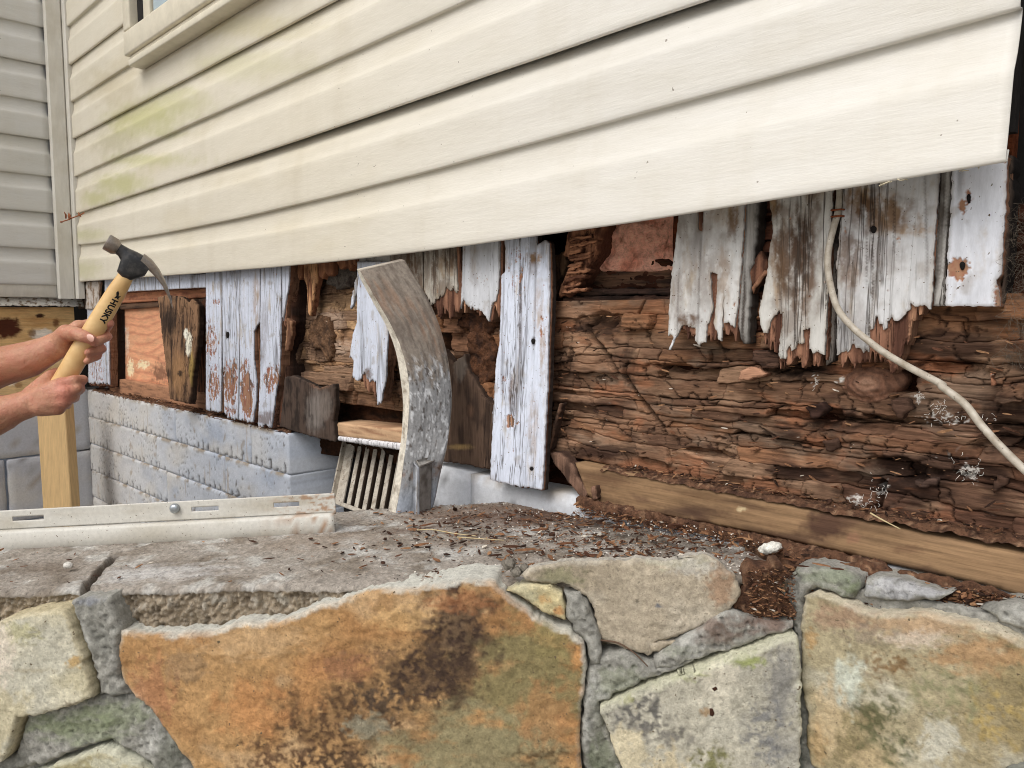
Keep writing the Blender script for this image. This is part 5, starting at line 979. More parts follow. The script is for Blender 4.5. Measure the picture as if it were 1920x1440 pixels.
# ================================================================== LOOSE THINGS
# ---- vinyl channel lying on the wall top
L0_, R0_ = at(-420, 1056, .985), at(628, 1000.5, .971); ax = (R0_ - L0_); Lc = np.linalg.norm(ax); ax /= Lc
bk_ = np.array([-ax[1], ax[0], 0]); bk_ /= np.linalg.norm(bk_); up_ = np.cross(ax, bk_)
if bk_ @ _F0 < 0: bk_ = -bk_
up_ = np.array([0, 0, 1.]) - ax * ax[2]; up_ /= np.linalg.norm(up_)
ch = thing('vinyl_channel', 'long beige vinyl siding channel with nail slots lying on the concrete wall top', 'channel', tuple((L0_ + R0_) / 2))
prof = [(.024, .001), (.002, .0), (.0, .002), (.0, .012), (.0004, .0215), (.002, .0242), (.005, .025), (.012, .0245), (.0135, .0225)]
xs = np.linspace(0, Lc, 120)
P = np.array([[L0_ + ax * x + bk_ * d + up_ * (h + .0006 * math.sin(x * 9)) for x in xs] for d, h in prof])
def ch_col(P):
    q = P.reshape(-1, 3); s = (q - L0_) @ ax; b = q[:, 2]; c = mixc(np.broadcast_to(lin(200, 197, 188), (len(q), 3)), lin(182, 176, 162), sm(fbm(s * 9, b * 40, 3), -.1, .5))
    c = mixc(c, lin(150, 108, 70), .8 * sm(s, Lc - .11, Lc - .02) * sm(fbm(s * 80, b * 200, 4), -.05, .3)); return c
M_chan = surf('dusty_vinyl', None, .5, .12, 200, (1, 1, 1), .25, .0008, .35, speck=(420, tuple(lin(84, 66, 48)), .70))
o = grid('front_leg', P, M_chan, ch, ch_col(P), True, False); o.modifiers.new('thickness', 'SOLIDIFY').thickness = .0013
xs = np.linspace(0, Lc, 720); hs_ = np.linspace(.024, .049, 15); P = np.array([[L0_ + ax * x + bk_ * (.014 + .001 * math.sin(x * 6)) + up_ * h for x in xs] for h in hs_])
def xof(px): 
    d = ray(px, 975); n = np.cross(ax, up_); t = ((L0_ + bk_ * .014 - EYE) @ n) / (d @ n); return (EYE + t * d - L0_) @ ax
slots = [(xof(22), xof(82)), (xof(360), xof(413)), (xof(515), xof(565)), (xof(-180), xof(-120))]
m, n = P.shape[:2]; F = []
for i in range(m - 1):
    for j in range(n - 1):
        if 6 <= i <= 8 and any(a < xs[j] and xs[j + 1] < b for a, b in slots): continue
        F.append((i * n + j, i * n + j + 1, (i + 1) * n + j + 1, (i + 1) * n + j))
o = mesh_obj('nail_flange', P.reshape(-1, 3), F, M_chan, ch, ch_col(P)); o.modifiers.new('thickness', 'SOLIDIFY').thickness = .0013
M_steel = surf('galvanised_steel', lin(176, 182, 186), .38, .2, 300, metal=.85, bump=.2)
nc = L0_ + ax * xof(331) + up_ * .0405
V, F = tube_geo([nc + bk_ * .014, nc + bk_ * .0105, nc + bk_ * .0085, nc + bk_ * .008], [.0062, .0062, .0048, .002], 18); mesh_obj('nail', V, F, M_steel, ch)

# ---- loose foundation vent
vent = thing('vent_grille', 'loose slatted foundation vent tilted in its opening beside the bent board', 'vent', tuple(house(-.05).to3([house(-.05).px(690, 940)])[0]))
def hp(px, py, v): p = house(v); return p.to3([p.px(px, py)])[0]
TL, TRr, BR, BLl = hp(652, 828, -.105), hp(770, 846, -.105), hp(745, 990, -.030), hp(628, 945, -.034)
def vp(s, t): return (TL * (1 - s) + TRr * s) * (1 - t) + (BLl * (1 - s) + BR * s) * t
vn = np.cross(TRr - TL, BLl - TL); vn /= np.linalg.norm(vn)
if vn @ (EYE - TL) < 0: vn = -vn
M_vent = surf('dirty_aluminium', lin(186, 178, 164), .6, .25, 160, bump=.4, metal=.05, big=(60, tuple(lin(110, 92, 72)), .6), speck=(300, tuple(lin(70, 54, 40)), .66))
def bar(name, s0, s1, t0, t1, th, off, parent, mat):
    c = [vp(s0, t0), vp(s1, t0), vp(s1, t1), vp(s0, t1)]; V = [p + vn * (off + th) for p in c] + [p + vn * off for p in c]
    o = mesh_obj(name, V, [(0, 1, 2, 3), (7, 6, 5, 4), (0, 4, 5, 1), (1, 5, 6, 2), (2, 6, 7, 3), (3, 7, 4, 0)], mat, parent, None, False)
    bm = bmesh.new(); bm.from_mesh(o.data); bmesh.ops.recalc_face_normals(bm, faces=bm.faces); bmesh.ops.bevel(bm, geom=bm.edges[:], offset=.0008, segments=1, affect='EDGES'); bm.to_mesh(o.data); bm.free(); return o
fr = bar('frame', 0, .15, 0, 1, .004, .0, vent, M_vent); bar('frame', .151, .95, .94, 1., .0045, .0, vent, M_vent); bar('frame', .151, .95, 0, .035, .0045, 0, vent, M_vent); bar('frame', .951, 1, 0, 1, .004, 0, vent, M_vent)
bar('frame_lip', .0, .02, 0, 1, .010, .004, vent, M_vent)
for i in range(6): s0 = .20 + i * .128; bar('slat', s0, s0 + .060, .036, .939, .0025, .0, vent, M_vent)
bar('insect_screen', .152, .949, .036, .939, .001, -.014, vent, surf('rusty_screen', lin(52, 40, 30), .9, .6, 900, bump=.8))
# insulation wad below the vent
plq = Plane((0, 0, 0), (1, 0, 0), (0, 0, 1))

# ---- the bent board
bent = thing('bent_board', 'grey weathered board bent into a bow, peeling away in front of the vent', 'board', tuple(at(735, 975, 1.06)))
LA = zm(*Z3, [(743, 166), (765, 222), (830, 342), (890, 452), (930, 562), (952, 682), (965, 802), (960, 952), (942, 1082), (925, 1202), (905, 1302), (888, 1385)])
LB = zm(*Z3, [(762, 172), (790, 222), (856, 336), (922, 452), (967, 562), (996, 682), (1002, 802), (992, 952), (976, 1082), (960, 1202), (940, 1320), (925, 1392)])
LC = zm(*Z3, [(975, 122), (1012, 180), (1082, 295), (1140, 425), (1178, 560), (1196, 660), (1206, 780), (1198, 900), (1178, 1040), (1150, 1150), (1128, 1260), (1105, 1350)])
nS = 16
A_ = catmull([at(x, y, 1.062) for x, y in LA], nS); B_ = catmull([at(x, y, 1.048) for x, y in LB], nS); C_ = catmull([at(x, y, 1.082 - .012 * (i > 7)) for i, (x, y) in enumerate(LC)], nS)
mS = len(A_); wS = 44; P = []; cB = []; iS = np.linspace(0, 1, mS)
M_bent = surf('grey_weathered_board', None, .85, .25, 200, (1, 1, 1), .4, .0012, .2)
s_ = np.linspace(0, 1, wS)
SS, TT_ = np.meshgrid(s_, iS); t6, k6 = np.meshgrid(np.arange(6) * .7, iS)
HH = .0010 * fbm(SS * 5, TT_ * 9, 11) + .0005 * sm(fbm(SS * 9, TT_ * 22, 12, 5, .65), .05, .12) * sm(abs(TT_ - .55), .4, .1) - .0004 * np.abs(pn(SS * 16, TT_ * 3.5, 13)) + .0005 * fbm(SS * 26, TT_ * 30, 14)
EH = .0006 * fbm(t6, k6 * 90, 7)
cf = mixc(np.broadcast_to(lin(140, 130, 119), (mS, wS, 3)), lin(112, 102, 93), sm(fbm(SS * 9, TT_ * 9, 21, 5, .65), -.2, .3))
cf = mixc(cf, lin(140, 108, 86), .55 * sm(abs(TT_ - .26 + .25 * (.6 - SS)), .15, .03) * sm(fbm(SS * 7, TT_ * 9, 22), -.2, .3))
cf = mixc(cf, lin(148, 149, 150), .85 * sm(TT_ + .15 * fbm(SS * 6, TT_ * 9, 28, 5, .65), .42, .48))
cf = mixc(cf, lin(204, 205, 206), .9 * sm(fbm(SS * 7, TT_ * 20, 23, 5, .65), .12, .2) * sm(abs(TT_ - .58), .24, .10)); cf = mixc(cf, lin(78, 70, 64), .85 * sm(fbm(SS * 8, TT_ * 26, 24, 5, .65), .2, .28) * sm(TT_, .3, .45))
cf = mixc(cf, lin(160, 168, 180), .75 * sm(TT_, .80, .9)); cf = mixc(cf, lin(120, 84, 60), .5 * sm(abs(TT_ - .8), .05, .01) * sm(fbm(SS * 6, TT_ * 30, 25), -.1, .3))
ce = mixc(np.broadcast_to(lin(212, 205, 190), (mS, 6, 3)), lin(140, 128, 112), sm(fbm(t6 * .4, k6 * 22, 26, 5, .65), -.1, .5)); cb = np.broadcast_to(lin(120, 110, 100), (mS, 6, 3)); cB = np.concatenate([ce, cf, cb], 1)
for i in range(mS):
    a, b, c = A_[i], B_[i], C_[i]; d_ = a - b
    T = B_[min(i + 1, mS - 1)] - B_[max(i - 1, 0)]; nrm = np.cross(c - b, T); nrm /= np.linalg.norm(nrm)
    if nrm @ (EYE - b) < 0: nrm = -nrm
    e = np.array([a + (b - a) * k for k in np.linspace(0, 1, 7)[:-1]]) + nrm[None] * EH[i][:, None]
    f = b + (c - b) * s_[:, None] + nrm * (HH[i] - .003 * (2 * np.abs(s_ - .5)) ** 8)[:, None]
    P.append(np.vstack([e, f, [c + d_ * k for k in np.linspace(.1, 1, 4)] + [a + (c - b) * k for k in (.6, .3)]]))
P = np.array(P); 
P[0, 6:6 + wS] += ((P[1, 6:6 + wS] - P[0, 6:6 + wS]) * (.9 * np.abs(fbm(s_ * 7, s_ * 0, 31, 3))[:, None] + 2.2 * sm(np.abs(s_ - .52), .05, .0)[:, None]))
m, n = P.shape[:2]; I = np.arange(m * n).reshape(m, n); In = np.roll(I, -1, 1); F = np.stack([I[:-1], In[:-1], In[1:], I[1:]], -1).reshape(-1, 4).tolist()
F += [tuple(I[0][::-1]), tuple(I[-1])]
o = mesh_obj('bowed_plank', P.reshape(-1, 3), F, M_bent, bent, cB.reshape(-1, 3)); sharp(o, 55)
# folded metal foot
M_zinc = surf('painted_sheet_metal', None, .6, .25, 160, bump=.4, spec=.3)
def sheet(name, pts, th, c1, c2, parent, seed, mat=None):
    P = np.array(pts); n = len(P); nrm = np.cross(P[1] - P[0], P[-1] - P[0]); nrm /= np.linalg.norm(nrm)
    pl = Plane(P[0], P[1] - P[0], np.cross(nrm, P[1] - P[0])); ab = np.array([[(p - pl.o) @ pl.ex, (p - pl.o) @ pl.ey] for p in P])
    if np.sum(ab[:, 0] * np.roll(ab[:, 1], -1) - np.roll(ab[:, 0], -1) * ab[:, 1]) < 0: ab = ab[::-1]
    return slab(name, pl, resample(ab, .004), .003, lambda V: .0012 * fbm(V[:, 0] * 40, V[:, 1] * 40, seed), lambda V, d: mixc(np.broadcast_to(c1, (len(V), 3)), c2, sm(fbm(V[:, 0] * 60, V[:, 1] * 60, seed + 1), -.1, .35)), mat or M_zinc, parent, th, .0006, seed=seed)
q3 = lambda x, y, Z: at(380 + x / 2.571, 440 + y / 2.571, Z)
sheet('foot_flange', [q3(1042, 1385, 1.034), q3(1100, 1382, 1.060), q3(1114, 1095, 1.062), q3(1048, 1125, 1.036)], .004, lin(132, 126, 120), lin(92, 84, 76), bent, 41)
sheet('foot_flange', [q3(1026, 1098, 1.040), q3(1046, 1122, 1.035), q3(1040, 1386, 1.033), q3(1030, 1380, 1.040)], .004, lin(190, 194, 200), lin(150, 150, 150), bent, 42)
sheet('foot_flange', [q3(1028, 1096, 1.044), q3(1108, 1080, 1.068), q3(1114, 1096, 1.060), q3(1046, 1124, 1.034)], .003, lin(150, 146, 140), lin(110, 100, 90), bent, 43)

# ---- grey cable
cab = [(945, 150, -.026), (945, 230, -.024), (935, 330, -.022), (905, 440, -.018), (882, 560, -.014), (888, 680, -.014), (928, 830, -.012), (1000, 930, -.010), (1110, 1025, -.006), (1210, 1095, -.002), (1320, 1158, .002), (1480, 1242, .010)]
pts = [hp(1240 + x / 2.8235, 280 + y / 2.8235, v) for x, y, v in cab] + [hp(1240 + x / 2.666, 640 + y / 2.666, v) for x, y, v in [(1405, 228, .014), (1515, 312, .018), (1600, 420, .022), (1700, 530, .026), (1815, 642, .030), (1990, 800, .04), (2300, 1080, .05)]]
V, F = tube_geo(catmull(pts, 12), .0031, 14)
def cab_m():
    k = NT('grey_cable'); nz = k.noise(90, (1, 1, 1), 5, .6); c = k.mix(k.rng(nz, .35, .7), tuple(lin(190, 182, 168)), tuple(lin(146, 134, 116))); c = k.mix(k.rng(k.noise(400), .66, .7), c, tuple(lin(70, 58, 46)))
    k.l(c, k.b.inputs['Base Color']); k.b.inputs['Roughness'].default_value = .55; k.l(k.bump(nz, .3, .001), k.b.inputs['Normal']); return k.m
cable = thing('cable', 'grey-beige electric cable hanging across the grey boards and rotten beam', 'cable', tuple(pts[6]))
mesh_obj('cable_sheath', V, F, cab_m(), cable)
M_clip = surf('rusty_clip', lin(120, 62, 34), .8, .4, 300)
for yy_ in (322, 356):
    c0 = hp(1240 + 934 / 2.8235, 280 + yy_ / 2.8235, -.0205); V, F = tube_geo(np.array([c0 + (-.006, .004, 0), c0 + (-.0045, -.004, 0), c0 + (.0045, -.004, 0), c0 + (.006, .004, 0)]), .0009, 6); mesh_obj('staple', V, F, M_clip, cable)

# ---- timber post in the corner
p0, p1 = at(104, 768, 2.16), at(116, 952, 2.16); axp = (p0 - p1) / np.linalg.norm(p0 - p1); p_lo = p1 - axp * (p1[2] / axp[2]); p_hi = p0 + axp * .03
wd = np.array([.80, .60, 0]); wd -= axp * (wd @ axp); wd /= np.linalg.norm(wd); dd_ = np.cross(axp, wd)
post = thing('timber_post', 'pale new timber post standing in the corner below the hands', 'post', tuple(p_lo))
nP = 160; tz = np.linspace(0, 1, nP); ring = [(-.044, -.0165), (-.042, -.0185), (-.02, -.019), (0, -.019), (.02, -.019), (.042, -.0185), (.044, -.0165), (.0445, 0), (.044, .0165), (.042, .0185), (0, .019), (-.042, .0185), (-.044, .0165), (-.0445, 0)]
P = np.array([[p_lo + (p_hi - p_lo) * t + wd * a + dd_ * b for a, b in ring + ring[:1]] for t in tz]); LL = np.linalg.norm(p_hi - p_lo)
# finer face for the grain
cc = []
for t in tz:
    aa = np.array([a + b * 2 for a, b in ring + ring[:1]]); cc.append(mixc(np.broadcast_to(lin(206, 168, 112), (len(aa), 3)), lin(178, 134, 80), sm(fbm(aa * 120, np.full(len(aa), t * 3), 5), -.1, .4)))
M_post = surf('new_pine', lin(198, 166, 118), .65, .22, 40, (4, 4, .18), .25, .001, .3)
o = grid('post_body', P, M_post, post, None, True, True); sharp(o, 40)

# ---- hammer
M_ash = NT('hickory'); k_ = M_ash; nz = k_.noise(30, (1, 1, 1), 5, .6)
c_ = k_.mix(k_.rng(nz, .3, .7), tuple(lin(226, 192, 136)), tuple(lin(204, 162, 104))); c_ = k_.mix(k_.rng(k_.noise(18), .6, .72, 0, .6), c_, tuple(lin(160, 118, 74)))
k_.l(c_, k_.b.inputs['Base Color']); k_.b.inputs['Roughness'].default_value = .42; k_.l(k_.bump(nz, .15, .001), k_.b.inputs['Normal']); M_ash = k_.m
M_blk2 = surf('black_lacquer', lin(38, 38, 40), .35, .3, 120, bump=.15, spec=.5, big=(90, tuple(lin(96, 92, 88)), .5))
M_stl = surf('worn_steel', lin(150, 142, 134), .38, .25, 160, bump=.2, metal=.8, big=(50, tuple(lin(110, 84, 66)), .5))
q1 = lambda x, y, Z=1.2: at(x / 3.79, 440 + y / 3.79, Z)
Hb, Ht = q1(395, 1130), q1(915, 262); Ax = (Ht - Hb); HL = np.linalg.norm(Ax); Ax /= HL
view = (EYE - Ht); view /= np.linalg.norm(view); Bx = np.cross(view, Ax); Bx /= np.linalg.norm(Bx)
if Bx @ _R < 0: Bx = -Bx
Nx = np.cross(Ax, Bx)
if Nx @ view < 0: Nx = -Nx
ham = thing('hammer', 'claw hammer with pale wooden handle and black head held in both hands', 'hammer', tuple(Hb))
def hw(t): return .0142 + .0016 * math.sin(t * math.pi * 1.1 + .4) - .0022 * sm(t, .8, 1.) + .002 * sm(t, .12, 0)
segs = 28; V = []; ts = np.linspace(0, 1, 40)
for t in ts:
    for j in range(segs): a = 2 * math.pi * j / segs; V.append(Hb + Ax * HL * t + Bx * hw(t) * math.cos(a) + Nx * hw(t) * .80 * math.sin(a))
F = [(i * segs + j, i * segs + (j + 1) % segs, (i + 1) * segs + (j + 1) % segs, (i + 1) * segs + j) for i in range(39) for j in range(segs)] + [tuple(range(segs))[::-1], tuple(39 * segs + j for j in range(segs))]
handle = mesh_obj('handle', V, F, M_ash, ham)
# head: rings along Hd
Hd = .90 * _R - .40 * _U + .52 * _F; Hd -= Ax * (Hd @ Ax); Hd /= np.linalg.norm(Hd); Wd = np.cross(Ax, Hd); Hc = Ht + Ax * .016
def loft(name, rings, mat, parent, seg=22):
    V = []
    for (h, off, ha, hw_, pw) in rings:
        for j in range(seg):
            a = 2 * math.pi * j / seg; c, s = math.cos(a), math.sin(a); c = math.copysign(abs(c) ** pw, c); s = math.copysign(abs(s) ** pw, s); V.append(Hc + Hd * h + Ax * (off + ha * s) + Wd * hw_ * c)
    n = len(rings); F = [(i * seg + j, i * seg + (j + 1) % seg, (i + 1) * seg + (j + 1) % seg, (i + 1) * seg + j) for i in range(n - 1) for j in range(seg)] + [tuple(range(seg))[::-1], tuple((n - 1) * seg + j for j in range(seg))]
    o = mesh_obj(name, V, F, mat, parent); bm = bmesh.new(); bm.from_mesh(o.data); bmesh.ops.recalc_face_normals(bm, faces=bm.faces); bm.to_mesh(o.data); bm.free(); sharp(o, 45); return o
hd = loft('head', [(-.029, .0075, .0088, .0088, 1), (-.024, .007, .009, .009, .9), (-.018, .005, .011, .0095, .8), (-.0145, -.004, .020, .0118, .7), (-.004, -.006, .023, .0135, .6), (.008, -.005, .022, .0135, .6), (.016, -.001, .0175, .013, .6), (.022, .002, .0125, .0125, .7)], M_blk2, ham)
loft('poll', [(-.0475, .0085, .0105, .0105, 1), (-.0472, .0085, .0122, .0122, 1), (-.0455, .0085, .0128, .0128, 1), (-.034, .008, .0128, .0128, 1), (-.0285, .0076, .0094, .0094, 1)], M_stl, ham)
loft('claw', [(.006, .0125, .0075, .0128, .6), (.02, .0095, .0080, .0134, .6), (.035, .0035, .0066, .0134, .6), (.05, -.0055, .0048, .0128, .6), (.062, -.0150, .0034, .0118, .6), (.072, -.0245, .0022, .0108, .6), (.080, -.034, .0009, .0098, .6)], M_stl, ham)
# printed word and mark on the handle
M_ink = surf('black_ink', (.012, .012, .012), .6, .2, 90, bump=0)
def on_handle(name, tv, tf, along0, w0):
    V = []
    for x, y in tv:
        s = along0 - x; t = s / HL; r = hw(t); w = w0 + y; V.append(Hb + Ax * s + Bx * w + Nx * (.80 * math.sqrt(max(r * r - w * w, 1e-7)) + .00025))
    return mesh_obj(name, V, tf, M_ink, handle, None, False)
cu = bpy.data.curves.new('lettering', 'FONT'); cu.body = 'HUSKY'; cu.size = .0125; cu.offset = .0005; cu.space_character = 1.05
to = bpy.data.objects.new('lettering_curve', cu); COL.objects.link(to); bpy.context.view_layer.update()
tm = bpy.data.meshes.new_from_object(to.evaluated_get(bpy.context.evaluated_depsgraph_get())); bpy.data.objects.remove(to)
bm = bmesh.new(); bm.from_mesh(tm); bmesh.ops.remove_doubles(bm, verts=bm.verts, dist=1e-6); bmesh.ops.triangulate(bm, faces=bm.faces); bmesh.ops.subdivide_edges(bm, edges=bm.edges[:], cuts=2, use_grid_fill=True); bmesh.ops.triangulate(bm, faces=bm.faces)
bm.verts.index_update(); wtx = max(v.co.x for v in bm.verts); tv = [(v.co.x * .042 / wtx, v.co.y) for v in bm.verts]; tf = [[v.index for v in f.verts] for f in bm.faces]; bm.free(); bpy.data.meshes.remove(tm)
s_txt = (q1(815, 452) - Hb) @ Ax; w_txt = (q1(782, 530) - Hb) @ Bx
on_handle('lettering', tv, tf, s_txt, w_txt - .0045)
mk = [(0, .0), (.004, -.001), (.0085, .0015), (.0135, .0), (.0115, .0035), (.0135, .007), (.010, .0058), (.006, .0075), (.0075, .0045), (.003, .003)]
pl0 = [(x - .0145, y + .001) for x, y in mk]
mm = [Vector(p) for p in resample(pl0, .0012)]; Vv, _, Ff, *_ = delaunay_2d_cdt(mm, [(i, (i + 1) % len(mm)) for i in range(len(mm))], [], 1, 1e-7)
on_handle('printed_mark', [tuple(v) for v in Vv], [list(f) for f in Ff], s_txt, w_txt - .0045)

# ---- the person holding it (stands left of the picture)
def capsule(p, q, r0, r1, seg=16, rings=5):
    p, q = np.asarray(p, float), np.asarray(q, float); d = q - p; L = np.linalg.norm(d); d = d / (L + 1e-9); u = np.cross(d, [.31, .22, .92]); u /= np.linalg.norm(u); w = np.cross(d, u); V = []; prof = []
    for i in range(rings + 1): a = math.pi / 2 * i / rings; prof.append((-r0 * math.cos(a), max(r0 * math.sin(a), 1e-5)))
    for i in range(rings + 1): a = math.pi / 2 * i / rings; prof.append((L + r1 * math.sin(a), max(r1 * math.cos(a), 1e-5)))
    for h, r in prof:
        for k in range(seg): a = 2 * math.pi * k / seg; V.append(p + d * h + r * (math.cos(a) * u + math.sin(a) * w))
    n = len(prof); F = [(i * seg + k, i * seg + (k + 1) % seg, (i + 1) * seg + (k + 1) % seg, (i + 1) * seg + k) for i in range(n - 1) for k in range(seg)] + [tuple(range(seg))[::-1], tuple((n - 1) * seg + k for k in range(seg))]
    return np.array(V), F
def fuse(name, caps, mat, parent, voxel, smooth=6, colf=None):
    V, F, k = [], [], 0
    for c in caps:
        v, f = capsule(*c); V.append(v); F += [tuple(i + k for i in g) for g in f]; k += len(v)
    o = mesh_obj(name, np.vstack(V), F, mat, parent)
    rm = o.modifiers.new('r', 'REMESH'); rm.mode = 'VOXEL'; rm.voxel_size = voxel; rm.use_smooth_shade = True
    s = o.modifiers.new('s', 'SMOOTH'); s.iterations = smooth; s.factor = .5
    bpy.context.view_layer.update(); me = bpy.data.meshes.new_from_object(o.evaluated_get(bpy.context.evaluated_depsgraph_get())); o.modifiers.clear(); old = o.data; o.data = me; bpy.data.meshes.remove(old); me.name = name
    if colf is not None:
        co = np.empty(len(me.vertices) * 3); me.vertices.foreach_get('co', co); co = co.reshape(-1, 3) + (base_of(parent) if parent is not None else 0); c4 = np.ones((len(co), 4), np.float32); c4[:, :3] = np.clip(colf(co), 0, 1)
        a = me.attributes.new('Col', 'FLOAT_COLOR', 'POINT'); a.data.foreach_set('color', c4.ravel())
    return o
def chain(pts, rad): return [(pts[i], pts[i + 1], rad[i], rad[i + 1]) for i in range(len(pts) - 1)]
def W(X, Z, z): return np.array([EYE[0] + _R[0] * X + _F0[0] * Z, EYE[1] + _R[1] * X + _F0[1] * Z, z])
caps = []
hz = lambda L: [at(x, y, Z) for x, y, Z in L]
SHL, SHR = W(-1.17, 1.36, 1.40), W(-1.17, .98, 1.40)
EL1, EL2 = at(-205, 765, 1.24), at(-225, 862, 1.14)
# far (left) arm and hand
caps += chain([SHL, EL1], [.055, .046]); caps += chain([EL1] + hz([(-110, 722, 1.225), (0, 688, 1.215), (53, 674, 1.212), (92, 656, 1.212), (110, 646, 1.212)]), [.044, .044, .0315, .0285, .0225, .0210])
wr1 = (108, 648, 1.212)
for kx, r in [((148, 614, 1.222), .0125), ((149, 630, 1.226), .0125), ((145, 646, 1.226), .0120), ((138, 658, 1.222), .0110)]: caps += chain(hz([wr1, ((wr1[0] + kx[0]) / 2, (wr1[1] + kx[1]) / 2, 1.219), kx]), [.017, .0145, r])
caps += chain(hz([(148, 614, 1.222), (180, 606, 1.236), (200, 612, 1.226), (205, 606, 1.205)]), [.0105, .0092, .0085, .0074])
caps += chain(hz([(149, 630, 1.226), (184, 624, 1.240), (201, 631, 1.214), (176, 643, 1.1835)]), [.0100, .0084, .0078, .0064])
caps += chain(hz([(145, 646, 1.226), (178, 646, 1.239), (191, 654, 1.211), (165, 661, 1.1845)]), [.0095, .0080, .0074, .0061])
caps += chain(hz([(138, 658, 1.222), (170, 661, 1.235), (183, 668, 1.209), (163, 677, 1.187)]), [.0088, .0070, .0064, .0055])
caps += chain(hz([(112, 640, 1.207), (124, 624, 1.196), (144, 626, 1.180), (158, 631, 1.1765), (171, 636, 1.178)]), [.0165, .0135, .0104, .0098, .0078])
# near (right) arm and hand
caps += chain([SHR, EL2], [.055, .046]); caps += chain([EL2] + hz([(-100, 812, 1.155), (0, 776, 1.165), (30, 765, 1.168), (52, 758, 1.170)]), [.043, .043, .0285, .0225, .0215])
wr2 = (50, 757, 1.172)
K2 = [((116, 722, 1.172), .0125), ((121, 737, 1.168), .0130), ((118, 752, 1.169), .0125), ((108, 765, 1.172), .0115)]
for kx, r in K2: caps += chain(hz([wr2, ((wr2[0] + kx[0]) / 2, (wr2[1] + kx[1]) / 2, 1.169), kx]), [.0175, .0165, r])
caps += chain(hz([(116, 722, 1.172), (140, 713, 1.176), (155, 712, 1.190), (150, 716, 1.222), (125, 716, 1.235)]), [.0106, .0086, .0080, .0074, .0068])
caps += chain(hz([(121, 737, 1.168), (144, 728, 1.176), (150, 730, 1.196), (140, 734, 1.224), (115, 730, 1.236)]), [.0108, .0084, .0078, .0074, .0068])
caps += chain(hz([(118, 752, 1.169), (136, 744, 1.178), (140, 746, 1.198), (128, 748, 1.224), (105, 742, 1.234)]), [.0104, .0080, .0074, .0070, .0064])
caps += chain(hz([(108, 765, 1.172), (122, 758, 1.180), (126, 760, 1.198), (114, 762, 1.22), (95, 755, 1.23)]), [.0095, .0070, .0064, .0060, .0056])
caps += chain(hz([(62, 742, 1.180), (80, 722, 1.192), (94, 706, 1.203), (106, 699, 1.213)]), [.0165, .0135, .0105, .0085])
caps += chain(hz([(80, 738, 1.185), (104, 735, 1.19), (110, 752, 1.19)]), [.018, .018, .015])
# trunk, head and legs
CH, BEL, PEL, NK = W(-1.20, 1.17, 1.30), W(-1.20, 1.17, 1.10), W(-1.21, 1.17, .92), W(-1.185, 1.17, 1.45)
for s in (-1, 1):
    caps += chain([W(-1.20, 1.17 + s * .11, 1.34), W(-1.20, 1.17 + s * .09, 1.12), W(-1.21, 1.17 + s * .09, .93)], [.105, .095, .105]); caps += chain([W(-1.19, 1.17 + s * .05, 1.41), SHL if s > 0 else SHR], [.07, .06])
    caps += chain([W(-1.21, 1.17 + s * .10, .90), W(-1.19, 1.17 + s * .115, .50), W(-1.23, 1.17 + s * .12, .09)], [.09, .058, .042]); caps += chain([W(-1.24, 1.17 + s * .12, .05), W(-1.08, 1.17 + s * .13, .035)], [.042, .034])
caps += chain([CH, NK, W(-1.16, 1.17, 1.50)], [.10, .058, .056]); HDc = W(-1.14, 1.17, 1.60)
caps += chain([HDc + (0, 0, -.055) + _R * .02, HDc + (0, 0, .02), HDc + (0, 0, .04) - _R * .02], [.062, .076, .080]); caps += chain([HDc + _R * .078 + (0, 0, .012), HDc + _R * .096 + (0, 0, -.018)], [.010, .015])
for s in (-1, 1): caps += chain([HDc + _F0 * s * .076 + (0, 0, .015) - _R * .005, HDc + _F0 * s * .078 + (0, 0, -.025) + _R * .003], [.013, .009])
for s in (-1, 1): caps += chain([HDc + _F0 * s * .018 + _R * .066 + (0, 0, .028), HDc + _F0 * s * .045 + _R * .056 + (0, 0, .026)], [.014, .012])
caps += chain([HDc + _R * .070 + _F0 * .02 + (0, 0, -.05), HDc + _R * .070 - _F0 * .02 + (0, 0, -.05)], [.013, .013]); caps += chain([HDc + _R * .055 + (0, 0, -.088), HDc + _R * .06 + (0, 0, -.085)], [.026, .026])
def skin_c(P):
    a = (P - EYE) @ _R; b = P[:, 2]; d = (P - EYE) @ _F0
    c = np.broadcast_to(lin(196, 148, 120), (len(P), 3)); c = mixc(c, lin(172, 116, 92), sm(fbm(a * 40, b * 40 + d * 20, 3, 4), -.1, .45) * .8); c = mixc(c, lin(176, 128, 98), .8 * sm(a, -.70, -.80))
    for q in hz([(171, 636, 1.178), (205, 608, 1.205), (150, 716, 1.19), (119, 722, 1.165), (122, 737, 1.16), (119, 752, 1.16), (200, 632, 1.21), (190, 655, 1.21)]): c = mixc(c, lin(208, 128, 112), .55 * sm(np.linalg.norm(P - q, axis=1), .018, .004))
    return c
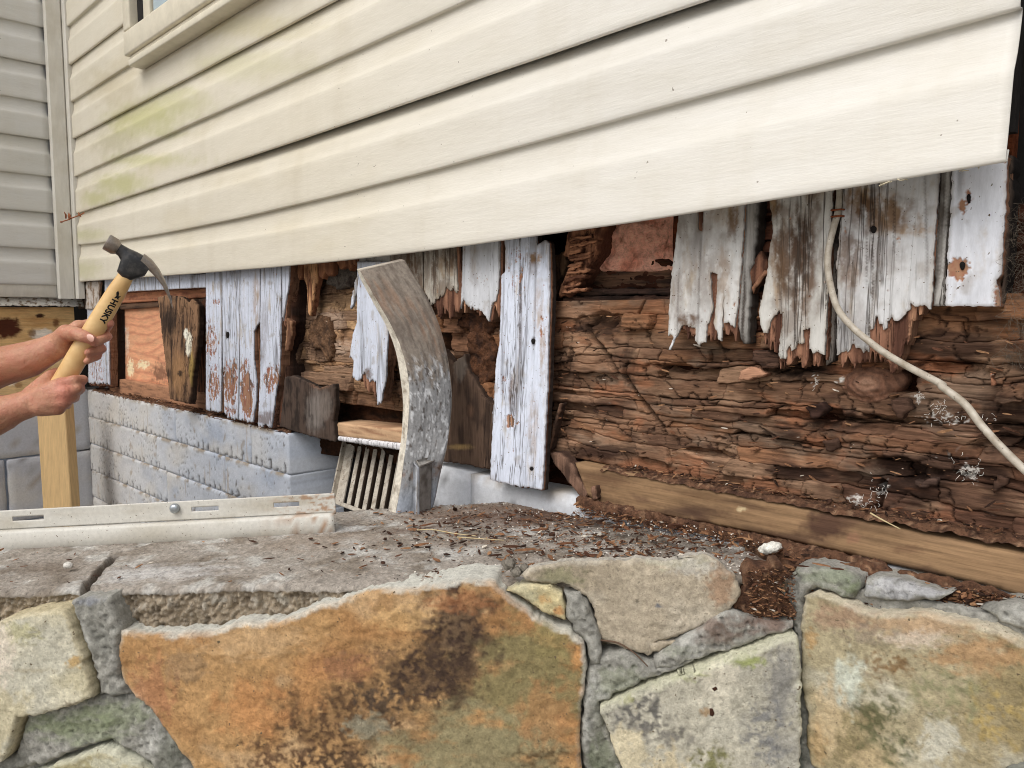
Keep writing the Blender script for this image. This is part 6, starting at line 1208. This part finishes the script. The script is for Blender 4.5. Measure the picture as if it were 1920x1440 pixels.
def skin_m():
    k = NT('skin'); a = k.n('ShaderNodeAttribute'); a.attribute_name = 'Col'; nz = k.noise(220, (1, 1, 1), 5, .65); n2 = k.noise(60, (1, 1, 1), 4, .6)
    c = k.mix(k.rng(n2, .40, .62, 0, .45), k.mix(k.rng(nz, .35, .7, 0, .45), a.outputs['Color'], tuple(lin(156, 100, 78))), tuple(lin(186, 120, 100))); k.l(c, k.b.inputs['Base Color']); k.b.inputs['Roughness'].default_value = .5; k.b.inputs['Specular IOR Level'].default_value = .35
    k.b.inputs['Subsurface Weight'].default_value = .15; k.b.inputs['Subsurface Radius'].default_value = (.01, .004, .002); k.b.inputs['Subsurface Scale'].default_value = .5
    n3 = k.noise(420, (1, 1, 1), 3, .6); vo = k.n('ShaderNodeTexVoronoi'); vo.feature = 'DISTANCE_TO_EDGE'; vo.inputs['Scale'].default_value = 320; k.l(k.tc.outputs['Object'], vo.inputs['Vector'])
    k.l(k.bump(nz, .6, .0014, k.bump(n2, .5, .005, k.bump(vo.outputs[0], .25, .0012))), k.b.inputs['Normal']); return k.m
base_p = W(-1.21, 1.17, 0)
person = fuse('person', caps, skin_m(), None, .0024, 3, skin_c); tag(person, 'person mostly outside the picture, bare forearms reaching in to grip the hammer with both hands', 'person')
def on_person(o): o.parent = person; return o
M_cloth = surf('navy_tshirt', lin(52, 60, 78), .9, .2, 400, bump=.3); M_jean = surf('worn_denim', lin(70, 84, 108), .9, .25, 500, bump=.3); M_hair = surf('brown_hair', lin(70, 52, 40), .7, .4, 300, bump=.6); M_shoe = surf('brown_boot', lin(86, 64, 46), .7, .3, 200); M_nail = surf('fingernail', lin(208, 160, 142), .35, .06, 100, bump=0, spec=.5)
cl = []
for s in (-1, 1):
    cl += chain([W(-1.20, 1.17 + s * .11, 1.345), W(-1.20, 1.17 + s * .095, 1.12), W(-1.21, 1.17 + s * .095, .92)], [.116, .110, .117]); S_ = SHL if s > 0 else SHR; E_ = EL1 if s > 0 else EL2; cl += chain([W(-1.19, 1.17 + s * .05, 1.405), S_, S_ + (E_ - S_) * .55], [.075, .068, .064])
on_person(fuse('shirt', cl, M_cloth, None, .008, 4))
cl = []
for s in (-1, 1): cl += chain([W(-1.21, 1.17 + s * .09, .91), W(-1.19, 1.17 + s * .115, .50), W(-1.23, 1.17 + s * .12, .10)], [.108, .074, .066])
on_person(fuse('trousers', cl, M_jean, None, .008, 4))
for s in (-1, 1): on_person(fuse('boot', chain([W(-1.25, 1.17 + s * .12, .055), W(-1.07, 1.17 + s * .13, .045)], [.053, .045]) + chain([W(-1.24, 1.17 + s * .12, .05), W(-1.235, 1.17 + s * .12, .14)], [.053, .056]), M_shoe, None, .006, 4))
on_person(fuse('hair', chain([HDc + (0, 0, .052) - _R * .02, HDc + (0, 0, .03) - _R * .045, HDc + (0, 0, -.03) - _R * .05], [.078, .066, .05]), M_hair, None, .005, 3))
def nail(c, u, w, n, a, b):
    V = [c + n * .0008]; 
    for k in range(16): t = 2 * math.pi * k / 16; V.append(c + u * a * math.cos(t) + w * b * math.sin(t) - n * .0022 * math.sin(t) ** 2)
    return on_person(mesh_obj('fingernail', V, [(0, 1 + k, 1 + (k + 1) % 16) for k in range(16)], M_nail))
VV, FF, k = [], [], 0
r3 = np.random.default_rng(3); pv = np.empty(len(person.data.vertices) * 3); person.data.vertices.foreach_get('co', pv); pv = pv.reshape(-1, 3); pnm = np.empty(len(pv) * 3); person.data.vertices.foreach_get('normal', pnm); pnm = pnm.reshape(-1, 3)
xr_ = (pv - EYE) @ _R; zf_ = (pv - EYE) @ _F0; okv = np.where((xr_ > -1.0) & (xr_ < -.70) & (zf_ < 1.4) & (zf_ > .9) & (pnm[:, 2] > -.5))[0]
for i in r3.choice(okv, 420, replace=False):
    n_ = pnm[i]; g_ = _R * .8 + np.array([0, 0, -.35]) + r3.normal(0, .3, 3); g_ -= n_ * (g_ @ n_); g_ /= np.linalg.norm(g_); L = r3.uniform(.005, .011); p = pv[i]
    V, F = tube_geo([p, p + g_ * L * .5 + n_ * .0012, p + g_ * L + n_ * .0016], [.00009, .00008, .00004], 3); VV.append(V); FF += [tuple(j + k for j in f) for f in F]; k += len(V)
ah = on_person(mesh_obj('arm_hair', np.vstack(VV), FF, surf('light_brown_hair', lin(120, 86, 60), .6, .2, 200, bump=0))); ah['kind'] = 'stuff'
nail(at(168.5, 633.5, 1.1695), (at(180, 637, 1.17) - at(168, 634, 1.17)) / np.linalg.norm(at(180, 637, 1.17) - at(168, 634, 1.17)), _U, -_F, .0065, .0055)

# ================================================================== SMALL DEBRIS
M_chip = surf('wood_crumb', None, .9, .4, 200, (1, 1, 1), .8, .001, .15)
r_ = np.random.default_rng(12)
CHC = [lin(84, 56, 42), lin(106, 72, 52), lin(64, 44, 34), lin(130, 94, 68), lin(54, 38, 30), lin(148, 112, 82)]
def sliver(c, L, w, h, yaw, pitch, r):
    cy, sy, cp, sp_ = math.cos(yaw), math.sin(yaw), math.cos(pitch), math.sin(pitch); u = np.array([cy * cp, sy * cp, sp_]); v = np.array([-sy, cy, 0]); n = np.cross(u, v); V = []
    for t, k in ((-1, .35), (-.4, 1), (.35, .9), (1, .3)):
        for a, b in ((-1, -1), (1, -1), (.8, 1), (-.8, 1)): V.append(c + u * L * t * (1 + .1 * r.normal()) + v * w * k * a * (1 + .3 * r.normal()) + n * h * (k * .6 + .4) * b)
    F = [(4 * i + j, 4 * i + (j + 1) % 4, 4 * i + 4 + (j + 1) % 4, 4 * i + 4 + j) for i in range(3) for j in range(4)] + [(3, 2, 1, 0), (12, 13, 14, 15)]; return np.array(V), F
def top_z(x, y): return ztop(x, y) + .0012
VV, FF, CC = [], [], []
def add(V, F, c):
    k = sum(len(v) for v in VV) if False else add.k; VV.append(V); FF.extend([tuple(i + k for i in f) for f in F]); CC.append(np.broadcast_to(c, (len(V), 3))); add.k += len(V)
add.k = 0
n = 0
while n < 6500:
    z_ = r_.uniform()
    if z_ < .70:                                                       # wall top, thickest towards the house and the right
        rr = r_.triangular(-.26, .17, .262); d = r_.uniform(front_d(rr) + .012, min(1.05, (.717 + .015) * 1.4142 - rr)); t = (d - front_d(rr)) / .3
        if r_.uniform() > sm(rr, -.40, .06) * (.35 + .65 * sm(t, .0, .6)): continue
        x, y = top_pt(rr, d); zz_ = top_z(x, y) + .001
        if y > -.05 and x > 2.0: zz_ += .012 * sm(y, -.05, .01)
    elif z_ < .735: rr = r_.uniform(-.7, .0); d = r_.uniform(front_d(rr) + .01, 1.03); x, y = top_pt(rr, d); zz_ = top_z(x, y) + .0005
    elif z_ < .80: x = r_.uniform(2.04, 2.5); y = r_.uniform(.026, .05); zz_ = 1.065
    else: x = r_.uniform(.3, UJ); y = r_.uniform(.03, .05); zz_ = zc + .008
    big = r_.uniform() ** 6; L = .0008 + .0050 * big; V, F = sliver(np.array([x, y, zz_ + L * .1]), L, L * r_.uniform(.15, .5), L * r_.uniform(.06, .18), r_.uniform(0, 6.3), r_.normal(0, .22), r_); add(V, F, CHC[r_.integers(0, 6)] * r_.uniform(.8, 1.2) if r_.uniform() < .985 else lin(214, 206, 190)); n += 1
o = mesh_obj('wood_crumbs', np.vstack(VV), FF, M_chip, None, np.vstack(CC), False); tag(o, 'countless small crumbs and slivers of rotten wood on the wall top and ledges', 'debris', kind='stuff')
# the same crumbs caught on the dirt slopes and along the ledges of the beam
VV, FF, CC = [], [], []; add.k = 0
def on_plane(pl, px, py, off): p = pl.to3([pl.px(px, py)], off)[0]; return p
for i in range(6500):
    z_ = r_.uniform()
    if z_ < .40:
        px = r_.uniform(1480, 1930); t_ = r_.uniform(); py = (1062 + (px - 1480) * .13) * (1 - t_) + (1110 + (px - 1480) * .18) * t_; c = on_plane(plD2, px, py, .003)
    elif z_ < .52: c = on_plane(PF, r_.uniform(1400, 1490), r_.uniform(1065, 1160), .004)
    elif z_ < .80: px = r_.uniform(1080, 1660); c = on_plane(plD, px, 950 + (px - 1100) * .19 + r_.uniform(-16, 40), .004 + .008 * r_.uniform())
    else: c = np.array([r_.uniform(u_l, 2.5), -VB - .006 + r_.normal(0, .006), r_.uniform(1.06, 1.265)])
    big = r_.uniform() ** 5; L = .0009 + (.0028 if .40 <= z_ < .52 else .005) * big; V, F = sliver(c, L, L * r_.uniform(.15, .5), L * r_.uniform(.06, .2), r_.uniform(0, 6.3) if z_ < .80 else r_.normal(0, .25), r_.normal(0, .3), r_); add(V, F, CHC[r_.integers(0, 6)] * r_.uniform(.8, 1.2) if r_.uniform() < .97 else lin(200, 190, 176))
o = mesh_obj('wood_crumbs', np.vstack(VV), FF, M_chip, None, np.vstack(CC), False); tag(o, 'fine crumbs of rotten wood clinging to the beam and the dirt below the tan sill', 'debris', kind='stuff')
# dust speckles on dark dirt, white grit
VV, FF, CC = [], [], []; add.k = 0
for i in range(300):
    rr = r_.triangular(-.2, .2, .262); d = r_.uniform(front_d(rr) + .0, min(1.05, .73 * 1.4142 - rr)); x, y = top_pt(rr, d); s = r_.uniform(.0004, .0009); V, F = sliver(np.array([x, y, top_z(x, y) + .003 + .012 * sm(y, -.05, .01) * (x > 2.0)]), s, s, s * .8, r_.uniform(0, 6), 0, r_); add(V, F, lin(222, 216, 206))
o = mesh_obj('grit', np.vstack(VV), FF, M_chip, None, np.vstack(CC), False); tag(o, 'white grit sprinkled over the debris on the wall top', 'grit', kind='stuff')
# larger splinters, one object each
SP = [(505, 1048, 18, 3, .3), (660, 1040, 12, 3, .4), (722, 1012, 8, 6, 1.2), (790, 1022, 22, 5, .2), (840, 982, 16, 4, .4), (800, 985, 24, 4, .5), (930, 1042, 18, 5, .1), (985, 1032, 30, 6, .2), (960, 1026, 30, 6, .35), (1010, 995, 24, 6, .1), (1035, 1005, 8, 10, 1.4), (1100, 985, 26, 5, .1), (1160, 990, 24, 5, .2), (1060, 1020, 26, 5, .25), (1150, 1030, 28, 5, .1), (1225, 1010, 22, 5, .5), (1265, 990, 26, 12, .1), (1260, 1012, 20, 5, .6), (1300, 1030, 18, 5, .3), (1340, 1022, 20, 4, .7), (1225, 970, 20, 8, .3), (1390, 1020, 20, 5, 1.0), (1500, 1062, 26, 4, -.2), (1540, 1060, 24, 4, -.3), (1570, 1068, 18, 5, -.2), (1480, 1050, 20, 5, -.5), (1110, 960, 20, 6, .8), (1170, 968, 16, 5, .2), (885, 1005, 20, 4, .2), (45, 1062, 10, 2, .2), (130, 1050, 8, 3, .6)]
for i, (px, py, L, w, yw) in enumerate(SP):
    pz = ztop(*W((px - 960) / 1442 * .92, .92, 0)[:2]) + .003 + (.010 if px > 1200 and py < 1030 else 0) + (.02 if px > 1450 else 0)
    d = ray(px, py); t = (pz - EYE[2]) / d[2]; c = EYE + t * d; sc = t / FOC
    V, F = sliver(c + (0, 0, w * sc * .3), L * sc * .62, w * sc * .55, w * sc * .3, math.radians(45) + yw, r_.normal(0, .08), r_); V = V - c
    o = mesh_obj('wood_splinter', V, F, M_chip, None, np.broadcast_to(CHC[i % 4] * r_.uniform(.8, 1.3), (len(V), 3)), False); o.location = c
    if (px, py) == (1265, 990): tag(o, 'largest reddish wood block among the debris, close below the sill board', 'splinter', 'splinters on the wall top')
    elif px < 700: tag(o, {505: 'dark splinter on bare concrete in front of the end of the channel', 660: 'short dark splinter on bare concrete right of the channel end', 45: 'thin brown sliver on the concrete near the left edge', 130: 'small pale brown chip on the concrete left of the crack'}[px], 'splinter', 'splinters on the wall top')
    elif px > 1450: tag(o, 'thin splinter in the dirt above the green mortar', 'splinter', 'splinters above the green mortar')
    elif px < 900: tag(o, 'brown splinter on the concrete between the foot of the bent board and the straws', 'splinter', 'splinters by the straws')
    elif px < 1080: tag(o, 'brown splinter in the debris above the peak of the big orange stone', 'splinter', 'splinters above the orange stone')
    elif px < 1200: tag(o, 'brown splinter in the debris behind the tan concrete face, below the long white board', 'splinter', 'splinters behind the tan concrete face')
    else: tag(o, 'brown splinter in the debris close below the tan sill board', 'splinter', 'splinters below the sill board')
# white lump of old plaster
def lump3(name, c, axs, col, seed, mat, amp=.18):
    bm = bmesh.new(); bmesh.ops.create_icosphere(bm, subdivisions=4, radius=1); P = np.array([v.co for v in bm.verts]); F = [[v.index for v in f.verts] for f in bm.faces]; bm.free()
    P = P * (1 + amp * fbm(P[:, 0] * 1.6 + P[:, 2], P[:, 1] * 1.6 - P[:, 2] * .7, seed, 4))[:, None]; V = P @ np.array(axs); o = mesh_obj(name, V, F, mat, None, np.broadcast_to(col, V.shape)); o.location = c; return o
pz = 1.022; d = ray(1444, 1027); c = EYE + (pz - EYE[2]) / d[2] * d
tag(lump3('plaster_lump', c, [_R * .0112 + np.array([0, 0, .002]), _F0 * .006, np.array([0, 0, .0055])], lin(220, 217, 206), 4, M_conc, .5), 'white oblong lump of plaster lying in the debris', 'plaster lump')
for (px, py, s, sd__) in [(955, 1056, .006, 3), (968, 1072, .0055, 4), (984, 1064, .004, 5)]:
    c = at(px, py, front_d((px - 960) / 1442 * .8) + .02); tag(lump3('cement_crumb', c, [_R * s, _F0 * s, np.array([0, 0, s * .9])], lin(120, 114, 104), sd__, M_conc, .7), 'grey cement crumb broken from the front edge beside the concrete face', 'crumb', 'cement crumbs at the broken edge')
for (px, py, s) in [(128, 1060, .004), (1310, 1147, .0025)]:
    c = at(px, py, .87 if px < 500 else .745); tag(lump3('pebble', c, [_R * s * 1.4, _F0 * s, np.array([0, 0, s])], lin(200, 196, 188), 9, M_conc), 'tiny pale pebble on the concrete beside the crack' if px < 500 else 'tiny white pebble lodged under the tan concrete face', 'pebble')
# straws and twigs
M_straw = surf('dry_straw', lin(196, 178, 138), .7, .2, 200)
def strand(name, L, r, label, mat=M_straw):
    P = catmull(np.array(L), 8); V, F = tube_geo(P, np.linspace(r, r * .6, len(P)), 6); o = mesh_obj(name, V - P[0], F, mat, None); o.location = P[0]; tag(o, label, 'straw'); return o
def tp(px, py, z=None):
    d = ray(px, py); z = z or ztop(*W((px - 960) / 1442 * .95, .95, 0)[:2]) + .004; return EYE + (z - EYE[2]) / d[2] * d
strand('straw', [tp(782, 994), tp(810, 993), tp(850, 1000), tp(893, 1005)], .0008, 'longest pale straw lying across the debris on the concrete')
strand('straw', [tp(857, 1007), tp(900, 1010), tp(945, 1013)], .0007, 'thin straw below the longest one in the debris')
strand('straw', [hp(1632, 962, -.018), hp(1655, 975, -.012), hp(1688, 992, -.018)], .0009, 'bent pale twig against the foot of the rotten beam')
strand('twig', [at(1125, 1200, .735), at(1160, 1206, .732), at(1190, 1225, .728), at(1215, 1250, .722)], .0009, 'thin brown rootlet below the tan concrete face', surf('rootlet', lin(96, 76, 62), .9, .2, 200))
strand('twig', [at(1385, 1115, .735), at(1400, 1128, .732), at(1415, 1130, .73)], .0006, 'hair-thin rootlet right of the tan concrete face', surf('rootlet_pale', lin(150, 124, 100), .9, .2, 200))
# dried leaf stuck by the corner trim
M_leaf = surf('dead_vine', lin(150, 92, 62), .8, .3, 200)
lp_ = [at(118, 415, 2.13), at(128, 412, 2.12), at(137, 408, 2.11), at(148, 404, 2.12), at(158, 399, 2.13)]
lf = thing('dead_vine', 'small dead vine tendril clinging to the corner trim', 'vine', tuple(lp_[1]))
V, F = tube_geo(catmull(lp_, 5), .0016, 6); mesh_obj('stem', V, F, M_leaf, lf)
for i in range(6):
    c = lp_[i % 4] + r_.normal(0, .004, 3); e = c + np.array([r_.normal(0, .008), r_.normal(0, .003), r_.normal(.004, .010)]); V, F = tube_geo([c, (c + e) / 2 + r_.normal(0, .002, 3), e], [.002, .0026, .0006], 5); mesh_obj('tendril', V, F, M_leaf, lf)
# chewed shreds under the siding edge
for i, (px, py) in enumerate([(1675, 338), (1810, 318)]):
    VV, FF, CC = [], [], []; add.k = 0; c = hp(px, py, .028 - .006 * i)
    for j in range(6):
        p = c + np.array([r_.normal(0, .005), r_.normal(0, .001), r_.normal(0, .0008)]); q = p + np.array([r_.normal(-.004, .004), r_.normal(-.001, .001), r_.normal(-.002, .002)]); V, F = tube_geo([p, (p + q) / 2 + r_.normal(0, .001, 3), q], .0004, 5); add(V, F, lin(206, 196, 170))
    o = mesh_obj('chewed_shreds', np.vstack(VV), FF, M_chip, None, np.vstack(CC)); tag(o, ['frayed shreds hanging from the siding edge left of the last seam', 'frayed shreds under the siding edge above the last white board'][i], 'shreds', kind='stuff')
# cobwebs in the dark strip at the right
VV, FF, CC = [], [], []; add.k = 0
for i in range(700):
    c = hp(r_.uniform(1884, 1970), 380 + 300 * r_.uniform() ** .8, r_.uniform(-.06, -.012)); L = r_.uniform(.005, .016); d = r_.normal(0, 1, 3); d /= np.linalg.norm(d); P = [c, c + d * L * .4 + r_.normal(0, .004, 3), c + d * L + np.array([0, 0, -.004])]; V, F = tube_geo(catmull(P, 4), r_.uniform(.00005, .00013), 4); add(V, F, lin(112, 102, 90) * r_.uniform(.5, 1.1))
o = mesh_obj('cobweb', np.vstack(VV), FF, M_chip, None, np.vstack(CC)); tag(o, 'dusty cobweb strands in the dark strip at the right end of the boards', 'cobweb', kind='stuff')
# white fungus threads on the beam
VV, FF, CC = [], [], []; add.k = 0
for (px, py, rx, ry, nn) in [(1815, 885, 26, 22, 34), (1650, 925, 24, 26, 26), (1610, 942, 34, 14, 20), (1790, 786, 60, 14, 30), (1725, 748, 8, 8, 16), (1530, 715, 8, 10, 16), (1760, 765, 20, 14, 26)]:
    for i in range(nn):
        c = hp(px + r_.normal() * rx * .5, py + r_.normal() * ry * .5, -.036); q = c + r_.normal(0, .0022, 3); V, F = tube_geo([c, (c + q) / 2 + r_.normal(0, .0008, 3), q], .00018, 4); add(V, F, lin(226, 222, 214))
o = mesh_obj('fungus', np.vstack(VV), FF, M_chip, None, np.vstack(CC)); tag(o, 'white fungus threads on the right part of the rotten beam', 'fungus', kind='stuff')
# dark flakes stuck on the pale stone
for i, q in enumerate([[(1349, 1252), (1356, 1249), (1360, 1254), (1357, 1262), (1350, 1264)], [(1346, 1258), (1351, 1256), (1353, 1264), (1346, 1266)], [(1335, 1292), (1342, 1288), (1346, 1294), (1340, 1297)], [(1331, 1329), (1336, 1330), (1340, 1338), (1336, 1346), (1331, 1342)]]):
    oo = Plane(PF.o + PF.n * .024, PF.ex, PF.ey); c0 = oo.poly(q).mean(0); w_ = oo.to3([c0])[0]
    o = slab('bark_flake', oo, jag(oo.poly(q), .0015, .0008, 300, 900 + i), .0015, lambda V: .0008 * fbm(V[:, 0] * 300, V[:, 1] * 300, 3), lambda V, d: np.broadcast_to(lin(62, 40, 30), (len(V), 3)) * 1., M_chip, None, .003, .0006)
    tag(o, ['uppermost dark bark flake stuck on the pale grey stone', 'dark bark flake touching the uppermost one on the pale stone', 'small dark flake midway down the pale grey stone', 'lowest and longest dark flake on the pale grey stone'][i], 'flake', 'bark flakes on the pale stone')
